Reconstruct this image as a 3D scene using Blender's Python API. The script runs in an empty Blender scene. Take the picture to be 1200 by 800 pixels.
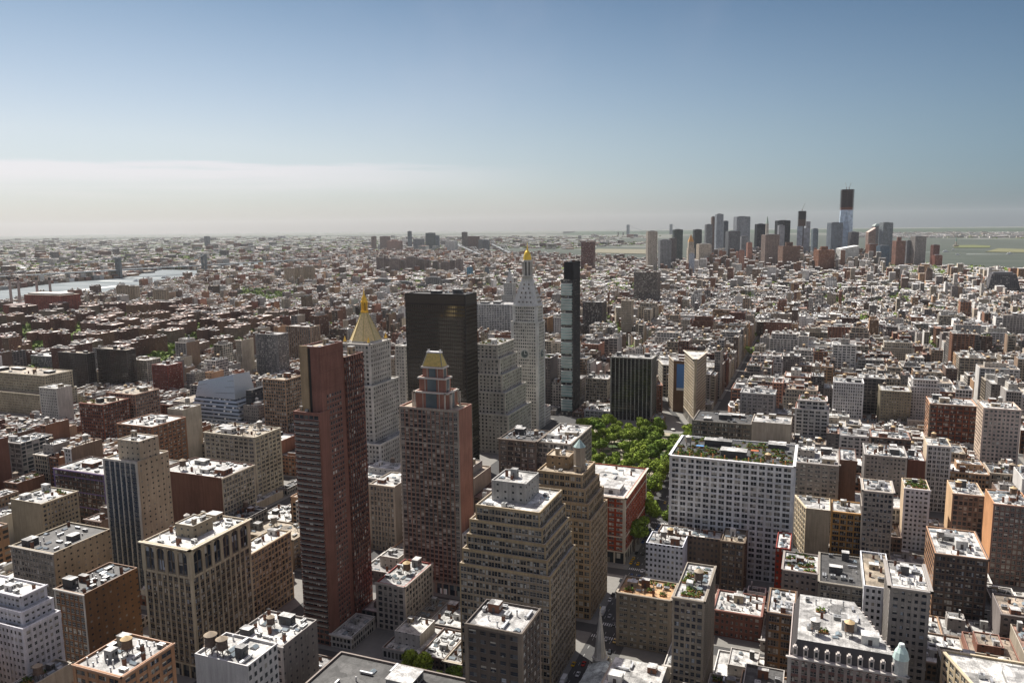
import bpy, math, random
import numpy as np
from mathutils import Vector

S = bpy.context.scene
COL = S.collection
R = math.radians

# ------------------------------------------------------------------ camera, world, sun, exposure
F0, HEAD, PITCH, ROLL, H = 920.0, 21.6, 8.42, 0.68, 233.0     # +Y runs down the avenues, +X to the west
cd = bpy.data.cameras.new('camera'); cam = bpy.data.objects.new('camera', cd); COL.objects.link(cam)
cd.sensor_width = 36.0; cd.lens = F0 / 1200 * 36; cd.clip_start = 1.0; cd.clip_end = 90000
cam.location = (0, 0, H)
t_, q_, r_ = R(HEAD), R(PITCH), R(ROLL)
fw = Vector((-math.sin(t_) * math.cos(q_), math.cos(t_) * math.cos(q_), -math.sin(q_)))
rt = Vector((math.cos(t_), math.sin(t_), 0)); up = rt.cross(fw)
rt2 = rt * math.cos(r_) - up * math.sin(r_) * -1 * -1
cr, sr = math.cos(r_), math.sin(r_)
rt2 = rt * cr - up * sr
up2 = rt * sr + up * cr
from mathutils import Matrix
cam.matrix_world = Matrix(((rt2.x, up2.x, -fw.x, 0), (rt2.y, up2.y, -fw.y, 0), (rt2.z, up2.z, -fw.z, H), (0, 0, 0, 1)))
S.camera = cam

SUN_AZ, SUN_EL = -57.0, 52.0        # azimuth from +Y (clockwise seen from above), elevation
wd = bpy.data.worlds.new('World'); S.world = wd; wd.use_nodes = True
nt = wd.node_tree; nt.nodes.clear()
def N(nt, typ, **k):
    n = nt.nodes.new(typ)
    for a, b in k.items():
        if a == 'op': n.operation = b
        elif a == 'ins':
            for i, v in b.items(): n.inputs[i].default_value = v
        else: setattr(n, a, b)
    return n
L = lambda nt, a, b: nt.links.new(a, b)
sky = N(nt, 'ShaderNodeTexSky', sky_type='NISHITA')
sky.sun_disc = False; sky.sun_elevation = R(SUN_EL); sky.sun_rotation = R(SUN_AZ)
sky.altitude = 100; sky.air_density = 1.0; sky.dust_density = 1.2; sky.ozone_density = 3.0
# a low bank of pale cloud along the horizon, breaking up towards the west
tc = N(nt, 'ShaderNodeTexCoord'); sx = N(nt, 'ShaderNodeSeparateXYZ'); L(nt, tc.outputs['Generated'], sx.inputs[0])
mp = N(nt, 'ShaderNodeMapping'); mp.inputs['Scale'].default_value = (5, 5, 90); L(nt, tc.outputs['Generated'], mp.inputs[0])
nz = N(nt, 'ShaderNodeTexNoise', ins={'Scale': 1.0, 'Detail': 7.0, 'Roughness': .6}); L(nt, mp.outputs[0], nz.inputs['Vector'])
def M(nt, op, a, b=None, c=None, clamp=False):
    n = nt.nodes.new('ShaderNodeMath'); n.operation = op; n.use_clamp = clamp
    for i, v in enumerate((a, b, c)):
        if v is None: continue
        if isinstance(v, (int, float)): n.inputs[i].default_value = v
        else: nt.links.new(v, n.inputs[i])
    return n.outputs[0]
def ramp(nt, v, a, b, lo=0.0, hi=1.0, smooth=True):
    n = nt.nodes.new('ShaderNodeMapRange'); n.interpolation_type = 'SMOOTHSTEP' if smooth else 'LINEAR'
    if isinstance(v, (int, float)): n.inputs[0].default_value = v
    else: nt.links.new(v, n.inputs[0])
    for i, x in enumerate((a, b, lo, hi)): n.inputs[i + 1].default_value = x
    return n.outputs[0]
z_ = sx.outputs[2]
zz = M(nt, 'ADD', z_, M(nt, 'MULTIPLY', M(nt, 'SUBTRACT', nz.outputs[0], .5), .034))
bank = M(nt, 'MULTIPLY', ramp(nt, zz, .0775, .069), ramp(nt, zz, .03, .07))
west = ramp(nt, M(nt, 'DIVIDE', sx.outputs[0], sx.outputs[1]), -.28, -.8)
bank = M(nt, 'MULTIPLY', M(nt, 'MULTIPLY', bank, west), .38)
nz2 = N(nt, 'ShaderNodeTexNoise', ins={'Scale': 2.2, 'Detail': 5.0, 'Roughness': .55}); L(nt, tc.outputs['Generated'], nz2.inputs['Vector'])
wisp = M(nt, 'MULTIPLY', ramp(nt, nz2.outputs[0], .45, .8), .12)
fac = M(nt, 'ADD', bank, wisp, clamp=True)
mx = N(nt, 'ShaderNodeMix', data_type='RGBA'); L(nt, fac, mx.inputs[0]); hs = N(nt, 'ShaderNodeHueSaturation'); hs.inputs['Saturation'].default_value = .72; L(nt, sky.outputs[0], hs.inputs['Color']); 
sunv = (math.sin(R(SUN_AZ)) * math.cos(R(SUN_EL)), math.cos(R(SUN_AZ)) * math.cos(R(SUN_EL)), math.sin(R(SUN_EL)))
dt = N(nt, 'ShaderNodeVectorMath', op='DOT_PRODUCT'); L(nt, tc.outputs['Generated'], dt.inputs[0]); dt.inputs[1].default_value = sunv
# sky graded to deepen off-sun and upward; overhead and north brightened as added fill
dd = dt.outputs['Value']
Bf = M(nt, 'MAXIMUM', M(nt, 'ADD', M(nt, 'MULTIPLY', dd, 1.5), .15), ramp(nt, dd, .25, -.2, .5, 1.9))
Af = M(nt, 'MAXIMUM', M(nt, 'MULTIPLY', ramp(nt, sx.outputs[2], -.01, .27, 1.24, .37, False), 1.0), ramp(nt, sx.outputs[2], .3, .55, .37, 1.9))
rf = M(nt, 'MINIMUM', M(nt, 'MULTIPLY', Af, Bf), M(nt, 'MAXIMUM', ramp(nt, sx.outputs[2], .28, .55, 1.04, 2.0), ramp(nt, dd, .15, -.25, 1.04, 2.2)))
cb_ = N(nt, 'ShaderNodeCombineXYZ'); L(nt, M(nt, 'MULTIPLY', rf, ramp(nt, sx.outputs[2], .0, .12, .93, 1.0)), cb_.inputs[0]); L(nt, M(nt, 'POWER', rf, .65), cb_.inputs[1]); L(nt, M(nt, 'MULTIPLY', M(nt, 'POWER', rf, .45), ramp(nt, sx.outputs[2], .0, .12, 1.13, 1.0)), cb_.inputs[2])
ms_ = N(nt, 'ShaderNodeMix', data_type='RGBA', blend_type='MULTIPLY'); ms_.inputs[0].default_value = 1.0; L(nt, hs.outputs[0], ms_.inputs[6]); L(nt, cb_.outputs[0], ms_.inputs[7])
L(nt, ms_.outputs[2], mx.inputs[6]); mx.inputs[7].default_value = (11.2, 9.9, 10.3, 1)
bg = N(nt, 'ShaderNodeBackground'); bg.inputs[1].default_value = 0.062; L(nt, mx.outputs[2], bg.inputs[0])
wo = N(nt, 'ShaderNodeOutputWorld'); L(nt, bg.outputs[0], wo.inputs[0])

sl = bpy.data.lights.new('sun', 'SUN'); sl.energy = 5.0; sl.angle = R(.5); sl.color = (1, .955, .88)
so = bpy.data.objects.new('sun', sl); COL.objects.link(so)
sd = Vector((math.sin(R(SUN_AZ)) * math.cos(R(SUN_EL)), math.cos(R(SUN_AZ)) * math.cos(R(SUN_EL)), math.sin(R(SUN_EL))))
so.rotation_euler = sd.to_track_quat('Z', 'Y').to_euler(); so.location = (0, 0, 900)
vs = S.view_settings; vs.view_transform = 'Standard'; vs.look = 'None'; vs.exposure = 0.58; vs.gamma = 1.0; vs.use_curve_mapping = False
S.cycles.max_bounces = 4; S.cycles.diffuse_bounces = 2; S.cycles.glossy_bounces = 2; S.cycles.volume_bounces = 0
S.cycles.transparent_max_bounces = 4; S.cycles.use_denoising = True
try: S.cycles.caustics_reflective = False; S.cycles.caustics_refractive = False
except Exception: pass

# ------------------------------------------------------------------ projection helpers (used to survey positions from the photograph)
FW, RT, UP = np.array(fw), np.array(rt), np.array(up)
def proj(X, Y, Z):
    v = np.array([X, Y, Z - H], dtype=float); d = v @ FW
    if d < 1: return None
    a = v @ RT / d * F0; c = -(v @ UP) / d * F0
    return 600 + a * cr + c * sr, 400 - a * sr + c * cr
def projn(P):
    v = np.asarray(P, float) - np.array([0, 0, H]); d = v @ FW; d = np.where(d < 1, np.nan, d)
    a = v @ RT / d * F0; c = -(v @ UP) / d * F0
    return np.stack([600 + a * cr + c * sr, 400 - a * sr + c * cr], -1)
def ray(px, py):
    a_, c_ = px - 600, py - 400
    a = a_ * cr - c_ * sr; c = a_ * sr + c_ * cr
    return FW + RT * a / F0 - UP * c / F0
def unp(px, py, z=0.0):
    d = ray(px, py); t = (z - H) / d[2]; return float(d[0] * t), float(d[1] * t)
def atY(px, py, Y):
    d = ray(px, py); t = Y / d[1]; return float(d[0] * t), float(H + d[2] * t)

# ------------------------------------------------------------------ materials
MAT = {}
def newmat(name):
    m = bpy.data.materials.new(name); m.use_nodes = True; MAT[name] = m
    nt = m.node_tree; b = nt.nodes['Principled BSDF']; return m, nt, b
def attr(nt, name):
    n = nt.nodes.new('ShaderNodeAttribute'); n.attribute_type = 'GEOMETRY'; n.attribute_name = name; return n
def mixc(nt, f, a, b, mode='MIX'):
    n = nt.nodes.new('ShaderNodeMix'); n.data_type = 'RGBA'; n.blend_type = mode
    for i, v in ((0, f), (6, a), (7, b)):
        if isinstance(v, (int, float)): n.inputs[i].default_value = v
        elif isinstance(v, tuple): n.inputs[i].default_value = (*v, 1) if len(v) == 3 else v
        else: nt.links.new(v, n.inputs[i])
    return n.outputs[2]
def noise(nt, scale, vec=None, detail=4, rough=.55, dim=(1, 1, 1)):
    n = N(nt, 'ShaderNodeTexNoise', ins={'Scale': scale, 'Detail': float(detail), 'Roughness': rough})
    if vec is not None:
        if dim != (1, 1, 1):
            m = N(nt, 'ShaderNodeMapping'); m.inputs['Scale'].default_value = dim; L(nt, vec, m.inputs[0]); vec = m.outputs[0]
        L(nt, vec, n.inputs['Vector'])
    return n.outputs[0]
def geo(nt): return nt.nodes.new('ShaderNodeNewGeometry')
def val3(nt, f):     # grey value -> colour multiplier
    c = nt.nodes.new('ShaderNodeCombineXYZ')
    for i in range(3): nt.links.new(f, c.inputs[i])
    return c.outputs[0]

def masonry(nt, P, col):
    big = ramp(nt, noise(nt, .05, P, 5, .6), .3, .7, .78, 1.12)
    streak = ramp(nt, noise(nt, 1.0, P, 4, .6, (.9, .9, .06)), .3, .75, .8, 1.1)
    fine = ramp(nt, noise(nt, 2.2, P, 2, .6), .2, .8, .88, 1.1)
    h = N(nt, 'ShaderNodeHueSaturation'); h.inputs['Saturation'].default_value = 1.14; L(nt, col, h.inputs['Color'])
    return mixc(nt, 1.0, h.outputs[0], val3(nt, M(nt, 'MULTIPLY', M(nt, 'MULTIPLY', big, streak), fine)), 'MULTIPLY')

m, nt, b = newmat('masonry')
g = geo(nt); L(nt, masonry(nt, g.outputs['Position'], attr(nt, 'Col').outputs['Color']), b.inputs['Base Color']); b.inputs['Roughness'].default_value = .85
b.inputs['Specular IOR Level'].default_value = .25

def hashcell(nt, vec):
    w = N(nt, 'ShaderNodeTexWhiteNoise', noise_dimensions='3D'); L(nt, vec, w.inputs['Vector']); return w.outputs['Value']

# masonry with rows of windows too small in the picture to be separate (far and side walls)
m, nt, b = newmat('far_facade')
g = geo(nt); P = g.outputs['Position']; Nn = g.outputs['True Normal']
cp = N(nt, 'ShaderNodeVectorMath', op='CROSS_PRODUCT'); L(nt, Nn, cp.inputs[0]); cp.inputs[1].default_value = (0, 0, 1)
dp = N(nt, 'ShaderNodeVectorMath', op='DOT_PRODUCT'); L(nt, P, dp.inputs[0]); L(nt, cp.outputs[0], dp.inputs[1])
sp = N(nt, 'ShaderNodeSeparateXYZ'); L(nt, P, sp.inputs[0]); sn = N(nt, 'ShaderNodeSeparateXYZ'); L(nt, Nn, sn.inputs[0])
pa = attr(nt, 'Par'); ps = N(nt, 'ShaderNodeSeparateColor'); L(nt, pa.outputs['Color'], ps.inputs[0])
u = M(nt, 'DIVIDE', dp.outputs['Value'], M(nt, 'MULTIPLY', ps.outputs[0], 10.0)); v = M(nt, 'DIVIDE', sp.outputs[2], 3.5)
fx = M(nt, 'ABSOLUTE', M(nt, 'SUBTRACT', M(nt, 'FRACT', u), .5)); fz = M(nt, 'ABSOLUTE', M(nt, 'SUBTRACT', M(nt, 'FRACT', v), .5))
wx = M(nt, 'LESS_THAN', fx, M(nt, 'MULTIPLY', ps.outputs[1], .5)); wz = M(nt, 'LESS_THAN', fz, M(nt, 'MULTIPLY', ps.outputs[2], .5))
cc = N(nt, 'ShaderNodeCombineXYZ'); L(nt, M(nt, 'FLOOR', u), cc.inputs[0]); L(nt, M(nt, 'FLOOR', v), cc.inputs[1]); L(nt, M(nt, 'ROUND', M(nt, 'MULTIPLY', sn.outputs[0], 3.0)), cc.inputs[2])
hr = hashcell(nt, cc.outputs[0])
win = M(nt, 'MULTIPLY', M(nt, 'MULTIPLY', wx, wz), M(nt, 'LESS_THAN', M(nt, 'ABSOLUTE', sn.outputs[2]), .4))
win = M(nt, 'MULTIPLY', win, M(nt, 'LESS_THAN', hr, .96))
wall = masonry(nt, P, attr(nt, 'Col').outputs['Color'])
blind = M(nt, 'GREATER_THAN', hr, .84)
pane = mixc(nt, blind, mixc(nt, hr, (.015, .019, .024), (.05, .06, .068)), (.26, .25, .22))
L(nt, mixc(nt, win, wall, pane), b.inputs['Base Color'])
L(nt, ramp(nt, win, 0, 1, .85, .15, False), b.inputs['Roughness']); L(nt, ramp(nt, win, 0, 1, .15, .2, False), b.inputs['Specular IOR Level'])

m, nt, b = newmat('roofing')
g = geo(nt); P = g.outputs['Position']
vo = N(nt, 'ShaderNodeTexVoronoi', feature='F1', distance='CHEBYCHEV', ins={'Scale': .11}); L(nt, P, vo.inputs['Vector'])
sv = N(nt, 'ShaderNodeSeparateColor'); L(nt, vo.outputs['Color'], sv.inputs[0])
patch = M(nt, 'MULTIPLY', ramp(nt, sv.outputs[0], 0, 1, .62, 1.1, False), ramp(nt, sv.outputs[1], .13, .14, .42, 1.0, False))
st = ramp(nt, noise(nt, .2, P, 7, .7), .36, .60, .46, 1.08)
fine = ramp(nt, noise(nt, 1.6, P, 3, .7), .25, .75, .75, 1.1)
s2 = N(nt, 'ShaderNodeSeparateXYZ'); L(nt, P, s2.inputs[0])
seam = M(nt, 'MAXIMUM', M(nt, 'LESS_THAN', M(nt, 'FRACT', M(nt, 'MULTIPLY', s2.outputs[0], .37)), .09), M(nt, 'MULTIPLY', M(nt, 'LESS_THAN', M(nt, 'FRACT', M(nt, 'MULTIPLY', s2.outputs[1], .085)), .035), 1.0))
fine = M(nt, 'MULTIPLY', fine, ramp(nt, seam, 0, 1, 1, .78, False))
L(nt, mixc(nt, 1.0, attr(nt, 'Col').outputs['Color'], val3(nt, M(nt, 'MULTIPLY', M(nt, 'MULTIPLY', patch, st), fine)), 'MULTIPLY'), b.inputs['Base Color'])
b.inputs['Roughness'].default_value = .7

m, nt, b = newmat('window_glass')
g = geo(nt); P = g.outputs['Position']
sc_ = N(nt, 'ShaderNodeVectorMath', op='MULTIPLY'); L(nt, P, sc_.inputs[0]); sc_.inputs[1].default_value = (.41, .41, .27)
fl = N(nt, 'ShaderNodeVectorMath', op='FLOOR'); L(nt, sc_.outputs[0], fl.inputs[0])
oi = nt.nodes.new('ShaderNodeObjectInfo')
hr = M(nt, 'FRACT', M(nt, 'ADD', hashcell(nt, fl.outputs[0]), oi.outputs['Random']))
pane = mixc(nt, hr, (.010, .013, .017), (.045, .055, .065))
pane = mixc(nt, M(nt, 'GREATER_THAN', hr, .76), pane, (.13, .125, .11))
pane = mixc(nt, M(nt, 'GREATER_THAN', hr, .925), pane, (.42, .41, .37))
L(nt, mixc(nt, 1.0, pane, attr(nt, 'Col').outputs['Color'], 'MULTIPLY'), b.inputs['Base Color'])
b.inputs['Roughness'].default_value = .1; b.inputs['Specular IOR Level'].default_value = .22
bp = N(nt, 'ShaderNodeBump', ins={'Strength': .25, 'Distance': .05}); L(nt, noise(nt, .9, P, 2), bp.inputs['Height']); L(nt, bp.outputs[0], b.inputs['Normal'])

def plain(name, rough=.6, metal=0.0, var=.12, scale=1.5, spec=.4):
    m, nt, b = newmat(name)
    g = geo(nt); f = ramp(nt, noise(nt, scale, g.outputs['Position'], 4), .25, .75, 1 - var, 1 + var)
    L(nt, mixc(nt, 1.0, attr(nt, 'Col').outputs['Color'], val3(nt, f), 'MULTIPLY'), b.inputs['Base Color'])
    b.inputs['Roughness'].default_value = rough; b.inputs['Metallic'].default_value = metal; b.inputs['Specular IOR Level'].default_value = spec
plain('painted'); plain('metal', .45, .6); plain('gilding', .4, .45, .18, .8); plain('curtain_glass', .08, .0, .3, .06, .9); plain('timber', .85, 0, .3, 1.1); plain('car_paint', .25, 0, .03, 1, .6)
plain('leaf', .8, 0, .35, .35, .2)
m = MAT['leaf']; nt = m.node_tree; b = nt.nodes['Principled BSDF']; c_ = b.inputs['Base Color'].links[0].from_socket; oi = nt.nodes.new('ShaderNodeObjectInfo'); L(nt, mixc(nt, 1.0, c_, mixc(nt, oi.outputs['Random'], (.62, .7, .6), (1.4, 1.25, 1.0)), 'MULTIPLY'), b.inputs['Base Color'])

m, nt, b = newmat('water')
g = geo(nt); P = g.outputs['Position']
w = M(nt, 'ADD', noise(nt, .02, P, 6, .7), M(nt, 'MULTIPLY', noise(nt, .0022, P, 4, .6, (1, 3, 1)), .7))
bp = N(nt, 'ShaderNodeBump', ins={'Strength': .5, 'Distance': 3.0}); L(nt, w, bp.inputs['Height']); L(nt, bp.outputs[0], b.inputs['Normal'])
L(nt, mixc(nt, ramp(nt, noise(nt, .0016, P, 4, .6, (1, 4, 1)), .35, .65), (.055, .067, .055), (.078, .09, .076)), b.inputs['Base Color']); b.inputs['Roughness'].default_value = .85; b.inputs['Specular IOR Level'].default_value = .08
m, nt, b = newmat('bright_water')  # river: pale sky reflection put into the base colour
g = geo(nt); P = g.outputs['Position']
L(nt, mixc(nt, ramp(nt, noise(nt, .003, P, 5, .7, (1, 3, 1)), .35, .65), (.10, .125, .135), (.17, .195, .205)), b.inputs['Base Color']); b.inputs['Roughness'].default_value = .7; b.inputs['Specular IOR Level'].default_value = .15

m, nt, b = newmat('asphalt')
g = geo(nt); P = g.outputs['Position']; sp = N(nt, 'ShaderNodeSeparateXYZ'); L(nt, P, sp.inputs[0])
near = mixc(nt, noise(nt, .15, P, 6, .7), (.035, .036, .038), (.075, .073, .07))
vo = N(nt, 'ShaderNodeTexVoronoi', feature='F1', ins={'Scale': .03}); L(nt, P, vo.inputs['Vector'])
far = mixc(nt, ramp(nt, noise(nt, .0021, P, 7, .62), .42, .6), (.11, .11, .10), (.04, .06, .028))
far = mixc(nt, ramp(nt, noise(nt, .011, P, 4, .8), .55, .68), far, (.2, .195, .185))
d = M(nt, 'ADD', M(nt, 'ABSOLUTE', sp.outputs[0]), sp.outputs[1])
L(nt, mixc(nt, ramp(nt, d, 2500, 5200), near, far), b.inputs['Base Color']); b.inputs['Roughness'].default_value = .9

m, nt, b = newmat('paving')
g = geo(nt); P = g.outputs['Position']
L(nt, mixc(nt, noise(nt, .35, P, 5, .7), (.13, .125, .115), (.24, .23, .21)), b.inputs['Base Color']); b.inputs['Roughness'].default_value = .85
m, nt, b = newmat('lawn')
g = geo(nt); P = g.outputs['Position']
L(nt, mixc(nt, ramp(nt, noise(nt, .06, P, 5, .6), .48, .56), (.05, .085, .022), (.32, .28, .21)), b.inputs['Base Color']); b.inputs['Roughness'].default_value = .95

# ------------------------------------------------------------------ mesh builder
class MB:
    def __init__(s): s.v = []; s.f = []; s.m = []; s.c = []; s.p = []
    def face(s, pts, mat, col, par=(.3, .5, .5)):
        i = len(s.v); s.v.extend(pts); s.f.append(tuple(range(i, i + len(pts)))); s.m.append(mat); s.c.append(col); s.p.append(par)
    def obox(s, o, u, n, a0, a1, d0, d1, z0, z1, mat, col, par=(.3, .5, .5), bottom=False, back=False):
        def q(a, d, z): return (o[0] + u[0] * a + n[0] * d, o[1] + u[1] * a + n[1] * d, z)
        A, B, C, D = q(a0, d1, z0), q(a1, d1, z0), q(a1, d1, z1), q(a0, d1, z1)
        E, F_, G, H_ = q(a0, d0, z0), q(a1, d0, z0), q(a1, d0, z1), q(a0, d0, z1)
        s.face([A, B, C, D], mat, col, par); s.face([D, C, G, H_], mat, col, par)
        s.face([E, A, D, H_], mat, col, par); s.face([B, F_, G, C], mat, col, par)
        if bottom: s.face([E, F_, B, A], mat, col, par)
        if back: s.face([F_, E, H_, G], mat, col, par)
    def box(s, x0, x1, y0, y1, z0, z1, mat, col, par=(.3, .5, .5), bottom=False, topmat=None, topcol=None):
        s.face([(x0, y0, z0), (x1, y0, z0), (x1, y0, z1), (x0, y0, z1)], mat, col, par)
        s.face([(x1, y0, z0), (x1, y1, z0), (x1, y1, z1), (x1, y0, z1)], mat, col, par)
        s.face([(x1, y1, z0), (x0, y1, z0), (x0, y1, z1), (x1, y1, z1)], mat, col, par)
        s.face([(x0, y1, z0), (x0, y0, z0), (x0, y0, z1), (x0, y1, z1)], mat, col, par)
        s.face([(x0, y0, z1), (x1, y0, z1), (x1, y1, z1), (x0, y1, z1)], topmat or mat, topcol or col, par)
        if bottom: s.face([(x0, y1, z0), (x1, y1, z0), (x1, y0, z0), (x0, y0, z0)], mat, col, par)
    def loft(s, P0, z0, P1, z1, mat, col, cap=True, par=(.3, .5, .5), bottom=False):
        n = len(P0)
        for i in range(n):
            j = (i + 1) % n
            s.face([(*P0[i], z0), (*P0[j], z0), (*P1[j], z1), (*P1[i], z1)], mat, col, par)
        if cap: s.face([(*p, z1) for p in P1], mat, col, par)
        if bottom: s.face([(*p, z0) for p in P0[::-1]], mat, col, par)
    def cyl(s, x, y, r0, r1, z0, z1, n, mat, col, cap=True, ph=0.0, bottom=False):
        c = lambda r: [(x + r * math.cos(ph + 2 * math.pi * k / n), y + r * math.sin(ph + 2 * math.pi * k / n)) for k in range(n)]
        s.loft(c(r0), z0, c(max(r1, .01)), z1, mat, col, cap, bottom=bottom)
    def bar(s, a, b, w, mat, col):
        a, b = Vector(a), Vector(b); d = (b - a); 
        if d.length < 1e-6: return
        d.normalize(); n1 = d.cross(Vector((0, 0, 1)) if abs(d.z) < .95 else Vector((1, 0, 0))).normalized() * w; n2 = d.cross(n1).normalized() * w
        c = [n1 + n2, n2 - n1, -n1 - n2, n1 - n2]
        for i in range(4):
            j = (i + 1) % 4
            s.face([tuple(a + c[i]), tuple(b + c[i]), tuple(b + c[j]), tuple(a + c[j])], mat, col)
    def mesh(s, name, off=(0, 0, 0)):
        mats = sorted(set(s.m)); idx = {k: i for i, k in enumerate(mats)}
        me = bpy.data.meshes.new(name)
        nv, nf = len(s.v), len(s.f)
        co = (np.array(s.v, dtype=np.float64).reshape(-1, 3) - np.array(off)).astype(np.float32)
        ln = np.fromiter((len(f) for f in s.f), np.int32, nf)
        me.vertices.add(nv); me.vertices.foreach_set('co', co.ravel())
        tot = int(ln.sum()); me.loops.add(tot)
        me.loops.foreach_set('vertex_index', np.concatenate([np.array(f, np.int32) for f in s.f]) if nf < 3000 else np.fromiter((i for f in s.f for i in f), np.int32, tot))
        me.polygons.add(nf); st = np.zeros(nf, np.int32); st[1:] = np.cumsum(ln)[:-1]
        me.polygons.foreach_set('loop_start', st); me.polygons.foreach_set('material_index', np.fromiter((idx[k] for k in s.m), np.int32, nf))
        for k in mats: me.materials.append(MAT[k])
        me.update(calc_edges=True)
        for nm, src in (('Col', s.c), ('Par', s.p)):
            a = me.attributes.new(nm, 'FLOAT_COLOR', 'FACE'); arr = np.ones((nf, 4), np.float32); arr[:, :3] = np.array(src, np.float32)[:, :3]; a.data.foreach_set('color', arr.ravel())
        return me
    def build(s, name, parent=None):
        if not s.f: return None
        off = tuple(parent_world(parent)) if parent else (0, 0, 0)
        o = bpy.data.objects.new(name, s.mesh(name, off)); COL.objects.link(o)
        if parent: o.parent = parent
        return o
def parent_world(o):
    v = Vector((0, 0, 0))
    while o is not None: v += o.location; o = o.parent
    return v
def tag(o, label=None, cat=None, group=None, kind=None):
    for k, v in (('label', label), ('category', cat), ('group', group), ('kind', kind)):
        if v: o[k] = v
    return o
def thing(name, loc, label, cat, group=None):
    o = bpy.data.objects.new(name, None); COL.objects.link(o); o.location = loc; o.empty_display_size = 1
    return tag(o, label, cat, group)
def sh(c, f): return tuple(min(1, x * f) for x in c)

def edges(poly):
    n = len(poly); out = []
    for i in range(n):
        a, b = poly[i], poly[(i + 1) % n]; dx, dy = b[0] - a[0], b[1] - a[1]; l = math.hypot(dx, dy)
        u = (dx / l, dy / l); out.append((a, u, (u[1], -u[0]), l))
    return out
def inset(poly, d):
    E = edges(poly); n = len(poly); out = []
    for i in range(n):
        (a, u, nn, l), (b, w, mm, k) = E[i - 1], E[i]
        p = (poly[i][0], poly[i][1]); c = nn[0] * mm[0] + nn[1] * mm[1]; f = d / (1 + c) if 1 + c > .1 else d
        out.append((p[0] - (nn[0] + mm[0]) * f, p[1] - (nn[1] + mm[1]) * f))
    return out
def rect(x0, x1, y0, y1): return [(x0, y0), (x1, y0), (x1, y1), (x0, y1)]
# ------------------------------------------------------------------ shared meshes for windows and roof furniture
PROTO = {}
def proto(key, f):
    if key not in PROTO:
        mb = MB(); f(mb); PROTO[key] = mb.mesh(key)
    return PROTO[key]
def put(name, me, parent, loc, scale=(1, 1, 1), rz=0.0):
    o = bpy.data.objects.new(name, me); COL.objects.link(o); o.parent = parent
    o.location = Vector(loc) - parent_world(parent); o.scale = scale; o.rotation_euler[2] = rz
    return o
def f_window(kind, blind=0.0):
    # unit window seen from -Y: pane, frame, meeting rail, sill
    def f(mb):
        fr = ((.16, .16, .16), (.42, .41, .38), (.09, .08, .07), (.02, .017, .014), (.3, .3, .3), (.1, .08, .06))[kind]
        mb.face([(-.5, 0, -.5), (.5, 0, -.5), (.5, 0, .5), (-.5, 0, .5)], 'painted' if kind == 5 else 'curtain_glass' if kind > 2 else 'window_glass', ((1, 1, 1), (1.2, 1.2, 1.2), (.7, .8, 1), (.022, .017, .012), (.04, .06, .085), (.04, .033, .028))[kind])
        o, u, n = (0, 0), (1, 0), (0, -1)
        for a0, a1, z0, z1 in ((-.5, -.45, -.5, .5), (.45, .5, -.5, .5), (-.45, .45, .45, .5), (-.45, .45, -.5, -.45), (-.45, .45, -.03, .02)):
            mb.obox(o, u, n, a0, a1, 0, .05, z0, z1, 'painted', fr)
        mb.obox(o, u, n, -.53, .53, 0, .16, -.55, -.5, 'painted', (.4, .38, .34))
        if blind: mb.face([(-.44, -.015, .44 - blind * .88), (.44, -.015, .44 - blind * .88), (.44, -.015, .44), (-.44, -.015, .44)], 'painted', (.42, .40, .35) if blind < .5 else (.3, .28, .24))
        if kind == 1: mb.obox(o, u, n, -.02, .02, 0, .045, -.45, .45, 'painted', fr)
    return f
def f_box(c, top=None, door=True):
    def f(mb):
        mb.box(-.5, .5, -.5, .5, 0, .96, 'masonry', c, topmat='roofing', topcol=top or (.5, .49, .47))
        mb.box(-.53, .53, -.53, .53, .96, 1.0, 'painted', sh(c, 1.2), topmat='roofing', topcol=top or (.6, .59, .57))
        if door:
            mb.obox((0, -.5), (1, 0), (0, -1), -.12, .12, 0, .02, 0, .6, 'painted', (.07, .06, .06))
            mb.obox((.5, 0), (0, 1), (1, 0), -.3, -.05, 0, .02, .35, .7, 'window_glass', (1, 1, 1))
            mb.obox((.5, 0), (0, 1), (1, 0), .1, .35, 0, .02, .35, .7, 'window_glass', (1, 1, 1))
    return f
def f_barrel(c):
    def f(mb):
        mb.cyl(0, 0, 2.0, 1.9, 3.0, 6.6, 14, 'timber', c)
        for z in (3.4, 4.2, 5.0, 5.8): mb.cyl(0, 0, 2.06, 2.05, z, z + .12, 14, 'metal', (.12, .11, .1))
    return f
def f_cap(c):
    def f(mb): mb.cyl(0, 0, 2.25, .1, 6.6, 7.9, 14, 'painted', c, bottom=True)
    return f
def f_stand(mb):
    for x in (-1.3, 1.3):
        for y in (-1.3, 1.3): mb.bar((x, y, 0), (x, y, 3), .12, 'metal', (.12, .1, .09))
    for a, b in (((-1.3, -1.3), (1.3, -1.3)), ((1.3, -1.3), (1.3, 1.3)), ((1.3, 1.3), (-1.3, 1.3)), ((-1.3, 1.3), (-1.3, -1.3))):
        mb.bar((*a, .2), (*b, 2.8), .06, 'metal', (.12, .1, .09)); mb.bar((*a, 2.85), (*b, 2.85), .12, 'metal', (.12, .1, .09))
    mb.box(-1.9, 1.9, -1.9, 1.9, 2.9, 3.0, 'timber', (.15, .1, .07), bottom=True)
def f_hvac(mb):
    mb.box(-.5, .5, -.5, .5, .12, .9, 'metal', (.42, .43, .43)); mb.cyl(-.2, 0, .2, .2, .9, 1.0, 10, 'metal', (.2, .2, .2)); mb.cyl(.25, 0, .2, .2, .9, 1.0, 10, 'metal', (.2, .2, .2))
    mb.obox((0, -.5), (1, 0), (0, -1), -.4, .4, 0, .03, .25, .75, 'metal', (.12, .12, .12))
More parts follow.
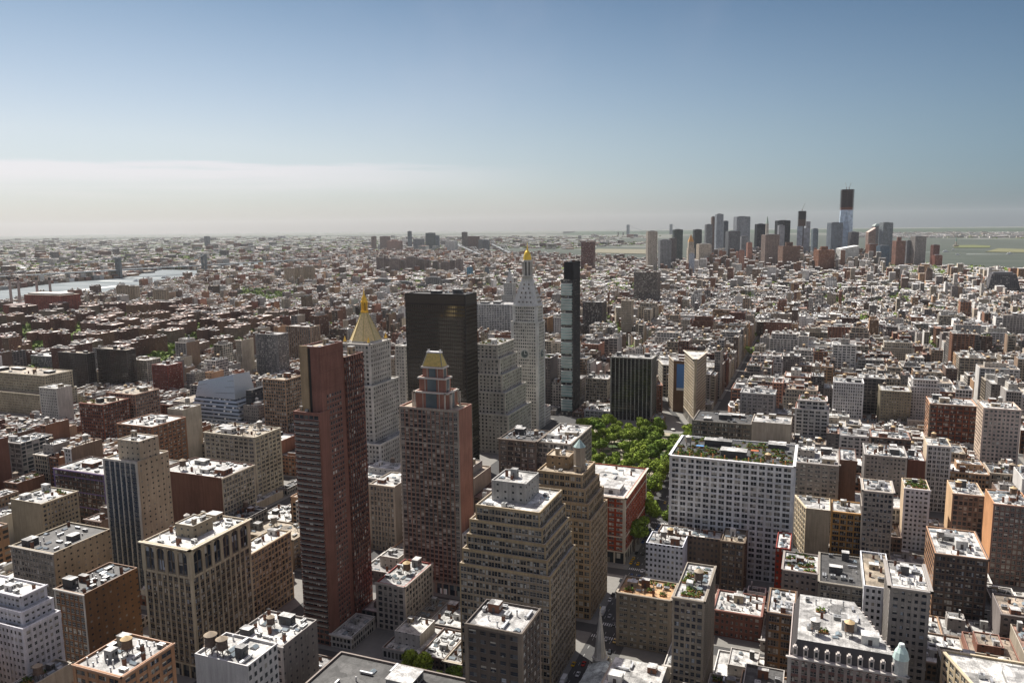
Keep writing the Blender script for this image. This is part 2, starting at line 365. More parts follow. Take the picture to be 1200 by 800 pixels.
def f_sky(mb):
    mb.box(-.5, .5, -.5, .5, 0, .4, 'painted', (.35, .35, .34))
    a = [(-.5, -.5, .4), (.5, -.5, .4), (.5, .5, .4), (-.5, .5, .4)]; r = [(-.5, 0, .9), (.5, 0, .9)]
    mb.face([a[0], a[1], r[1], r[0]], 'curtain_glass', (.2, .24, .26)); mb.face([a[2], a[3], r[0], r[1]], 'curtain_glass', (.2, .24, .26))
    mb.face([a[1], a[2], r[1]], 'painted', (.35, .35, .34)); mb.face([a[3], a[0], r[0]], 'painted', (.35, .35, .34))
def f_chim(mb): mb.box(-.5, .5, -.5, .5, 0, .94, 'masonry', (.2, .11, .08)); mb.box(-.6, .6, -.6, .6, .94, 1, 'masonry', (.33, .3, .27), topcol=(.03, .03, .03))
def f_pipe(mb): mb.cyl(0, 0, .3, .3, 0, 1, 8, 'metal', (.5, .5, .5)); mb.cyl(0, 0, .5, .3, 1, 1.25, 8, 'metal', (.45, .45, .45))
def f_ac(mb): mb.box(-.33, .33, -.45, 0, -.22, .22, 'metal', (.5, .5, .48), bottom=True); mb.obox((0, -.45), (1, 0), (0, -1), -.27, .27, 0, .02, -.16, .16, 'metal', (.15, .15, .15))
def f_duct(mb): mb.box(-.5, .5, -.5, .5, .35, 1, 'metal', (.5, .51, .52), bottom=True); [mb.box(x - .03, x + .03, -.6, .6, 0, .35, 'metal', (.2, .2, .2)) for x in (-.4, 0, .4)]
def f_plant(seed):
    def f(mb):
        r = random.Random(seed)
        mb.box(-.5, .5, -.5, .5, 0, .25, 'timber', (.3, .14, .06))
        for _ in range(60):
            x, y, z = r.uniform(-.5, .5), r.uniform(-.5, .5), .25 + abs(r.gauss(0, .3)); s = r.uniform(.06, .16)
            c = r.choice([(.06, .12, .025), (.09, .16, .03), (.13, .17, .04), (.04, .08, .02)])
            t = [Vector((r.gauss(0, 1), r.gauss(0, 1), r.gauss(0, 1))).normalized() * s for _ in range(2)]
            p = Vector((x, y, z)); mb.face([tuple(p - t[0] - t[1]), tuple(p + t[0] - t[1]), tuple(p + t[0] + t[1]), tuple(p - t[0] + t[1])], 'leaf', c)
    return f
BULK = [(.2, .11, .08), (.4, .34, .26), (.62, .61, .58), (.3, .3, .29), (.1, .1, .1)]
def inside(poly, x, y):
    return all((x - a[0]) * n[0] + (y - a[1]) * n[1] < 0 for a, u, n, l in edges(poly))
def water_tank(parent, x, y, z, k=0, s=1.0, sub=True):
    cb = ((.19, .12, .075), (.3, .28, .25), (.14, .1, .08))[k % 3]; cc = ((.5, .36, .19), (.62, .6, .56), (.3, .24, .17))[k % 3]
    if sub:
        o = put('water_tank', proto('barrel%d' % (k % 3), f_barrel(cb)), parent, (x, y, z), (s, s, s))
        put('tank_cap', proto('cap%d' % (k % 3), f_cap(cc)), o, parent_world(o)); put('tank_stand', proto('stand', f_stand), o, parent_world(o))
    else:
        def f(mb): f_barrel(cb)(mb); f_cap(cc)(mb); f_stand(mb)
        o = put('water_tank', proto('tank%d' % (k % 3), f), parent, (x, y, z), (s, s, s))
    return o
def roof_items(parent, poly, z, rnd, n=6, tanks=0, green=0, bulk=None, sub=False, avoid=None):
    """Bulkheads, tanks, air units, skylights, pipes and ducts standing clear of one another on a roof."""
    q = inset(poly, 1.6)
    xs = [p[0] for p in q]; ys = [p[1] for p in q]; W, D = max(xs) - min(xs), max(ys) - min(ys)
    if W < 3 or D < 3: return
    used = list(avoid or [])
    def spot(r):
        for _ in range(14):
            x, y = rnd.uniform(min(xs), max(xs)), rnd.uniform(min(ys), max(ys))
            if inside(inset(poly, 1 + r), x, y) and all(math.hypot(x - a, y - b) > r + c for a, b, c in used):
                used.append((x, y, r)); return x, y
    big = math.sqrt(W * D)
    nb = 1 if big < 22 else (2 if big < 40 else 3)
    for _ in range(nb):
        k = bulk if bulk is not None else rnd.randrange(5)
        w, d, h = rnd.uniform(.14, .3) * big, rnd.uniform(.12, .24) * big, rnd.uniform(2.6, 5.0)
        w, d = min(w, W * .6), min(d, D * .6)
        s = spot(max(w, d) * .55)
        if s: put('roof_bulkhead', proto('bulk%d' % k, f_box(BULK[k])), parent, (*s, z), (w, d, h))
    for _ in range(tanks):
        s = spot(2.4)
        if s: water_tank(parent, *s, z, rnd.randrange(3), rnd.uniform(.85, 1.15), sub)
    for _ in range(green):
        s = spot(1.8)
        if s: put('roof_planter', proto('plant%d' % rnd.randrange(3), f_plant(rnd.randrange(99))), parent, (*s, z), (rnd.uniform(2, 6), rnd.uniform(1.5, 3), rnd.uniform(1.5, 3)))
    for _ in range(n):
        k = rnd.choice(['air_unit', 'air_unit', 'skylight', 'chimney', 'vent_pipe', 'air_duct', 'skylight', 'vent_pipe'])
        s = spot(1.5)
        if not s: continue
        f, sc = {'air_unit': (f_hvac, (rnd.uniform(1.8, 4), rnd.uniform(1.5, 2.6), rnd.uniform(1.2, 2.2))), 'skylight': (f_sky, (rnd.uniform(2, 4), rnd.uniform(1.6, 3), 1.2)), 'chimney': (f_chim, (1.1, 1.3, rnd.uniform(2, 4))),
                 'vent_pipe': (f_pipe, (1, 1, rnd.uniform(1, 2.4))), 'air_duct': (f_duct, (rnd.uniform(3, 7), .9, 1.3))}[k]
        put(k, proto(k, f), parent, (*s, z), sc, rnd.choice((0, math.pi / 2)))

# ------------------------------------------------------------------ building generator
#          bay  pier  flr  span sub dep  belt
STY = {
 'loft':  (4.6, .9, 3.9, 1.1, 2, .40, 0),
 'punch': (2.7, 1.35, 3.4, 1.75, 0, .28, 0),
 'pair':  (5.2, 1.6, 3.5, 1.5, 1, .35, 0),
 'dense': (2.3, .75, 3.4, 1.25, 0, .30, 0),
 'ribbon':(3.2, .25, 3.5, 1.5, 0, .35, 0),
 'vert':  (2.5, 1.0, 3.6, 1.2, 0, .60, 0),
 'grid':  (3.0, .7, 3.6, 1.0, 0, .30, 0),
 'big':   (6.2, 1.1, 4.2, 1.2, 3, .45, 0),
 'slab':  (3.4, .5, 3.0, .9, 1, .25, 0),
}
def relief(mf, a, u, n, l, z0, z1, st, col, trim, wins, corner=None, belts=(), base=0.0, arch=None, spcol=None, cmat='masonry'):
    bay, pier, flr, span, sub, dep, _ = st
    corner = pier * .9 if corner is None else corner
    zt = z1 - 1.3
    if base > 0:
        nb = max(1, round(l / max(bay * 1.4, 4))); bw = l / nb
        for i in range(nb + 1): mf.obox(a, u, n, max(0, i * bw - .5), min(l, i * bw + .5), -.05, dep + .15, z0, z0 + base - .8, cmat, trim)
        mf.obox(a, u, n, 0, l, -.05, dep + .35, z0 + base - .8, z0 + base, cmat, trim)
    zb = z0 + base
    span_l = l - 2 * corner
    if span_l < 1.5 or zt - zb < 2:
        mf.obox(a, u, n, 0, l, -.05, dep, zb, z1 - .05, cmat, col); return
    nb = max(1, round(span_l / bay)); bw = span_l / nb; nf = max(1, round((zt - zb) / flr)); fh = (zt - zb) / nf
    mf.obox(a, u, n, -dep * .95, corner, -.05, dep, zb, zt, cmat, trim); mf.obox(a, u, n, l - corner, l + dep * .95, -.05, dep, zb, zt, cmat, trim)
    for i in range(1, nb):
        c = corner + i * bw; mf.obox(a, u, n, c - pier / 2, c + pier / 2, -.05, dep, zb, zt, cmat, col)
    mul = .22 if sub < 2 else .16
    ns = sub + 1; cw = (bw - pier) / ns
    for j in range(nf + 1):
        zc = zb + j * fh; lo, hi = (zc, zc + span * .6) if j == 0 else ((zc - span * .4, zt) if j == nf else (zc - span * .4, zc + span * .6))
        mf.obox(a, u, n, corner, l - corner, -.05, dep * .72, lo, hi, cmat, spcol or col)
    for j in belts:
        if 0 < j < nf: zc = zb + j * fh; mf.obox(a, u, n, -dep - .2, l + dep + .2, -.05, dep + .28, zc - .35, zc + .35, cmat, trim)
    for i in range(nb):
        x0 = corner + i * bw + (pier / 2 if i else 0); x1 = corner + (i + 1) * bw - (pier / 2 if i < nb - 1 else 0)
        cw = (x1 - x0) / ns
        for k in range(1, ns): mf.obox(a, u, n, x0 + k * cw - mul / 2, x0 + k * cw + mul / 2, -.05, dep * .45, zb, zt, cmat if sub < 2 else 'painted', spcol or sh(col, .8))
        if wins is not None:
            for j in range(nf):
                lo, hi = zb + j * fh + span * .6, zb + (j + 1) * fh - span * .4
                for k in range(ns):
                    xa, xb = x0 + k * cw + (mul / 2 if k else 0), x0 + (k + 1) * cw - (mul / 2 if k < ns - 1 else 0)
                    m_ = (xa + xb) / 2
                    wins.append((a[0] + u[0] * m_ + n[0] * .04, a[1] + u[1] * m_ + n[1] * .04, (lo + hi) / 2, xb - xa, hi - lo, math.atan2(u[1], u[0])))
    mf.obox(a, u, n, -dep, l + dep, -.05, dep + .02, zt, z1 - .04, cmat, trim)
    if arch:   # round heads over the top row: filled spandrel corners
        rows = [nf - 1] if arch is True else arch
        for j in rows:
            zc = zb + (j + 1) * fh - span * .4
            for i in range(nb):
                x0 = corner + i * bw + (pier / 2 if i else 0); x1 = corner + (i + 1) * bw - (pier / 2 if i < nb - 1 else 0); r = (x1 - x0) / 2; cx = (x0 + x1) / 2
                for s_ in (-1, 1):
                    pts = [(cx + s_ * r, zc)] + [(cx + s_ * r * math.cos(t), zc - r + r * math.sin(t)) for t in (0, .4, .8, 1.2, 1.57)]
                    if s_ < 0: pts = pts[::-1]
                    mf.face([(a[0] + u[0] * x + n[0] * dep * .8, a[1] + u[1] * x + n[1] * dep * .8, z) for x, z in pts], cmat, trim)

def walls(mw, mr, poly, z0, z1, faces, glass=(1, 1, 1), wall=(.3, .3, .3), par=(.3, .4, .5), roofc=(.5, .5, .5), roof=True, ph=1.0, hole=None):
    E_ = edges(poly)
    for k, (a, u, n, l) in enumerate(E_):
        b_ = (a[0] + u[0] * l, a[1] + u[1] * l); f = faces[k % len(faces)]
        q = [(*a, z0), (*b_, z0), (*b_, z1), (*a, z1)]
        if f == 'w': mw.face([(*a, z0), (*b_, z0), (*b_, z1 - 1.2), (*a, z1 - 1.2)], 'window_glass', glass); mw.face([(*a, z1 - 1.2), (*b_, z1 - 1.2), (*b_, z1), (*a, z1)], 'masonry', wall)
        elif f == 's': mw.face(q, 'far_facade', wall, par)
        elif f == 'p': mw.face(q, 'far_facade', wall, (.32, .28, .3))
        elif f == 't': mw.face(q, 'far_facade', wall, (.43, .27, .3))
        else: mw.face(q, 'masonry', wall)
    if roof:
        q = inset(poly, .45); n_ = len(poly)
        for i in range(n_):
            j = (i + 1) % n_
            mw.face([(*poly[i], z1), (*poly[j], z1), (*q[j], z1), (*q[i], z1)], 'painted', sh(wall, 1.25))
            mw.face([(*q[j], z1 - ph), (*q[i], z1 - ph), (*q[i], z1), (*q[j], z1)], 'masonry', wall)
        mr.face([(*p, z1 - ph) for p in q], 'roofing', roofc)

def building(name, label, cat, tiers, col, style='punch', faces='wwsw', trim=None, roofc=(.55, .54, .52), group=None, individual=True, seed=1,
             n=5, tanks=1, green=0, cornice=.7, belts=(), base=0.0, arch=None, spcol=None, glass=(1, 1, 1), sidecol=None, corner=None, bulk=None, wkind=None, cmat='masonry', relief_on=True, maxwin=100, subtank=None, pent=None):
    """tiers: [(polygon CCW starting at the north-east corner: north, west, south, east edges; z0; z1)], lowest first."""
    trim = trim or sh(col, 1.15); rnd = random.Random(seed); sts = [STY[q] if isinstance(q, str) else q for q in (style if isinstance(style, list) else [style])]; st = sts[0]
    P0 = tiers[0][0]; cx, cy = sum(p[0] for p in P0) / len(P0), sum(p[1] for p in P0) / len(P0)
    root = thing(name, (cx, cy, 0), label, cat, group)
    mw, mf, mr = MB(), MB(), MB(); wins = [] if individual else None
    for ti, (poly, z0, z1) in enumerate(tiers):
        fs = faces if isinstance(faces, str) else faces[min(ti, len(faces) - 1)]
        if not relief_on: fs = fs.replace('w', 's')
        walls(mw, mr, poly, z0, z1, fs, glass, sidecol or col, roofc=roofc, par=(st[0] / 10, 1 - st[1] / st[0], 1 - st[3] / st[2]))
        for k, (a, u, nn, l) in enumerate(edges(poly)):
            if fs[k % len(fs)] == 'w':
                relief(mf, a, u, nn, l, z0, z1, sts[min(ti, len(sts) - 1)], col, trim, wins, corner, belts, base if ti == 0 else 0, arch if ti == len(tiers) - 1 else None, spcol, cmat)
                if cornice and ti == len(tiers) - 1:
                    mf.obox(a, u, nn, -cornice, l + cornice, 0.01, cornice, z1 - .75, z1 - .12, 'painted', trim, bottom=True)
                    mf.obox(a, u, nn, -cornice * .5, l + cornice * .5, 0.01, cornice * .55, z1 - 1.25, z1 - .75, 'painted', sh(trim, .85))
    mw.build('wall', root); mf.build('facade_frame', root); mr.build('roof', root)
    if wins:
        def key(w):
            d = math.dist(w[:3], (0, 0, H)); nx, ny = math.sin(w[5]), -math.cos(w[5]); f = -(w[0] * nx + w[1] * ny) / d
            return -w[3] * w[4] * max(f, .02) / d ** 2
        wins.sort(key=key); wk = seed % 3 if wkind is None else wkind
        me = proto('window%d' % wk, f_window(wk))
        rb = random.Random(seed + 3); bl = 1.0 if wk < 3 else 0.0
        for x, y, z, w, h, r in wins[:maxwin]:
            k = rb.random(); b_ = (.34 if k < .12 else .62 if k < .2 else .9 if k < .25 else 0) * bl
            put('window', proto('window%d%d' % (wk, b_ * 10), f_window(wk, b_)) if b_ else me, root, (x, y, z), (w * .98, 1, h * .98), r)
            if bl and h < 3 and rb.random() < .09: u = (math.cos(r), math.sin(r)); put('air_conditioner', proto('ac', f_ac), root, (x + u[1] * .1, y - u[0] * .1, z - h / 2 + .25), (1, 1, 1), r)
        rest = wins[maxwin:]
        if rest:
            mb = MB()
            for x, y, z, w, h, r in rest:
                u = (math.cos(r), math.sin(r)); nn = (u[1], -u[0]); k = rb.random()
                if bl and k < .24: hb = h * (.34 if k < .12 else .62 if k < .2 else .9); mb.face([(x + u[0] * a_ + nn[0] * .03, y + u[1] * a_ + nn[1] * .03, zz_) for a_, zz_ in ((-w * .43, z + h * .45 - hb), (w * .43, z + h * .45 - hb), (w * .43, z + h * .45), (-w * .43, z + h * .45))], 'painted', (.4, .38, .33))
                w *= .98; h *= .98
                q = lambda a, zz, d=0: (x + u[0] * a + nn[0] * d, y + u[1] * a + nn[1] * d, zz)
                mb.face([q(-w / 2, z - h / 2), q(w / 2, z - h / 2), q(w / 2, z + h / 2), q(-w / 2, z + h / 2)], *(('painted' if wk == 5 else 'curtain_glass', ((.022, .017, .012), (.04, .06, .085), (.04, .033, .028))[wk - 3]) if wk > 2 else ('window_glass', (1, 1, 1))))
                mb.obox((x, y), u, nn, -w / 2, w / 2, 0, .06, z - .04, z + .03, 'painted', (.2, .2, .19) if wk < 3 else (.03, .03, .03))
                if wk < 3: mb.obox((x, y), u, nn, -w / 2, w / 2, 0, .16, z - h / 2 - .03, z - h / 2 + .05, 'painted', (.4, .38, .34))
            tag(mb.build('windows', root), kind='stuff')
    poly, z0, z1 = tiers[-1]; av = []
    if pent and len(poly) == 4:
        fx0, fx1, fy0, fy1, ph_, pc = pent; lp = lambda a, b: (poly[0][0] + (poly[1][0] - poly[0][0]) * a + (poly[3][0] - poly[0][0]) * b, poly[0][1] + (poly[1][1] - poly[0][1]) * a + (poly[3][1] - poly[0][1]) * b)
        Q = [lp(fx0, fy0), lp(fx1, fy0), lp(fx1, fy1), lp(fx0, fy1)]; mp_, mq_ = MB(), MB(); zr_ = z1 - .98
        walls(mp_, mq_, Q, zr_, z1 + ph_, 'tttt' if individual else 'tbbt', wall=pc, roofc=roofc, ph=.7)
        po = mp_.build('penthouse', root); mq_.build('penthouse_roof', po)
        roof_items(po, Q, z1 + ph_ - .7, rnd, 4, 1 if tanks else 0, 0, bulk, False)
        cxp, cyp = lp((fx0 + fx1) / 2, (fy0 + fy1) / 2); av = [(lp(a, b)[0], lp(a, b)[1], 3.0) for a in np.linspace(fx0, fx1, 5) for b in np.linspace(fy0, fy1, 5)]; tanks = 0
    roof_items(root, poly, z1 - 1, rnd, int(n * 2.5), tanks, green, bulk, (individual if subtank is None else subtank), av)
    return root
def grow(p, el, er, ef, eb):   # widen an axis-aligned rectangle
    return rect(p[0][0] - el, p[1][0] + er, p[0][1] - ef, p[2][1] + eb)

HEROES = []     # (bbox footprint, visible polygon info) for the fill: x0,x1,y0,y1, height
PROTECT = []    # (px x0, px x1, py lowest visible row, Y): nothing nearer may rise above that row there
def claim(tiers, vis=None):
    xs = [p[0] for t in tiers for p in t[0]]; ys = [p[1] for t in tiers for p in t[0]]; z = max(t[2] for t in tiers)
    HEROES.append((min(xs), max(xs), min(ys), max(ys), z, tiers))
    if vis is not None:
        pp = [proj(*p, t[2]) for t in tiers for p in t[0]] + [proj(*p, 0) for t in tiers for p in t[0]]
        pp = [p for p in pp if p]
        PROTECT.append((min(p[0] for p in pp) - 2, max(p[0] for p in pp) + 2, vis, min(ys)))
        T = tiers[-1]; X_ = max(p[0] for p in T[0]) if pp[0][0] < 964 else min(p[0] for p in T[0]); a_, b_ = proj(X_, min(ys), T[2]), proj(X_, max(ys), T[2])
        PROTECT.append((min(a_[0], b_[0]) - 1, max(a_[0], b_[0]) + 1, vis - 12, max(ys)))
HREF = []
def hero(name, label, cat, xL, xR, yR, Y0, D, col, style='punch', vis=None, steps=(), ref=None, zz=None, bw=0, **kw):
    """Stand a building with its north face at Y0 so that the face's roof line runs from image column xL to (xR, yR)."""
    X1, Z = atY(xR, yR, Y0); X0 = atY(xL, yR, Y0)[0]
    for _ in range(3):
        p = proj(X0, Y0, Z); X0 = X0 + (xL - p[0]) * (X1 - X0) / max(1, (xR - xL))
    if zz: Z = zz
    top = rect(X0, X1, Y0, Y0 + D); tiers = []; z = Z; poly = top; allp = [(top, Z)]
    for (drop, el, er, ef, eb) in steps:
        poly = grow(poly, el, er, ef, eb); z -= drop; allp.append((poly, z))
    allp = allp[::-1]
    tiers = [(allp[i][0], 0 if i == 0 else allp[i - 1][1] - 1.0, allp[i][1]) for i in range(len(allp))]
    if bw: tiers = [([p[0], p[1], p[2], (p[3][0] - bw * (p[3][1] - p[0][1]), p[3][1])], a, b) for p, a, b in tiers]
    claim(tiers, vis); kw.setdefault('seed', int(xL * 7 + yR))
    o = building(name, label, cat, tiers, col, style, **kw)
    if ref: HREF.append((ref, (xL + xR) / 2, yR + 12, Y0))
    return o, tiers
# ------------------------------------------------------------------ the buildings one can tell apart, surveyed from the photograph
BRICK, BROWN, TAN, BUFF, WHITE, GREY, DARK, PINK = (.23, .10, .07), (.15, .095, .065), (.36, .28, .19), (.45, .37, .27), (.68, .67, .65), (.31, .30, .28), (.07, .068, .066), (.38, .26, .2)
RW, RS, RT_, RB, RR = (.68, .665, .63), (.5, .49, .47), (.42, .35, .26), (.085, .083, .08), (.36, .17, .11)
FE, FWL = -119.0, -90.0
def depth_to(X, Z, Y0, px):
    lo, hi = Y0 + 1, Y0 + 200
    f = lambda Y: proj(X, Y, Z)[0] - px
    if f(lo) * f(hi) > 0: return 25.0
    for _ in range(40):
        m_ = (lo + hi) / 2
        if f(lo) * f(m_) <= 0: hi = m_
        else: lo = m_
    return lo - Y0

# slender dark-red brick apartment tower with balconies
def brick_tower():
    Y0 = 345; X1, Z1 = atY(374, 484, Y0); X0 = atY(344, 478, Y0)[0]
    D = 45.0; Z2 = atY(372, 406, Y0 + 5)[1]; X0b = atY(353, 406, Y0 + 5)[0]; Z3 = atY(400, 422, Y0 + 16)[1]
    p1 = rect(X0, X1, Y0, Y0 + 9); p2 = rect(X0b, X1 - .6, Y0 + 4, Y0 + 26); p3 = rect(X0 + 1, X1 + .4, Y0 + 26.2, Y0 + D)
    tiers = [(p3, 0, Z3), (p1, 0, Z1), (p2, 0, Z2)]; claim(tiers, 790)
    col = (.22, .12, .098)
    root = thing('apartment_tower', ((X0 + X1) / 2, Y0 + D / 2, 0), 'slender dark red brick apartment tower with a stack of balconies and a flat top', 'tower')
    mw, mf, mr, wins = MB(), MB(), MB(), []
    stb = (3.0, .35, 3.15, 1.15, 0, .25, 0); sts = (2.9, 1.7, 3.15, 1.7, 0, .12, 0)
    for (poly, z0, z1), fs in zip(tiers, ('sssb', 'wbbb', 'bbbb')): walls(mw, mr, poly, z0, z1, fs, wall=col, roofc=RT_, par=(.26, .42, .6))
    E1 = edges(p1); a, u, n, l = E1[0]; relief(mf, a, u, n, l, 0, Z1, stb, col, col, wins, .5)
    # window columns on the west flank
    for poly, z1, off, cnt, ztop in ((p2, Z2, 5.2, 6, 26), (p3, Z3, 1.2, 7, 2)):
        a, u, n, l = edges(poly)[1]
        for k in range(cnt):
            c = off + k * 2.45
            if c > l - 1: continue
            z = z1 - ztop - 2
            while z > 6:
                wins.append((a[0] + u[0] * c + n[0] * .05, a[1] + u[1] * c + n[1] * .05, z, 1.35, 1.6, math.atan2(u[1], u[0]))); z -= 3.15
    a, u, n, l = edges(p2)[1]
    for z in np.arange(4, Z2 - 2, 9.45): mf.obox(a, u, n, -.1, l, -.02, .06, z, z + .12, 'masonry', sh(col, .6))
    a, u, n, l = edges(p2)[0]; mf.obox(a, u, n, -.2, l * .38, 0, .8, Z1 - 2, Z2 + .3, 'masonry', TAN); mf.obox(a, u, n, l * .38, l * .5, 0, .1, Z1 - 2, Z2 - 1, 'painted', (.02, .02, .02))
    a, u, n, l = edges(p3)[1]
    for k in range(7): mf.obox(a, u, n, .2 + k * 2.4, .55 + k * 2.4, -.02, .35, 0, Z3 - .3, 'masonry', sh(col, .7))
    mw.build('wall', root); mf.build('facade_frame', root); mr.build('roof', root)
    a, u, n, l = edges(p1)[0]; z = 12.0; nb = 0
    while z < Z1 - 3:
        mb = MB(); mb.obox(a, u, n, .8, l - .3, 0, 1.6, z, z + .2, 'painted', (.5, .48, .45), bottom=True)
        mb.obox(a, u, n, .8, l - .3, 1.5, 1.6, z + .2, z + 1.15, 'metal', (.18, .16, .15)); mb.obox(a, u, n, .8, .9, 0, 1.6, z + .2, z + 1.15, 'metal', (.18, .16, .15)); mb.obox(a, u, n, l - .4, l - .3, 0, 1.6, z + .2, z + 1.15, 'metal', (.18, .16, .15))
        mb.build('balcony', root); z += 3.15
    wins.sort(key=lambda w: math.dist(w[:3], (0, 0, H))); me = proto('window0', f_window(0))
    for x, y, z, w, h, r in wins[:100]: put('window', me, root, (x, y, z), (w, 1, h), r)
    mb = MB()
    for x, y, z, w, h, r in wins[100:]:
        u = (math.cos(r), math.sin(r)); nn = (u[1], -u[0]); mb.obox((x, y), u, nn, -w / 2, w / 2, -.02, .02, z - h / 2, z + h / 2, 'window_glass', (1.3, 1.3, 1.3)); mb.obox((x, y), u, nn, -w / 2, w / 2, .02, .1, z - h / 2 - .1, z - h / 2, 'painted', (.4, .36, .32))
    tag(mb.build('windows', root), kind='stuff')
    roof_items(root, p2, Z2 - 1, random.Random(3), 4, 0, 0, 1, True); roof_items(root, p1, Z1 - 1, random.Random(4), 2, 0, 1, 1, True); roof_items(root, p3, Z3 - 1, random.Random(5), 4, 0, 0, 1, True)
    HREF.append(('slender dark red brick tower', 392, 560, Y0))
brick_tower()

# brick apartment tower with a gold mansard crown
def crown_tower():
    Y0 = 424; X1, Z = atY(537, 481, Y0); X0 = atY(468, 474, Y0)[0]; D = depth_to(X1, Z, Y0, 552.5); col = (.29, .19, .15)
    base = rect(X0, X1, Y0, Y0 + D); yc = Y0 + D / 2
    def T(xl, xr, y0f, y, xf): 
        a = atY(xl, y, y0f)[0]; b, z = atY(xr, y, y0f); return rect(a, b, y0f, y0f + depth_to(b, z, y0f, xf)), z
    pA, zA = T(487, 524, Y0 + 4, 460, 535); pB, zB = T(491, 521, Y0 + 5.5, 443, 528); pC, zC = T(495, 518, Y0 + 6.5, 430, 524)
    tiers = [(base, 0, Z), (pA, Z - 1, zA), (pB, zA - 1, zB), (pC, zB - 1, zC)]; claim(tiers, 770)
    o = building('apartment_tower', 'red brick apartment tower crowned with a gold metal mansard cap', 'tower', tiers, col, (3.1, .75, 3.05, 1.0, 0, .3, 0), faces=['wbww', 'bbbb', 'bbbb', 'bbbb'],
                 trim=(.40, .36, .31), spcol=(.24, .21, .19), roofc=RT_, glass=(2.6, 3.2, 3.4), n=0, tanks=0, cornice=0, seed=9, belts=(30, 33), base=8, wkind=1, sidecol=(.34, .19, .15))
    mb = MB()
    for p, za, zb in ((pA, Z - 1, zA), (pB, zA - 1, zB), (pC, zB - 1, zC)):
        for e, (a, u, n, l) in enumerate(edges(p)):
            w = l * .17
            mb.obox(a, u, n, l / 2 - w, l / 2 + w, .01, .3, za, zb - 1.2, 'curtain_glass', (.13, .17, .18))
            mb.obox(a, u, n, -.8, l + .8, .01, .9, zb - 1.2, zb - .2, 'painted', (.55, .52, .47), bottom=True)
            if za < Z:
                for c in (.2, l - .9): mb.obox(a, u, n, c, c + .8, 2.0, 2.8, za, zb - .3, 'painted', (.5, .45, .38)); mb.obox(a, u, n, c, c + .8, 0, 2.8, zb - 1.1, zb - .3, 'painted', (.5, .45, .38), bottom=True)
            for c in (l * .22, l * .74): mb.obox(a, u, n, c, c + .5, .01, .2, za, zb - 1.2, 'painted', (.42, .38, .33))
    mb.build('crown_frame', o)
    zG = atY(510, 413.5, yc)[1]; mb = MB(); mb.loft(pC, zC, inset(pC, 2.4), zG, 'gilding', (.60, .44, .14)); 
    for (x, y), (x2, y2) in zip(pC, inset(pC, 2.4)): mb.bar((x, y, zC), (x2, y2, zG), .22, 'metal', (.28, .26, .2))
    mb.build('gold_mansard', o)
    mb = MB(); q = inset(pC, 2.0); mb.loft(q, zG, q, zG + .9, 'painted', (.62, .61, .6)); mb.build('crown_parapet', o)
    for (x, y) in (inset(pC, 2.9)): put('vent_pipe', proto('vent_pipe', f_pipe), o, (x, y, zG + .9), (1, 1, 1))
    # west balconies on the lit east edge
    z = 10.0
    a, u, n, l = edges(base)[3]
    while z < Z - 4:
        mb = MB(); mb.obox(a, u, n, l - 5, l - 1.2, 0, 1.5, z, z + .22, 'painted', (.6, .56, .5), bottom=True); mb.obox(a, u, n, l - 5, l - 1.2, 1.4, 1.5, z + .2, z + 1.1, 'painted', (.55, .5, .44)); mb.build('balcony', o); z += 3.05
    roof_items(o, rect(X0 + 1, pA[0][0] - 3, Y0 + 1, Y0 + D - 1), Z - 1, random.Random(5), 2, 0, 3); roof_items(o, rect(pA[1][0] + 3, X1 - .5, Y0 + 1, Y0 + D - 1), Z - 1, random.Random(8), 1, 0, 4)
    HREF.append(('gold-capped brick tower', 510, 560, Y0))
crown_tower()

# black office slab
hero('office_tower', 'black bronze-glass office slab with a plain dark top band', 'tower', 475, 545, 345, 650, 25, (.05, .04, .032), [(1.9, .35, 3.7, 1.0, 0, .3, 0), (1.9, .35, 9, 8.4, 0, .3, 0)], vis=470, steps=((9, .03, .03, .03, .03),), faces='wwbb', trim=(.02, .017, .016), roofc=RB, n=2, tanks=0,
     glass=(.8, .7, .6), cornice=0, belts=(), wkind=3, ref='black office slab', corner=.6, bulk=4, cmat='painted')

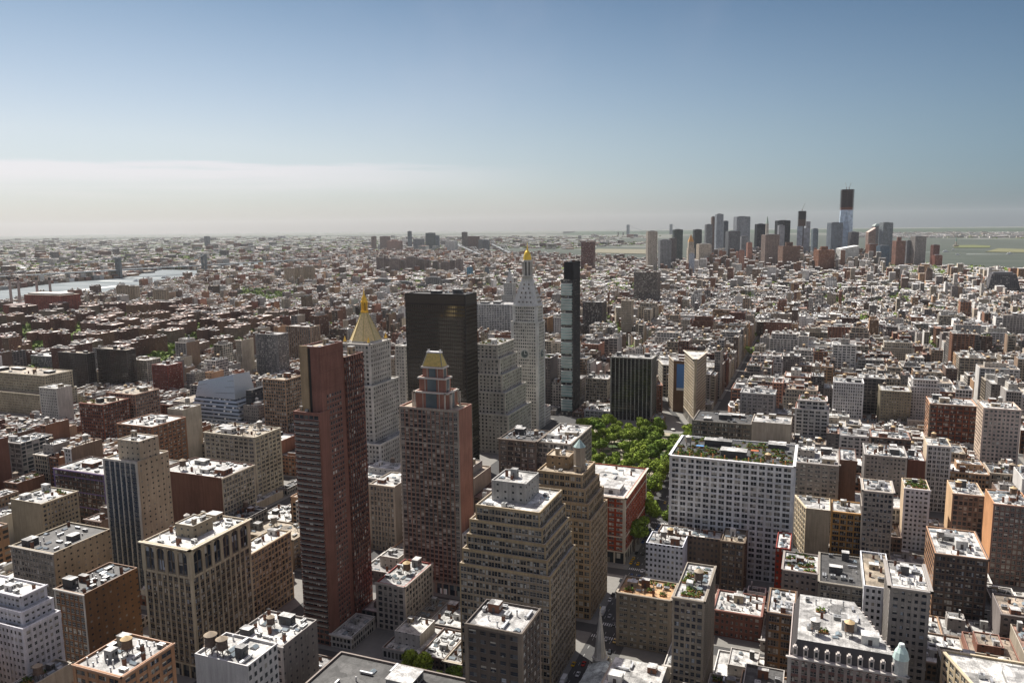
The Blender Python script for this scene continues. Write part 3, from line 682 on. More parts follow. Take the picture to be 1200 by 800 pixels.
# insurance tower with gilded octagonal pyramid
def pyramid_tower():
    Y0 = 545.0; X1, Z = atY(437, 482, Y0) if False else atY(478, 478, Y0)
    XL = atY(402, 470, Y0)[0]; XR, zr = atY(443, 478, Y0)
    # main mass and its flank
    zt = atY(455, 398, Y0 + 8)[1]
    a0 = atY(412, 470, Y0)[0]; b0 = atY(436, 480, Y0)[0]
    W = 27.0; x0 = atY(427, 398, Y0 + 14)[0] - W / 2
    P = rect(x0, x0 + W, Y0, Y0 + 32)
    low = rect(x0 - 3, x0 + W + 3, Y0 - 3, Y0 + 40); low2 = rect(x0 - 12, x0 + W + 12, Y0 - 9, Y0 + 50)
    zA = atY(430, 403, Y0)[1]; zB = zA - 34; zC = 58
    tiers = [(low2, 0, zC), (low, zC - 1, zB), (P, zB - 1, zA)]; claim(tiers, 540)
    col = (.50, .475, .43)
    o = building('office_tower', 'pale stone tower topped by a gilded pyramid with gold finials', 'tower', tiers, col, (3.0, 1.5, 3.7, 1.7, 0, .4, 0), faces='wwbs', trim=(.6, .57, .52), roofc=RS, n=0, tanks=0, cornice=1.0, belts=(2, 5), seed=21, wkind=0, arch=True)
    cx, cy = x0 + W / 2, Y0 + 16
    apex = atY(426.5, 366, cy)[1]; mb = MB(); oc = lambda r, k=8: [(cx + r * math.cos(math.pi / 8 + i * math.pi / 4), cy + r * math.sin(math.pi / 8 + i * math.pi / 4)) for i in range(8)]
    mb.loft(oc(14.2), zA - .9, oc(13.6), zA + 1.2, 'masonry', (.5, .47, .42)); mb.build('pyramid_base', o)
    mb = MB(); mb.loft(oc(13.2), zA + 1.2, oc(2.6), apex, 'gilding', (.72, .55, .27))
    for p, q in zip(oc(13.2), oc(2.6)): mb.bar((*p, zA + 1.2), (*q, apex), .28, 'gilding', (.5, .4, .16))
    mb.build('gilded_pyramid', o)
    tip = atY(426.5, 337, cy)[1]; hh = tip - apex; mb = MB(); G = (.85, .5, .06)
    mb.loft(oc(3.2), apex, oc(3.2), apex + .08 * hh, 'gilding', G)
    for i in range(8): x, y = oc(2.4)[i]; mb.bar((x, y, apex), (x, y, apex + .42 * hh), .28, 'gilding', G)
    mb.cyl(cx, cy, 1.1, 1.1, apex, apex + .4 * hh, 8, 'gilding', (.3, .2, .05)); mb.loft(oc(3.0), apex + .4 * hh, oc(2.9), apex + .46 * hh, 'gilding', G, bottom=True)
    mb.loft(oc(2.3), apex + .46 * hh, oc(1.9), apex + .6 * hh, 'gilding', G); mb.loft(oc(1.9), apex + .6 * hh, oc(.7), apex + .72 * hh, 'gilding', G); mb.loft(oc(.6), apex + .72 * hh, oc(.1), tip, 'gilding', G)
    mb.build('gold_lantern', o)
    for x, y in ((x0 + 2.2, Y0 + 2.2), (x0 + W - 2.2, Y0 + 2.2), (x0 + W - 2.2, Y0 + 29.8), (x0 + 2.2, Y0 + 29.8)):
        mb = MB(); mb.cyl(x, y, 1.2, 1.2, zA - 1, zA + 1, 8, 'masonry', col); mb.cyl(x, y, 1.3, .15, zA + 1, zA + 5.5, 8, 'gilding', (.9, .55, .1)); mb.build('gold_finial', o)
    HREF.append(('gold pyramid tower', 450, 440, Y0))
pyramid_tower()

# campanile with clock
def clock_tower():
    Y0 = 826.0; X0, Z = atY(599, 376, Y0); X1 = atY(630.5, 378, Y0)[0]; D = depth_to(X1, Z, Y0, 635.5)
    D = max(D, 22); P = rect(X0, X1, Y0, Y0 + D); col = (.60, .575, .53); cx, cy = (X0 + X1) / 2, Y0 + D / 2
    Z2 = atY(602, 357.5, Y0 + 1.5)[1]; P2 = inset(P, 1.6); tiers = [(P, 0, Z), (P2, Z - 1, Z2)]; claim(tiers, 497)
    o = building('clock_tower', 'white marble campanile with a big clock face and golden lantern', 'tower', tiers, col, (2.55, .95, 3.75, 1.75, 0, .35, 0), faces='wwbs', trim=(.64, .63, .6), roofc=RS, n=0, tanks=0, cornice=1.2, belts=(3, 6), seed=22, corner=3.2, arch=True, maxwin=100)
    Z3 = atY(616, 324, cy)[1]; q = inset(P2, (P2[1][0] - P2[0][0]) / 2 - 5.8); mb = MB(); mb.loft(P2, Z2, q, Z3, 'masonry', (.62, .61, .58)); mb.build('pyramid_roof', o)
    # dormers of the steep roof
    for r_i, fr in enumerate((.08, .24, .40, .55, .69)):
        k = 4 - (r_i + 1) // 2
        for e in (0, 1):
            for j in range(k):
                s_ = (j + .5) / k
                A = P2[e]; B = P2[(e + 1) % 4]; C = q[e]; D_ = q[(e + 1) % 4]
                a = (A[0] + (C[0] - A[0]) * fr, A[1] + (C[1] - A[1]) * fr); b = (B[0] + (D_[0] - B[0]) * fr, B[1] + (D_[1] - B[1]) * fr)
                s2 = .16 + .68 * s_; x, y = a[0] + (b[0] - a[0]) * s2, a[1] + (b[1] - a[1]) * s2; z = Z2 + (Z3 - Z2) * fr; uu = edges(P2)[e][1]; nn = edges(P2)[e][2]
                mb = MB(); mb.obox((x, y), uu, nn, -.95, .95, -1.5, .35, z, z + 2.6, 'masonry', col); mb.obox((x, y), uu, nn, -.6, .6, .35, .38, z + .3, z + 2.2, 'window_glass', (.6, .6, .6)); mb.build('dormer', o)
    mb = MB(); zl = Z3; z4 = atY(616, 304.5, cy)[1]; mb.box(cx - 6, cx + 6, cy - 6, cy + 6, zl, zl + 1.4, 'masonry', col)
    oc = lambda r: [(cx + r * math.cos(math.pi / 8 + i * math.pi / 4), cy + r * math.sin(math.pi / 8 + i * math.pi / 4)) for i in range(8)]
    for i in range(8): x, y = oc(5.0)[i]; mb.bar((x, y, zl + 1.4), (x, y, z4 - 2), .75, 'masonry', col)
    mb.cyl(cx, cy, 3.4, 3.4, zl + 1.4, z4 - 2, 8, 'masonry', (.3, .29, .27)); mb.loft(oc(6.2), z4 - 2, oc(5.6), z4, 'masonry', col, bottom=True); mb.build('lantern', o)
    z5 = atY(616, 293, cy)[1]; z6 = atY(616, 285, cy)[1]; G = (.85, .56, .08); mb = MB()
    for i in range(5): a, b = i / 5 * math.pi / 2, (i + 1) / 5 * math.pi / 2; mb.cyl(cx, cy, 4.7 * math.cos(a), 4.7 * math.cos(b), z4 + (z5 - z4) * math.sin(a), z4 + (z5 - z4) * math.sin(b), 12, 'gilding', G, cap=False)
    mb.cyl(cx, cy, 1.1, 1.0, z5 - .6, z5 + 2, 8, 'gilding', G); mb.cyl(cx, cy, .8, .05, z5 + 2, z6 + 2, 8, 'gilding', G); mb.build('gold_dome', o)
    zc = atY(611, 414.5, Y0)[1]
    for e in (0, 1):
        a, u, n, l = edges(P)[e]; c = l / 2
        def disc(r, d, mat, colr, name=None, par=None):
            mb = MB(); k = 28; pts = [(a[0] + u[0] * (c + r * math.cos(t)) + n[0] * d, a[1] + u[1] * (c + r * math.cos(t)) + n[1] * d, zc + r * math.sin(t)) for t in [i * 2 * math.pi / k for i in range(k)]]
            ba = [(p[0] - n[0] * (d + .3), p[1] - n[1] * (d + .3), p[2]) for p in pts]
            mb.face(pts, mat, colr)
            for i in range(k): j = (i + 1) % k; mb.face([ba[i], ba[j], pts[j], pts[i]], mat, sh(colr, .8))
            return mb
        mb = MB(); mb.obox(a, u, n, c - 5.2, c + 5.2, 0, .55, zc - 5.2, zc + 5.2, 'masonry', col); mb.build('clock_surround', o)
        k = disc(4.9, .75, 'painted', (.34, .36, .34)).build('clock_face', o)
        mb = disc(3.9, .78, 'painted', (.07, .09, .09)); mb.build('clock_dial', k)
        mb = MB(); mb.obox(a, u, n, c - .2, c + .2, .8, .86, zc, zc + 3.9, 'painted', (.75, .75, .7)); mb.obox(a, u, n, c, c + 2.4, .8, .86, zc - .2, zc + .2, 'painted', (.75, .75, .7)); mb.build('clock_hand', k)
    HREF.append(('white clock tower', 616, 430, Y0))
clock_tower()

# the great pale stepped office block beside it
hero('office_building', 'huge pale limestone office block stepping back toward a green-planted roof', 'building', 557, 583, 404, 735, 46, (.50, .465, .41), (4.2, 2.1, 3.8, 1.6, 0, .3, 0), vis=540,
     steps=((14, 0, 3, 2, 2), (16, 0, 4, 3, 2), (18, 0, 4, 3, 2), (22, 0, 5, 4, 2)), faces='wwbb', green=14, n=3, tanks=0, ref='stepped pale office block', cornice=.5)
# thin glass condominium
def glass_condo():
    Y0 = 905; X0, Z = atY(657.5, 327, Y0); X1 = atY(671.5, 328, Y0)[0]; D = depth_to(X1, Z, Y0, 681); D = min(max(D, 14), 30); Zt = atY(672, 307, Y0 + 2)[1]
    P = rect(X0, X1, Y0, Y0 + D); P2 = rect(X0 + 3, X1 - .1, Y0 + 2, Y0 + D - .1); tiers = [(P, 0, Z), (P2, Z - 1, Zt)]; claim(tiers, 482)
    o = building('condominium_tower', 'thin glass condominium tower with pale balcony bays and a black side', 'tower', tiers, (.03, .03, .032), (2.6, .2, 3.7, .8, 0, .2, 0), faces=['wpbb', 'bbbb'], trim=(.03, .03, .03), roofc=RB, n=1, tanks=0, cornice=0, seed=31, glass=(2, 2, 2), cmat='curtain_glass', wkind=2)
    z = 6
    a, u, n, l = edges(P)[0]; k = 0
    while z < Z - 5:
        for s_ in range(4):
            zz = z + s_ * 3.6
            if zz > Z - 4: break
            mb = MB(); mb.obox(a, u, n, .4, l * .93, .05, 2.0, zz, zz + 3.3, 'curtain_glass', (.24, .33, .33), bottom=True); mb.obox(a, u, n, .3, l * .95, .05, 2.1, zz + 3.0, zz + 3.35, 'painted', (.7, .7, .68), bottom=True); mb.build('glass_bay', o)
        z += 4 * 3.6 + 3.4
    HREF.append(('thin glass tower', 668, 400, Y0))
glass_condo()
hero('apartment_tower', 'dark slab tower with pale vertical ribs at the far edge of the park', 'tower', 716, 764, 420, 905, 26, (.34, .33, .30), (4.6, .9, 3.1, 1.0, 2, .7, 0), vis=500, faces='wwbb', trim=(.35, .34, .31), roofc=RS, n=3, tanks=1, cornice=0, ref='dark ribbed slab', spcol=(.045, .045, .042), wkind=3, seed=5)

# wedge-shaped building at the meeting of two avenues
def wedge():
    Z = 81.0; P = [(-130.9, 891.2), (-130.1, 890.2), (-128.7, 890), (-127.7, 891.2), (-125, 949), (-151, 949)]; tiers = [(P, 0, Z)]; claim(tiers, 503)
    o = building('wedge_building', 'tall narrow wedge-shaped limestone building with a heavy roof cornice', 'building', tiers, (.50, .42, .31), (4.4, 1.5, 3.8, 1.5, 0, .1, 0), faces='bbbwsw', trim=(.52, .46, .38), roofc=RW, n=4, tanks=0, cornice=1.9, belts=(3, 15, 17), base=12, wkind=5, seed=41, corner=1.4)
    HREF.append(('wedge building', 817, 455, 890))
wedge()
P = [(-167, 966), (-133, 966), (-133, 1000), (-179, 1000)]; zb_ = atY(800, 423, 966)[1]; claim([(P, 0, zb_)], 480)
o = building('loft_building', 'loft block behind the wedge building with a blue advertising wall', 'building', [(P, 0, zb_)], (.40, .33, .25), (4.4, 1.5, 4.2, 1.6, 0, .12, 0), faces='bwsw', trim=(.5, .43, .33), sidecol=(.2, .13, .09), n=5, tanks=1, seed=43, wkind=5)
mb = MB(); a, u, n, l = edges(P)[0]; mb.obox(a, u, n, l * .12, l * .6, 0, .4, zb_ - 34, zb_ - 4, 'painted', (.09, .22, .50)); mb.obox(a, u, n, l * .12, l * .6, 0, .42, zb_ - 37, zb_ - 34.1, 'painted', (.7, .7, .68)); mb.build('billboard', o)
P = [(-133 + 2, 1049), (-128, 1049), (-128, 1112), (-205, 1112), (-203, 1049)]; P = [(-196, 1049), (-129, 1049), (-129, 1090), (-210, 1090)]; claim([(P, 0, 44)])
building('loft_building', 'pale loft block on the avenue two blocks behind the wedge building', 'building', [(P, 0, 44)], (.42, .38, .31), (4.0, 1.4, 4.2, 1.5, 0, .12, 0), faces='wwsw', n=5, tanks=2, seed=44)

# ---- centre foreground
hero('office_building', 'tan stepped loft tower below the brick towers with ribbon windows and terraces', 'building', 558, 632, 600, 352, 36, (.34, .285, .215), (3.5, .45, 3.75, 1.15, 1, .3, 0), vis=796,
     steps=((7.5, 3, 2, 1.5, 0), (7.5, 1, 2, 1.5, 0), (7.5, 2, 1.5, 1.5, 0), (7.5, 1, 2, 1.5, 0)), faces='wwbb', trim=(.40, .32, .21), roofc=RW, n=4, tanks=0, ref='tan stepped loft tower', seed=11, base=0, bulk=3, cornice=.3, wkind=1, pent=(.12, .68, .3, .85, 10, (.34, .33, .31)))
def stepped_turret():
    Y0 = 424; X1, Z = atY(682, 556, Y0 + 6); X0 = atY(630, 550, Y0 + 6)[0]
    P = rect(X0, X1, Y0 + 6, Y0 + 34); tiers = [(P, 0, Z)]; poly = P; z = Z; al = [(P, Z)]
    for drop, el, er, ef, eb in ((8, 1.5, 2.5, 2, 1), (8, 0, 2.5, 2, 1), (9, 1.5, 2, 2, 2)): poly = grow(poly, el, er, ef, eb); z -= drop; al.append((poly, z))
    al = al[::-1]; tiers = [(al[i][0], 0 if i == 0 else al[i - 1][1] - 1, al[i][1]) for i in range(len(al))]; claim(tiers, 735)
    o = building('office_building', 'brown brick wedding-cake office building with a square green-capped turret', 'building', tiers, (.35, .27, .18), (3.2, .8, 3.7, 1.25, 1, .3, 0), faces='wwbb', trim=(.37, .29, .2), roofc=RT_, n=3, tanks=0, bulk=1, seed=12, pent=(.08, .6, .35, .8, 7, (.36, .27, .18)), cornice=.3, wkind=1)
    cx, zt = atY(678, 524, Y0 + 14); x_, za = atY(678, 546, Y0 + 14); mb = MB(); cy = Y0 + 16; mb.cyl(cx, cy, 3.6, 3.6, Z - 1, zt, 8, 'masonry', (.36, .31, .25), ph=math.pi / 8); mb.build('turret', o)
    mb = MB(); mb.cyl(cx, cy, 3.9, .1, zt, zt + 4.6, 8, 'painted', (.3, .4, .38), ph=math.pi / 8, bottom=True); mb.build('turret_roof', o)
    HREF.append(('green-turreted building', 665, 600, Y0))
stepped_turret()
def red_block():
    Z = 48; P = rect(-190, FE, 507, 577); claim([(P, 0, Z)], 655)
    o = building('office_building', 'big red brick block with a white cornice facing the park trees', 'building', [(P, 0, Z)], (.26, .075, .05), 'pair', faces='wwsb', trim=(.55, .5, .42), roofc=RW, n=16, tanks=0, cornice=1.6, belts=(3, 9), base=9, seed=13, spcol=(.26, .08, .055), bulk=2)
    HREF.append(('red park-side block', 735, 610, 507))
red_block()
hero('office_building', 'dark brown brick block with crenellated corner, lowest beside the stepped loft tower', 'building', 545, 611, 742, 268, 22, (.095, .08, .07), (4.0, 1.6, 3.6, 1.9, 0, .3, 0), vis=800, faces='wwbb', trim=(.2, .17, .14), roofc=RS, n=5, tanks=0, seed=14, cornice=.3, ref='dark brown corner block')
# 230: white grid block with roof garden
def garden_block():
    Y0 = 512; X1, Z = atY(930, 546, Y0); X0 = atY(785.5, 533, Y0)[0]; P = rect(X0, X1, Y0, Y0 + 52); claim([(P, 0, Z)], 668)
    o = building('office_building', 'wide white office block with paired windows and a planted rooftop bar', 'building', [(P, 0, Z)], (.70, .70, .69), (5.0, 1.5, 3.75, 1.4, 1, .4, 0), faces='wwbw', trim=(.68, .68, .68), roofc=RB, n=2, tanks=2, green=64, cornice=1.3, belts=(15, 18), seed=15, bulk=4, wkind=0, glass=(.6, .6, .6))
    for k in range(3):
        mb = MB(); x = X0 + 14 + k * 18; mb.box(x, x + 5, Y0 + 20, Y0 + 23, Z + 1.6, Z + 1.9, 'painted', ((.1, .25, .5), (.7, .7, .68), (.45, .14, .06))[k], bottom=True)
        for a_ in (0.2, 4.6):
            for b_ in (.2, 2.6): mb.bar((x + a_, Y0 + 20 + b_, Z - 1), (x + a_, Y0 + 20 + b_, Z + 1.6), .08, 'metal', (.3, .3, .3))
        mb.build('roof_canopy', o)
    for k in range(10):
        x = X0 + 5 + (X1 - X0 - 10) * k / 9; mb = MB(); mb.box(x - .35, x + .35, Y0 + 1.2, Y0 + 1.8, Z - 1, Z + 2.4, 'timber', (.5, .22, .08)); mb.box(x - 2, x + 2, Y0 + 2.2, Y0 + 2.6, Z - 1, Z + .6, 'leaf', (.1, .14, .04)); mb.build('garden_screen', o)
    HREF.append(('garden-roof block', 857, 600, Y0))
garden_block()
# ---- other buildings, (name, label, xL, xR, yR, Y0, D, colour, style, extra)
def LS(rows):
    for name, label, xL, xR, yR, Y0, D, col, style, kw in rows: hero(name, label, 'building', xL, xR, yR, Y0, D, col, style, **kw)
LS([
 # right of the avenue, near
 ('loft_building', 'grey-tan loft block with an orange roof behind the church', 723, 786, 703, 402, 22, (.27, .235, .19), 'pair', dict(vis=764, roofc=(.55, .33, .16), faces='wwbw', n=6, tanks=0, green=5, ref='orange-roofed block')),
 ('loft_building', 'slim grey loft tower with a leafy roof and tank beside the orange-roofed block', 789, 825, 704, 345, 40, (.25, .22, .18), 'dense', dict(vis=798, faces='wwbb', green=8, n=4, tanks=1, belts=(7,), ref='slim leafy-roofed loft')),
 ('loft_building', 'white-painted party wall building with tanks behind the orange-roofed block', 757, 800, 641, 470, 20, (.62, .63, .67), 'punch', dict(vis=692, faces='sbbb', sidecol=(.60, .62, .68), n=5, tanks=2, ref='white-painted building')),
 ('apartment_building', 'long brown brick slab with white roof in front of the white garden-roof block', 771, 844, 632, 489, 14, (.16, .125, .10), 'punch', dict(vis=690, faces='sbbb', roofc=RW, n=9, tanks=0)),
 ('loft_building', 'dark brown loft with a fire escape in front of the white garden-roof block', 845, 872, 636, 482, 22, (.15, .115, .085), 'loft', dict(vis=690, faces='wwbb', roofc=RT_, n=6, tanks=0)),
 ('shop_building', 'low brick row with white roofs over shops beyond the parking lot', 836, 892, 722, 432, 26, (.2, .1, .08), 'punch', dict(vis=752, roofc=RW, n=9, tanks=0, seed=3)),
 ('loft_building', 'rust-brown loft with broad windows and snow-white rooftop clutter beside the low shops', 899, 931, 721, 390, 28, (.2, .125, .075), 'big', dict(vis=782, roofc=RW, n=9, tanks=0, faces='wwbw', trim=(.1, .08, .07), ref='rust-brown broad-windowed loft')),
 ('brick_building', 'narrow red brick building with a white roof under the garden-roof block', 909, 926, 643, 470, 26, (.27, .06, .045), 'punch', dict(vis=682, roofc=RW, n=4, tanks=0, faces='sbbs')),
 ('apartment_building', 'grey-brown apartment house with plants along its parapet, beneath the tan blank wall', 917, 959, 672, 433, 26, (.25, .22, .2), 'punch', dict(vis=722, roofc=RW, n=5, tanks=0, green=7)),
 ('loft_building', 'olive-grey block with a dark green roof box beside a white side wall', 960, 1012, 688, 424, 40, (.24, .22, .185), 'loft', dict(vis=738, roofc=RB, n=4, tanks=0, bulk=4)),
 ('apartment_building', 'white-painted wall with two columns of windows, above the mansard hotel', 1012.5, 1046, 690, 416, 46, (.66, .67, .7), 'punch', dict(vis=728, faces='sbbs', sidecol=(.66, .67, .69), roofc=RT_, n=3, tanks=0, ref='white-painted side wall')),
 ('hotel_building', 'ornate grey hotel with pedimented top and white roof, beside the white side wall', 1044, 1090, 692, 384, 30, (.27, .25, .23), 'punch', dict(vis=775, roofc=RW, n=6, tanks=0, faces='wwbw', belts=(5, 8), cornice=1.4, arch=True)),
 ('loft_building', 'massive dark brown brick loft block with a white roof and a tank', 1096, 1158, 655, 492, 44, (.115, .085, .07), (5.0, .9, 3.7, 1.3, 2, .3, 0), dict(vis=737, roofc=RW, n=9, tanks=1, faces='wwbs', sidecol=(.42, .26, .17), ref='massive dark brown block')),
 ('loft_building', 'tan gridded loft with wide dark windows at the edge beyond the massive brown block', 1163, 1216, 641, 566, 30, (.3, .27, .23), 'big', dict(vis=692, roofc=RW, n=8, tanks=1)),
 ('office_building', 'slim grey stone office tower with an arched crest beside the orange brick building', 1012, 1047, 577, 560, 26, (.33, .3, .27), 'dense', dict(vis=665, faces='wwbw', sidecol=(.5, .42, .34), n=4, tanks=0, belts=(12, 15), cornice=1.2, arch=True, ref='slim grey stone tower')),
 ('loft_building', 'orange brick loft with a rooftop hut left of the slim grey tower', 975, 1011, 602, 568, 24, (.46, .28, .13), 'loft', dict(vis=652, faces='wwbs', n=3, tanks=0, bulk=1, ref='orange brick loft')),
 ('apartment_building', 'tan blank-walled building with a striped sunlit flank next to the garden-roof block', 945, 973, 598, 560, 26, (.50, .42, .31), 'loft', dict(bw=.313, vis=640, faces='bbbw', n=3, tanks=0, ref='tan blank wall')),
 ('office_building', 'ornate grey block with round-headed windows right behind the garden-roof block', 926, 983, 545, 612, 40, (.26, .235, .215), 'pair', dict(pent=(.1, .5, .4, .8, 5, (.3, .27, .24)), vis=585, faces='wwbb', roofc=RW, n=14, tanks=1, arch=True, belts=(9, 12), cornice=1.5)),
 ('brick_building', 'dark brick block with a white roof between ornate grey block and the grey tower', 984, 1004, 540, 616, 34, (.13, .08, .06), 'punch', dict(vis=600, faces='bbbb', n=4, tanks=0)),
 ('office_building', 'grey office block with square windows and cluttered roof, behind the slim grey tower', 1014, 1063, 536, 660, 34, (.32, .3, .28), 'punch', dict(vis=565, roofc=RW, n=14, tanks=1)),
 ('brick_building', 'plain dark maroon brick wall beside the white tower with the dark middle', 1064, 1085, 540, 665, 30, (.14, .07, .055), 'punch', dict(vis=572, faces='bbbb', roofc=RW, n=3, tanks=0)),
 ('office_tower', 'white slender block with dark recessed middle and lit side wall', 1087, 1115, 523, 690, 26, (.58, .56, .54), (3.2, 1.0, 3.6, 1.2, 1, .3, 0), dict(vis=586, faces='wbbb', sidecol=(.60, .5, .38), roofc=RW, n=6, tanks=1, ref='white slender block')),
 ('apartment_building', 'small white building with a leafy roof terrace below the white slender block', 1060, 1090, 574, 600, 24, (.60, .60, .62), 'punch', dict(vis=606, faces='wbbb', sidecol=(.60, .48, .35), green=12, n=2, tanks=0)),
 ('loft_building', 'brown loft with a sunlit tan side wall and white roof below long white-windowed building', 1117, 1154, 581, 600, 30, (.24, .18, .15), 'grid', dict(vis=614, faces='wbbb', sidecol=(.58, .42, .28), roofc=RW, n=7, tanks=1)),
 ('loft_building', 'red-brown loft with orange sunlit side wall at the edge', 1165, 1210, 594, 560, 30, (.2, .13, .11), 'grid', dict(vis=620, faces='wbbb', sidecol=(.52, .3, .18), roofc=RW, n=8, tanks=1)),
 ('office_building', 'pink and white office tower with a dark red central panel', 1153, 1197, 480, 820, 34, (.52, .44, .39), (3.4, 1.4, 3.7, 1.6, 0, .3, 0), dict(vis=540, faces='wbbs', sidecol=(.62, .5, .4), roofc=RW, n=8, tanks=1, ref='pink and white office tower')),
 ('loft_building', 'long dark red brick loft with rust bays beside the pink and white tower', 1090, 1146, 476, 880, 36, (.2, .075, .05), 'big', dict(vis=518, faces='wbbs', sidecol=(.55, .33, .22), n=8, tanks=1, trim=(.25, .2, .16))),
 ('loft_building', 'bright white loft with tall dark window columns among low roofs', 977, 1012, 449, 970, 30, (.62, .61, .6), 'vert', dict(vis=488, faces='wwbs', n=5, tanks=1)),
 ('loft_building', 'olive-brown loft with a pale roof beside a rust brick neighbour', 1032, 1068, 459, 960, 34, (.26, .23, .17), 'punch', dict(vis=500, n=5, tanks=1)),
 ('office_building', 'bronze-fronted office block with a dark roof box in front of the wedge building', 812, 880, 497, 760, 44, (.16, .135, .11), 'big', dict(vis=514, n=6, tanks=0, bulk=4, roofc=RB, trim=(.2, .19, .17))),
 ('office_building', 'broad windowless tan wall above the garden-roof block', 881, 927, 497, 735, 30, (.42, .37, .3), 'punch', dict(vis=520, faces='bbbb', n=3, tanks=0, bulk=1)),
 ('mansion_building', 'low slate-roofed building with round dormers behind the tan wall', 868, 908, 462, 830, 26, (.3, .29, .28), 'pair', dict(vis=476, n=6, tanks=0)),
 # under the towers
 ('loft_building', 'dark brown arcaded loft with a cluttered roof under the stepped pale block', 585, 628, 517, 560, 34, (.17, .14, .115), 'big', dict(vis=560, faces='wwbb', arch=True, n=10, tanks=1, roofc=RB, cornice=1.3, ref='dark arcaded loft')),
 ('office_building', 'pale block with a white roof and brown mansard beside the dark arcaded loft', 629, 668, 520, 566, 60, (.34, .31, .27), 'loft', dict(vis=540, faces='wwbb', n=12, tanks=0, roofc=RW)),
 ('office_building', 'small pale office fronting the park below the dark ribbed slab', 685, 713, 482, 905, 26, (.4, .4, .39), 'pair', dict(vis=505, n=4, tanks=0)),
 ('office_building', 'buff block with rows of windows behind the small park-front office', 686, 712, 444, 985, 30, (.36, .33, .28), 'loft', dict(vis=478, n=6, tanks=1)),
 ('office_building', 'pale block with dark vertical fins between the two brick towers', 433, 462, 570, 470, 30, (.37, .32, .26), 'vert', dict(vis=645, faces='wbbb', roofc=RW, n=3, tanks=0, base=0)),
 ('apartment_building', 'narrow white and red decorated building between the two brick towers', 441, 474, 687, 372, 34, (.42, .38, .34), (3.4, 1.2, 3.6, 1.1, 0, .4, 0), dict(vis=768, faces='wwbb', roofc=RS, n=8, tanks=1, sidecol=(.25, .07, .06), arch=True)),
 ('office_tower', 'cream tower with balconies partly behind the black office slab', 463, 474, 405, 700, 24, (.6, .56, .5), 'punch', dict(vis=540, n=1, tanks=0)),
 # left of the brick tower, near
 ('office_tower', 'cream stone office tower with tall arched top storeys and a carved cornice', 167, 222, 643, 293, 44, (.42, .36, .27), [(3.9, 1.15, 3.7, 1.2, 1, .45, 0), (7.0, 1.9, 12.0, 2.0, 1, .7, 0)], dict(vis=796, steps=((15, .04, .04, .04, .04),), faces='wwbs', trim=(.50, .44, .33), spcol=(.2, .165, .12), pent=(.3, .7, .3, .62, 6, (.3, .26, .2)), roofc=RW, n=8, tanks=0, bulk=1, arch=True, cornice=1.7, base=8, ref='cream tower with arched top', seed=51, wkind=2)),
 ('loft_building', 'tan loft with closely spaced windows abutting the arched cream tower', 262, 284, 654, 342, 44, (.40, .33, .23), 'grid', dict(vis=740, faces='wwbb', roofc=RW, n=6, tanks=0)),
 ('apartment_tower', 'glass-fronted tower with white fins, a tan side wall and red-topped penthouse', 122, 160, 541, 356, 26, (.46, .45, .43), (4.4, .75, 3.1, .7, 1, .7, 0), dict(vis=700, faces='wtbb', trim=(.5, .48, .44), sidecol=(.42, .355, .27), n=2, tanks=0, green=5, bulk=1, spcol=(.05, .065, .09), pent=(.3, .97, .15, .75, 12, (.44, .38, .3)), ref='glass tower with white fins', cornice=0, glass=(1, 1.5, 2), wkind=4, belts=())),
 ('loft_building', 'grey loft with a columned top and blank tan side beside the glass tower', 13, 62, 648, 292, 38, (.27, .25, .215), 'dense', dict(vis=760, faces='wtbb', sidecol=(.38, .32, .23), belts=(9, 12), cornice=1.1, roofc=RB, n=8, tanks=0, bulk=4, ref='grey loft with columned top')),
 ('loft_building', 'squat brown brick building with white-trimmed north front at the foot of the glass tower', 64, 98, 696, 270, 34, (.2, .12, .075), 'grid', dict(vis=770, faces='wtbb', trim=(.5, .48, .44), n=10, tanks=0, roofc=RB)),
 ('apartment_building', 'white stepped apartment house at the lower corner', -34, 24, 698, 240, 13, (.55, .54, .56), 'punch', dict(vis=765, steps=((6, 0, 4, 3, 0), (6, 0, 4, 3, 0)), n=4, tanks=0, roofc=RW)),
 ('apartment_building', 'pale grey house with arched windows and a black rooftop tower, beside the brick tower', 272, 331, 757, 268, 26, (.4, .38, .36), 'punch', dict(vis=800, faces='wtbb', n=12, tanks=1, bulk=4, roofc=RW, sidecol=(.22, .2, .185), arch=True)),
 ('apartment_building', 'plain white-grey building with twin tan tanks at the bottom edge', 228, 290, 780, 200, 16, (.44, .43, .42), 'punch', dict(vis=800, faces='bsbb', n=5, tanks=2, roofc=RW)),
 ('brick_building', 'tan and red building with a crowded tarred roof at the bottom edge', 86, 142, 792, 205, 26, (.33, .2, .13), 'pair', dict(vis=800, faces='wwbb', n=16, tanks=1, roofc=RS)),
 ('loft_building', 'dark brick building with a violet-painted cornice behind the glass tower', 63, 122, 556, 430, 34, (.12, .075, .06), 'loft', dict(vis=592, faces='wwbb', trim=(.2, .15, .28), belts=(4, 7, 10), n=8, tanks=1)),
 ('apartment_building', 'tan house with a white rooftop hut and round arches, left of the glass tower', 12, 48, 590, 380, 30, (.36, .31, .23), 'punch', dict(vis=640, faces='bwbb', n=5, tanks=0, green=4, bulk=2)),
 ('loft_building', 'white-roofed tan block with a square grid of windows behind the glass tower', 188, 260, 560, 425, 34, (.42, .38, .3), 'grid', dict(vis=600, faces='bwbb', sidecol=(.15, .085, .065), roofc=RW, n=9, tanks=1, ref='white-roofed tan block')),
 ('office_building', 'long beige arcaded office block with a pale roof right of the white-roofed tan block', 239, 298, 512, 518, 34, (.42, .38, .3), 'pair', dict(vis=590, faces='wwbb', arch=True, belts=(9,), n=14, tanks=2, roofc=RT_, ref='long beige arcaded block')),
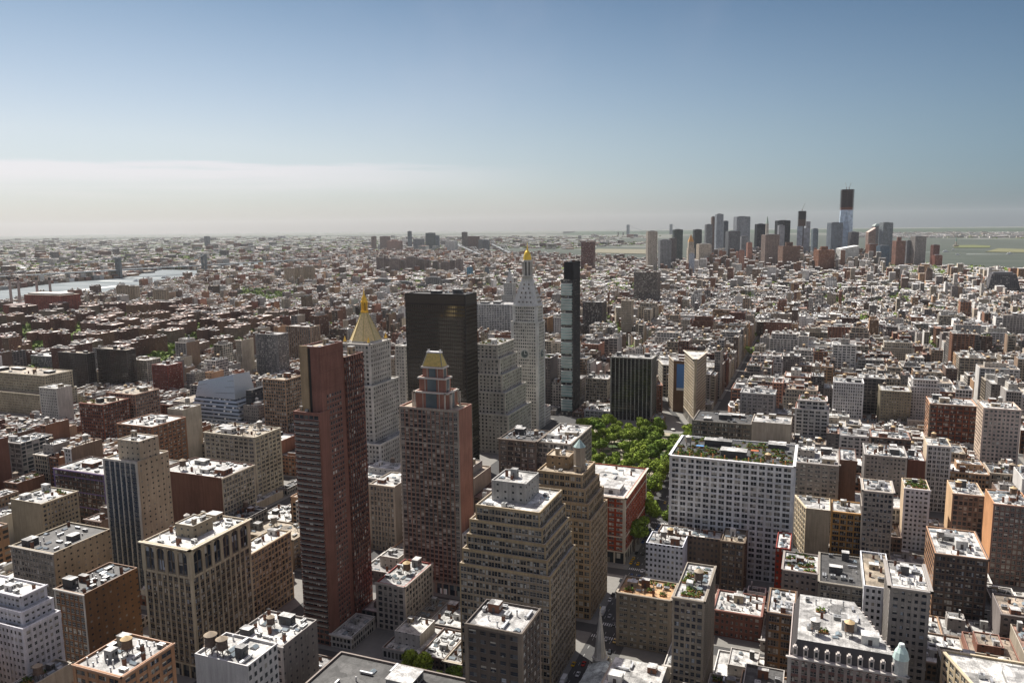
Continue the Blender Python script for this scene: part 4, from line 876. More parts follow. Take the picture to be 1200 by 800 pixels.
 ('loft_building', 'buff mansard-roofed house with stone dormers beside the brick tower', 284, 342, 632, 420, 26, (.27, .22, .16), 'pair', dict(vis=700, n=6, tanks=1, roofc=RT_, arch=True, cornice=1.4)),
 ('apartment_tower', 'brown brick apartment slab with an orange-topped neighbour, before the gold pyramid', 308, 334, 445, 640, 26, (.34, .24, .17), 'grid', dict(vis=490, faces='wwbb', n=3, tanks=0, roofc=RT_, ref='brown apartment slab')),
 ('apartment_tower', 'brown and tan tower with deep vertical stripes beyond the brick tower', 335, 364, 383, 1150, 26, (.33, .25, .19), (4.6, 1.9, 3.2, .5, 0, .9, 0), dict(vis=430, faces='wwbb', n=1, tanks=0, ref='vertically striped brown tower')),
 ('apartment_tower', 'grey concrete apartment tower standing alone behind the silver curved building', 299, 325, 392, 1000, 26, (.28, .27, .26), 'slab', dict(vis=440, faces='wwbb', n=2, tanks=0, ref='lone grey concrete tower')),
 ('apartment_tower', 'almost black twin-faced apartment slab with a roof box, nearer the river', 113, 148, 410, 850, 16, (.09, .08, .075), 'slab', dict(vis=452, faces='wwbb', wkind=3, roofc=RT_, n=1, tanks=0, bulk=4, ref='black apartment slab')),
 ('apartment_tower', 'dark slab apartment block beside a grey one, leftmost of the two near-black slabs', 68, 101, 414, 830, 14, (.10, .09, .085), 'slab', dict(vis=458, faces='wwbb', wkind=3, n=1, tanks=0, roofc=RT_)),
 ('apartment_building', 'grey apartment block with thin white lines between the near-black slabs and beige hospital', 36, 67, 418, 905, 30, (.3, .31, .32), 'slab', dict(vis=440, n=2, tanks=0)),
 ('hospital_building', 'sprawling beige institutional block with a curved front at the left edge', -20, 52, 440, 700, 40, (.46, .41, .31), 'punch', dict(vis=490, faces='wwbb', n=6, tanks=1, steps=((22, 0, 6, 14, 0),), roofc=RT_, ref='sprawling beige block')),
 ('apartment_building', 'white stepped building with a blank white flank beside the beige block', 46, 66, 455, 640, 20, (.55, .53, .48), 'punch', dict(vis=478, faces='wbbb', n=2, tanks=0, roofc=RW)),
 ('brick_building', 'red brick apartment building with a green-edged roof below the near-black slabs', 93, 120, 474, 600, 34, (.23, .095, .065), 'grid', dict(vis=512, faces='wwbb', n=3, tanks=0, roofc=RT_, green=3, ref='red brick apartment building')),
 ('apartment_building', 'pink-brown apartment building with columns of balconies beside the red brick one', 127, 158, 462, 640, 34, (.36, .24, .18), 'grid', dict(vis=500, faces='wwbb', n=3, tanks=0, roofc=RT_)),
 ('apartment_building', 'cream apartment building paired with a maroon one above the silver building', 150, 172, 422, 880, 26, (.55, .50, .42), 'slab', dict(vis=452, n=2, tanks=0)),
 ('apartment_building', 'maroon brick apartment building beside the cream one', 178, 196, 428, 800, 26, (.2, .075, .06), 'punch', dict(vis=455, n=2, tanks=0)),
 ('brick_building', 'brick building with a skylit pale roof, below the silver curved building', 137, 178, 500, 520, 40, (.26, .15, .1), 'pair', dict(vis=520, n=8, tanks=0, roofc=RW, bulk=2)),
 ('apartment_building', 'cream house with a domed rooftop tank in front of the silver curved building', 196, 214, 480, 570, 24, (.48, .44, .36), 'punch', dict(vis=510, faces='bbbb', n=3, tanks=1)),
 # mid distance centre
 ('office_tower', 'beige slender campanile-like tower on the diagonal street beyond the dark ribbed slab', 728, 740, 352, 1480, 18, (.43, .37, .29), 'punch', dict(vis=390, n=0, tanks=0, cornice=1.2, belts=(4, 14), ref='beige slender tower')),
 ('apartment_tower', 'broad brown-grey university slab beyond the dark ribbed slab', 743, 771, 319, 2150, 40, (.2, .175, .155), 'slab', dict(vis=352, n=2, tanks=0, ref='broad brown-grey slab')),
 ('apartment_tower', 'lone dark red brick tower on the skyline beside the pale river', 681, 695, 284, 3700, 40, (.2, .085, .07), 'slab', dict(vis=305, n=0, tanks=0, relief_on=False)),
 ('office_building', 'wide white colonnaded building under the white clock tower', 557, 598, 357, 1380, 50, (.5, .5, .49), 'pair', dict(vis=372, n=6, tanks=0)),
 ('office_building', 'grey dark-windowed mass right of the thin glass condominium', 683, 706, 354, 1500, 30, (.13, .11, .1), 'loft', dict(vis=378, n=4, tanks=1)),
])

# clock-topped pale tower far behind the campanile
def utility_tower():
    Y0 = 1560; X0, Z = atY(588, 345, Y0); X1 = atY(602, 345, Y0)[0]; P = rect(X0, X1, Y0, Y0 + 26); w = X1 - X0; cx, cy = (X0 + X1) / 2, Y0 + 13; P = rect(X0, X1, cy - w / 2, cy + w / 2)
    Z2 = atY(595, 331, cy)[1]; Z3 = atY(595, 318, cy)[1]; P2 = inset(P, w * .14); P3 = inset(P, w * .25); claim([(P, 0, Z)], 352)
    o = building('office_tower', 'pale stone tower with a lantern peak just behind the white clock tower', 'tower', [(P, 0, Z), (P2, Z - 1, Z2)], (.5, .49, .46), 'punch', faces='wwbb', n=0, tanks=0, seed=66)
    mb = MB(); mb.loft(P3, Z2, inset(P3, w * .2), Z3, 'masonry', (.5, .49, .46)); mb.loft(inset(P3, w * .2), Z3, inset(P3, w * .24), Z3 + 9, 'painted', (.12, .2, .2)); mb.build('lantern', o)
utility_tower()

# silver building with a sloping, stepped glass front
def silver():
    Y0, D = 700.0, 46.0; X1, z1 = atY(268, 495, Y0); A = atY(212, 452, Y0)[0]
    xL = atY(200, 470, Y0)[0]; X0 = atY(221, 470, Y0)[0]; X1 = atY(281, 470, Y0)[0]; Zt = atY(262, 437, Y0 + 14)[1]; Zl = atY(212, 445, Y0 + 14)[1]; Xt = atY(262, 437, Y0 + 14)[0]
    W = [(X0, Y0), (X1, Y0), (X1, Y0 + D), (X0, Y0 + D)]; T = [(X0 + 4, Y0 + 16), (Xt + 10, Y0 + 13), (Xt + 10, Y0 + D - 6), (X0 + 4, Y0 + D - 6)]
    HEROES.append((xL, X1, Y0, Y0 + D, Zt, [(W, 0, Zt)])); PROTECT.append((198, 310, 496, Y0)); HREF.append(('silver curved building', 250, 465, Y0))
    root = thing('campus_building', ((X0 + X1) / 2, Y0 + 20, 0), 'silver metal building with a sloping curved top and striped glass bands', 'building'); SV = (.42, .46, .50)
    mb, mg = MB(), MB(); zs = [0, 6, 10.5, 15, 19.5, 24, 28.5]
    zt = Zl * .62; k = 9
    for i in range(k):
        f0, f1 = i / k, (i + .55) / k; f2 = (i + 1) / k; lp = lambda f: [(W[j][0] + (T[j][0] - W[j][0]) * max(0, f - .35) ** 1.4, W[j][1] + (T[j][1] - W[j][1]) * max(0, f - .35) ** 1.4) for j in range(4)]
        z = lambda f: f * zt * 1.12
        mb.loft(lp(f0), z(f0), lp(f1), z(f1), 'metal', SV, cap=True); q0, q1 = inset(lp(f1), .5), inset(lp(f2), .5); mg.loft(q0, z(f1), q1, z(f2), 'window_glass', (2, 2, 2), cap=False)
    top = lp(1.0); zz = z(1.0)
    sk = [(top[j][0], top[j][1]) for j in range(4)]; pts_b = [(*sk[j], zz) for j in range(4)]; pts_t = [(sk[0][0] + 2, sk[0][1] + 5, Zl), (sk[1][0] - 4, sk[1][1] + 4, Zt), (sk[2][0] - 4, sk[2][1] - 4, Zt - 2), (sk[3][0] + 2, sk[3][1] - 4, Zl - 2)]
    mc = MB()
    for j in range(4): m_ = (j + 1) % 4; mc.face([pts_b[j], pts_b[m_], pts_t[m_], pts_t[j]], 'metal', (.5, .54, .58))
    mc.face(pts_t, 'metal', (.5, .54, .58)); 
    for f in (.25, .5, .75):
        a = [pts_b[j][k_] + (pts_t[j][k_] - pts_b[j][k_]) * f for j in (0,) for k_ in range(3)]; b_ = [pts_b[1][k_] + (pts_t[1][k_] - pts_b[1][k_]) * f for k_ in range(3)]; mc.bar((a[0], a[1] - .15, a[2]), (b_[0], b_[1] - .15, b_[2]), .2, 'metal', (.2, .22, .24))
    mb.build('wall', root); mg.build('window_band', root); mc.build('sloping_roof', root)
    ml = MB(); zl = atY(205, 470, Y0 + 3)[1]; ml.box(xL, X0 - .2, Y0 + 3, Y0 + D - 4, 0, zl, 'far_facade', (.45, .46, .46), (.4, .9, .45), topmat='roofing', topcol=RT_); ml.build('side_wing', root)
    ml = MB(); ml.loft([(X1 + 1, Y0 + 6), (X1 + 15, Y0 + 6), (X1 + 15, Y0 + D), (X1 + 1, Y0 + D)], 0, [(X1 + 1, Y0 + 10), (X1 + 7, Y0 + 12), (X1 + 7, Y0 + D - 2), (X1 + 1, Y0 + D - 2)], Zl * .9, 'far_facade', (.06, .06, .065), par=(.3, .9, .6)); ml.build('dark_wing', root)
silver()

# hotel with mansard, along the diagonal avenue
def mansard():
    Y0 = 345; X0, Z = atY(925, 752, Y0); X1 = atY(1062, 780, Y0)[0]; k = .313
    P = [(X0, Y0), (X1, Y0), (X1 - 52 * k, Y0 + 52), (X0, Y0 + 52)]; claim([(P, 0, Z + 6)], 800)
    o = building('hotel_building', 'grand old hotel with dark mansard roof, dormers and a pale green corner turret', 'building', [(P, 0, Z - 6)], (.36, .31, .29), (3.6, 1.3, 4.0, 1.3, 1, .5, 0), faces='wwbb', trim=(.5, .47, .44), spcol=(.22, .14, .13), roofc=RB, n=0, tanks=0, cornice=1.2, belts=(2, 4, 6), arch=True, seed=71, wkind=1)
    q = inset(P, 3.2); mb = MB(); mb.loft(inset(P, .5), Z - 7, q, Z + .5, 'painted', (.06, .055, .055), cap=False); mb.face([(*p, Z + .5) for p in q], 'roofing', RS); mb.build('mansard_roof', o)
    roof_items(o, inset(q, 1), Z + .5, random.Random(7), 16, 2, 2, 2, True)
    for e in (0, 1):
        a, u, n, l = edges(P)[e]; c = 2.5
        while c < l - 2:
            mb = MB(); mb.obox(a, u, n, c - 1, c + 1, -2.6, -.4, Z - 6, Z - 2.2, 'painted', (.45, .41, .38)); mb.obox(a, u, n, c - .55, c + .55, -.4, -.36, Z - 5.2, Z - 2.9, 'window_glass', (1, 1, 1)); mb.obox(a, u, n, c - .5, c + .5, -2.6, -.5, Z - 2.2, Z - 1.6, 'painted', (.45, .41, .38)); mb.build('dormer', o); c += 4.4
    x, y = X1 - 2, Y0 + 2; mb = MB(); mb.cyl(x, y, 3, 3, Z - 8, Z + .5, 10, 'painted', (.45, .47, .45)); mb.cyl(x, y, 3.3, 2.6, Z + .5, Z + 3.5, 10, 'painted', (.45, .58, .55)); mb.cyl(x, y, 2.6, 1.2, Z + 3.5, Z + 6, 10, 'painted', (.48, .62, .58)); mb.cyl(x, y, 1.4, 1.1, Z + 6, Z + 7, 10, 'painted', (.6, .68, .65)); mb.build('corner_turret', o)
    HREF.append(('mansard hotel', 995, 770, Y0))
mansard()
def corner_office():   # west side of the diagonal avenue, bottom corner
    k = .313; Y0 = 250; yb = 322; x_, y_ = unp(1105, 763, 42); P = [(x_ + (y_ - Y0) * k, Y0), (x_ + 70, Y0), (x_ + 70, y_), (x_, y_)]; claim([(P, 0, 43)], 800)
    building('office_building', 'tan corner block with broad white roof and two tanks at the lower edge', 'building', [(P, 0, 43)], (.5, .42, .3), 'pair', faces='wbww', roofc=RW, n=6, tanks=2, seed=72, cornice=.8)
corner_office()
def dark_roof():   # dark flat roof at the bottom edge
    Z = 36.0; x0, y1 = unp(400, 765, Z); P = rect(x0, x0 + 92, y1 - 70, y1); claim([(P, 0, Z + 1)], 800)
    o = building('loft_building', 'broad building with a dark tarred roof edged in white, at the bottom edge', 'building', [(P, 0, Z + 1)], (.2, .17, .15), 'loft', faces='wwww', roofc=RB, n=12, tanks=1, seed=73, cornice=0)
    mb = MB(); mb.box(x0 + 34, x0 + 34.5, y1 - 60, y1 - .6, Z, Z + 1.2, 'painted', (.55, .53, .5)); mb.build('roof_divider', o)
dark_roof()

# church with a tall white steeple and the mansarded house beside it
def church():
    Y = 368.0; X, zt = atY(703.5, 708, Y); zs = atY(703.5, 768, Y)[1]; st = (.58, .56, .51); root = thing('church', (X + 10, Y, 0), 'pale stone church with a tall slender steeple on the avenue corner', 'church'); w = 4.2
    HEROES.append((X - 6, X + 26, 318, Y + 7, 30, [(rect(X - 5, X + 26, 318, Y + 6), 0, 18)])); PROTECT.append((668, 735, 800, 318)); HREF.append(('church steeple', 703, 755, Y))
    mb = MB(); mb.box(X - w, X + w, Y - w, Y + w, 0, zs - 6, 'masonry', st)
    for x in (X - w, X + w):
        for y in (Y - w, Y + w): mb.box(x - .8, x + .8, y - .8, y + .8, 0, zs - 5, 'masonry', sh(st, .95)); mb.cyl(x, y, .9, .05, zs - 5, zs - 1, 6, 'masonry', st)
    for e, (a, u, n, l) in enumerate(edges(rect(X - w, X + w, Y - w, Y + w))): mb.obox(a, u, n, l / 2 - 1, l / 2 + 1, .01, .1, zs - 14, zs - 8, 'painted', (.05, .05, .05)); mb.obox(a, u, n, -.3, l + .3, .01, .5, zs - 16, zs - 15.3, 'masonry', st)
    mb.build('bell_tower', root)
    mb = MB(); mb.cyl(X, Y, 3.9, 3.6, zs - 6, zs - 1, 8, 'masonry', sh(st, 1.05), ph=math.pi / 8); mb.cyl(X, Y, 4.3, 4.2, zs - 1, zs - .4, 8, 'masonry', st, ph=math.pi / 8, bottom=True); mb.cyl(X, Y, 3.1, .15, zs - .4, zt - 2, 8, 'masonry', sh(st, 1.05), ph=math.pi / 8)
    for k in range(8): t = math.pi / 8 + k * math.pi / 4; mb.bar((X + 3.1 * math.cos(t), Y + 3.1 * math.sin(t), zs - .4), (X, Y, zt - 2), .12, 'masonry', sh(st, .8))
    mb.build('spire', root)
    mb = MB(); mb.cyl(X, Y, .35, .35, zt - 2, zt - 1.2, 8, 'gilding', (.6, .45, .15)); mb.bar((X, Y, zt - 1.4), (X, Y, zt + .8), .1, 'metal', (.3, .3, .28)); mb.bar((X - .7, Y, zt), (X + .7, Y, zt), .09, 'metal', (.3, .3, .28)); mb.build('finial', root)
    mb = MB(); x0, x1, y0, y1 = X - 4, X + 14, 322, Y - w - .3; mb.box(x0, x1, y0, y1, 0, 9, 'masonry', sh(st, .9)); a, u, n, l = edges(rect(x0, x1, y0, y1))[3]
    for k in range(5): mb.obox(a, u, n, 3 + k * 7.5, 5.4 + k * 7.5, .01, .12, 3, 7.5, 'painted', (.06, .05, .07)); mb.obox(a, u, n, 7.2 + k * 7.5, 8.4 + k * 7.5, .01, 1.2, 0, 8, 'masonry', st)
    mb.build('nave', root); xm = (x0 + x1) / 2; mb = MB(); mb.face([(x0 - .5, y0 - .5, 9), (x0 - .5, y1, 9), (xm, y1, 13), (xm, y0 - .5, 13)][::-1], 'roofing', (.70, .76, .72)); mb.face([(x1 + .5, y0 - .5, 9), (xm, y0 - .5, 13), (xm, y1, 13), (x1 + .5, y1, 9)], 'roofing', (.70, .76, .72)); mb.face([(x0, y0, 9), (x1, y0, 9), (xm, y0, 12.8)], 'masonry', st); mb.face([(x1, y1 - .05, 9), (x0, y1 - .05, 9), (xm, y1 - .05, 12.8)], 'masonry', st); mb.build('nave_roof', root)
church()
def dormer_house():
    Y0 = 312; X0, Z = atY(717, 765, Y0 + 40); X1 = atY(789, 780, Y0 + 40)[0]; P = rect(X0, X1, Y0, Y0 + 40); claim([(P, 0, Z)], 800)
    o = building('apartment_building', 'buff house with slate mansard, dormers and white flat roof beside the church', 'building', [(P, 0, Z - 5)], (.38, .33, .26), 'punch', faces='wwbw', n=0, tanks=0, seed=75)
    mb = MB(); q = inset(P, 2.5); mb.loft(inset(P, .5), Z - 6, q, Z, 'painted', (.14, .145, .15), cap=False); mb.face([(*p, Z) for p in q], 'roofing', RW); mb.build('mansard_roof', o)
    a, u, n, l = edges(P)[0]; c = 2.5
    while c < l - 1.5: mb = MB(); mb.obox(a, u, n, c - .9, c + .9, -2, -.3, Z - 5, Z - 2, 'painted', (.42, .38, .3)); mb.obox(a, u, n, c - .5, c + .5, -.3, -.27, Z - 4.5, Z - 2.5, 'window_glass', (1, 1, 1)); mb.build('dormer', o); c += 3.8
    roof_items(o, q, Z, random.Random(2), 7, 0)
dormer_house()
# ------------------------------------------------------------------ towers at the tip of the island, and beyond the river
def far_tower(label, x0, x1, ytop, Y0, col, par=(.35, .5, .55), top=None, D=None, name='office_tower', mat='far_facade', parts=True, cat='tower', group=None):
    X0, Z = atY(x0, ytop, Y0); X1 = atY(x1, ytop, Y0)[0]; W = X1 - X0; D = D or min(max(W * .8, 18), 60)
    if x1 < 940: W2 = W - D * .0
    P = rect(X0, X1, Y0, Y0 + D); HEROES.append((X0, X1, Y0, Y0 + D, Z, [(P, 0, Z)]))
    r = thing(name, ((X0 + X1) / 2, Y0 + D / 2, 0), label, cat, group)
    mb = MB(); mr = MB()
    t = top or 'flat'; cx, cy = (X0 + X1) / 2, Y0 + D / 2
    if t == 'step':
        a = inset(P, W * .16); b = inset(P, W * .3); mb.loft(P, 0, P, Z * .88, 'far_facade', col, par=par); mb.loft(a, Z * .88, a, Z * .88, 'far_facade', col, par=par); mb.loft(b, Z * .88, b, Z, 'far_facade', col, par=par)
    elif t == 'pyramid':
        zb = Z * .8; q = inset(P, W * .45); a = inset(P, W * .1); mb.loft(P, 0, P, Z * .62, 'far_facade', col, par=par); mb.loft(a, Z * .62, a, zb, 'far_facade', col, par=par); mr.loft(a, zb, q, Z, 'painted', (.5, .26, .08)); 
    elif t == 'green':
        zb = Z * .86; q = inset(P, W * .42); mb.loft(P, 0, P, Z * .6, 'far_facade', col, par=par); a = inset(P, W * .2); mb.loft(a, Z * .6, a, zb, 'far_facade', col, par=par); mr.loft(a, zb, q, Z, 'painted', (.35, .45, .38))
    elif t == 'dome':
        mb.loft(P, 0, P, Z - W * .3, 'far_facade', col, par=par)
        for i in range(4): f, g = math.cos(i / 4 * 1.57), math.cos((i + 1) / 4 * 1.57); A = inset(P, W * .49 * (1 - f)); B = inset(P, W * .49 * (1 - g) * .98); mr.loft(A, Z - W * .3 * math.cos(i / 4 * 1.57) if i else Z - W * .3, B, Z - W * .3 + W * .3 * math.sin((i + 1) / 4 * 1.57), 'painted', (.40, .46, .42))
    elif t == 'slope':
        mb.face([(X0, Y0, 0), (X1, Y0, 0), (X1, Y0, Z), (X0, Y0, Z * .88)], mat, col, par); mb.face([(X1, Y0, 0), (X1, Y0 + D, 0), (X1, Y0 + D, Z), (X1, Y0, Z)], mat, col, par)
        mb.face([(X0, Y0 + D, 0), (X0, Y0, 0), (X0, Y0, Z * .88), (X0, Y0 + D, Z * .88)], mat, col, par); mr.face([(X0, Y0, Z * .88), (X1, Y0, Z), (X1, Y0 + D, Z), (X0, Y0 + D, Z * .88)], 'painted', sh(col, 1.4)); mb.face([(X1, Y0 + D, 0), (X0, Y0 + D, 0), (X0, Y0 + D, Z * .88), (X1, Y0 + D, Z)], mat, col, par)
    else:
        mb.loft(P, 0, P, Z - 4, mat, col, par=par, cap=False); q = inset(P, .6); mr.loft(q, Z - 4, q, Z, 'painted', sh(col, .6)); mr.loft(inset(P, W * .25), Z, inset(P, W * .25), Z + 3, 'metal', (.3, .3, .3))
        for a, u, n, l in edges(P)[:2] + edges(P)[3:]:
            for k in range(int(l / 8) + 1): mb.obox(a, u, n, k * 8, k * 8 + .9, 0, .7, 0, Z - 4, 'painted', sh(col, 1.1))
    mb.build('wall', r); mr.build('roof', r)
    if Y0 > 3600 and x0 > 740: r.rotation_euler[2] = R(24); r.scale = (.93, .93, 1)
    return r, P, Z
DT = [  # label, x0, x1, ytop, Y0, colour, top
 ('pair of tall pale concrete slabs, first of the downtown towers beside the harbour', 757, 769, 271, 3700, (.42, .38, .33), None),
 ('wide grey slab next to the pale concrete twin slabs', 771, 785, 281, 3800, (.26, .27, .28), None),
 ('dark green tower behind the gap before the orange pyramid', 788, 799, 269, 4700, (.07, .09, .085), None),
 ('small dark tower below the dark green one', 784, 792, 279, 4300, (.12, .11, .11), None),
 ('cream courthouse tower with an orange pyramid top', 805, 813.5, 275, 4000, (.52, .46, .38), 'pyramid'),
 ('squat black tower behind the orange pyramid', 812, 821.5, 269, 4800, (.06, .07, .07), None),
 ('cream municipal tower with white caps', 816, 832, 286, 4050, (.52, .46, .38), None),
 ('grey tower at the shoulder of the rippled silver one', 826, 834, 263, 4700, (.2, .21, .22), None),
 ('thin brown tower touching the rippled silver one', 833.5, 838, 254, 4750, (.22, .17, .15), None),
 ('tallest rippled silver residential tower left of the slab', 838, 847, 251, 4450, (.33, .36, .39), None),
 ('dark rounded tower behind the rippled silver one', 847, 853, 259, 4900, (.12, .14, .16), None),
 ('big flat-topped grey bank slab in the downtown cluster', 860, 878, 254, 4700, (.3, .32, .34), None),
 ('dark grey tower in front of the big bank slab', 850.5, 866, 271, 4250, (.16, .17, .18), None),
 ('grey office tower peeping below the big bank slab', 867, 876, 277, 4350, (.28, .29, .3), None),
 ('small pink tower with white dome below the big bank slab', 875, 881, 284, 4100, (.45, .26, .2), None),
 ('near-black slab right of the bank slab', 885, 896.5, 262.5, 4750, (.025, .03, .04), None),
 ('slender cream tower with a pale green spire', 896.5, 902, 254, 4420, (.5, .47, .42), 'green'),
 ('black square tower with a grey one standing before it', 909, 925, 258.5, 4800, (.025, .03, .035), None),
 ('light grey tower standing before the black square one', 911.5, 919, 264, 4500, (.34, .35, .37), None),
 ('brown ribbed telephone slab in front of the cream spire', 893, 912, 275, 3950, (.25, .2, .175), None),
 ('massive brown brick setback block in the downtown cluster', 913, 936, 284, 3700, (.2, .13, .10), 'step'),
 ('red-brown ziggurat block left of the low white slanted building', 955, 977, 289, 3750, (.24, .13, .09), 'step'),
 ('blue-grey tower right of the unfinished pair', 951.5, 958.5, 268, 4900, (.2, .24, .27), None),
 ('flat-topped blue-grey glass slab beside the tallest tower', 970.7, 987, 261, 4480, (.20, .23, .26), None),
 ('low white building with a slanted roof at the foot of the tallest tower', 981, 1006, 288, 4150, (.6, .6, .57), 'slope'),
 ('dark tower hiding the foot of the tallest tower', 995, 1006, 272, 4500, (.13, .13, .14), None),
 ('pinkish domed financial tower by the river', 1016, 1026, 267, 4700, (.36, .27, .23), 'slope'),
 ('grey financial tower with a rounded green dome', 1023, 1034, 262, 4760, (.26, .25, .25), 'dome'),
 ('tall flat grey glass bank by the river', 1032, 1046, 261, 4550, (.27, .30, .31), None),
 ('red-brown brick tower before the domed financial towers', 1016, 1028, 286, 4250, (.27, .15, .11), None),
 ('blue-black glass apartment tower before the domed financial towers', 1028.5, 1042, 288, 4180, (.11, .15, .19), None),
 ('red-brown tower with chamfered dark crown right of the grey glass bank', 1047.5, 1061, 278, 4350, (.24, .14, .11), 'step'),
 ('grey tower joined to the tan one at the waterfront', 1061.5, 1068.5, 282, 4420, (.22, .22, .23), None),
 ('tan and glass tower at the waterfront', 1069, 1085, 277, 4400, (.31, .29, .27), None),
 ('last dark red brick tower before the open harbour', 1092, 1101, 287, 4450, (.2, .1, .085), None),
 ('lower red brick tower abutting the last one before the harbour', 1093, 1104, 299, 4330, (.24, .11, .085), None),
 ('white cubic warehouse above the low western roofs', 1066, 1076, 322, 3150, (.62, .60, .54), None),
 ('buff warehouse block west of the white cubic one', 1101, 1115, 328, 3050, (.45, .35, .24), None),
 ('wide buff and brown postal warehouse with even windows', 1116, 1128.5, 333, 2950, (.42, .34, .25), None),
 ('brown half of the wide postal warehouse', 1129, 1143, 334, 2950, (.21, .17, .14), None),
 ('pale apartment building by the western warehouses', 1045, 1054, 325, 3150, (.5, .44, .34), None),
 ('dark square tower over the low western roofs', 1077, 1091, 352, 2300, (.11, .105, .1), None),
 ('thin pale tower low beside the orange pyramid', 807.5, 813, 297, 3400, (.42, .46, .52), None),
 ('pink brick tower in front of the downtown cluster', 866, 872, 293, 3500, (.38, .22, .17), None),
 # across the river
 ('slim grey tower alone above the far borough', 477.5, 481, 271, 7300, (.2, .22, .24), None), ('brown tower at the east end of the far borough cluster', 435, 439, 277, 7200, (.28, .2, .17), None),
 ('pinkish brick tower among the far borough cluster', 445, 454, 277, 7000, (.33, .24, .21), None), ('broad pink stepped tower in the far borough', 453, 468, 281, 6600, (.42, .28, .23), 'step'),
 ('grey block with a flat top in the far borough', 484, 494, 280, 7000, (.25, .25, .26), None), ('dark green-topped tower, highest of the far borough cluster', 498.5, 507, 273, 6900, (.13, .16, .16), None),
 ('blue-grey tower next to the dark green-topped one', 508, 513, 276, 7000, (.2, .23, .26), None), ('white broad building under the far borough towers', 522, 533, 283, 6400, (.55, .54, .52), None),
 ('tall brown tower by the bridge cables', 541, 546, 272, 7000, (.2, .17, .15), None), ('dark red tower with a green crown by the bridge cables', 548, 559, 277, 6900, (.22, .14, .12), None),
 ('grey twin tower between the bridge cables', 560.5, 566, 281, 6800, (.24, .24, .24), None), ('grey ribbed tower beside the twin between the bridge cables', 567, 572, 281, 6800, (.2, .2, .21), None),
 ('far grey block on the skyline over the beige east shore', 239, 243, 277, 8200, (.2, .22, .23), None),
 ('thin blue glass building among the low roofs', 547, 552, 313, 3000, (.12, .24, .32), None),
 ('thin dark tower right of the blue glass building', 568, 571.5, 313, 3300, (.12, .14, .16), None)]
for lab, x0, x1, yt, Y0, c, top in DT: far_tower(lab, x0, x1, yt, Y0, c, top=top)
# estates of look-alike brick slabs
rr = random.Random(17)
def slabs(lab, group, spots, col, D=16):
    for x0, x1, yt, Y0 in spots: far_tower(lab, x0, x1, yt, Y0, sh(col, rr.uniform(.9, 1.12)), name='apartment_slab', cat='apartment slab', D=D, group=group)
slabs('brown-grey slab in the row of riverside housing towers', 'riverside housing towers', [(441, 449, 302, 3350), (450, 454, 303, 3400), (456, 467, 303, 3350), (468, 474, 305, 3450), (476, 487, 301, 3400), (488, 497, 304, 3450), (498, 503, 305, 3500), (507, 513, 306, 3450), (516, 526, 307, 3350), (527, 533, 305, 3450), (534, 541, 304, 3350)], (.2, .165, .15))
slabs('grey slab of the middle housing estate', 'middle housing estate', [(439, 456, 327, 2600), (447, 463, 333, 2500), (465, 481, 330, 2550), (489, 498, 333, 2500), (499, 515, 325, 2600), (516, 525, 328, 2550)], (.19, .185, .18))
slabs('brick slab of the row along the pale river', 'housing along the river bend', [(207, 214, 333, 2400), (216, 224, 331, 2500), (226, 234, 330, 2550), (236, 246, 329, 2600), (248, 256, 326, 2700), (258, 268, 325, 2750), (270, 280, 323, 2850), (284, 292, 322, 2900), (296, 306, 320, 3000), (310, 318, 317, 3100)], (.24, .13, .1))
slabs('buff slab over the park at the river bend', 'buff housing towers', [(333, 342, 314, 2600), (345, 352, 313, 2650), (355, 366, 312, 2700), (136, 146, 334, 1800), (148, 158, 335, 1850), (179, 192, 339, 1750)], (.36, .3, .23))

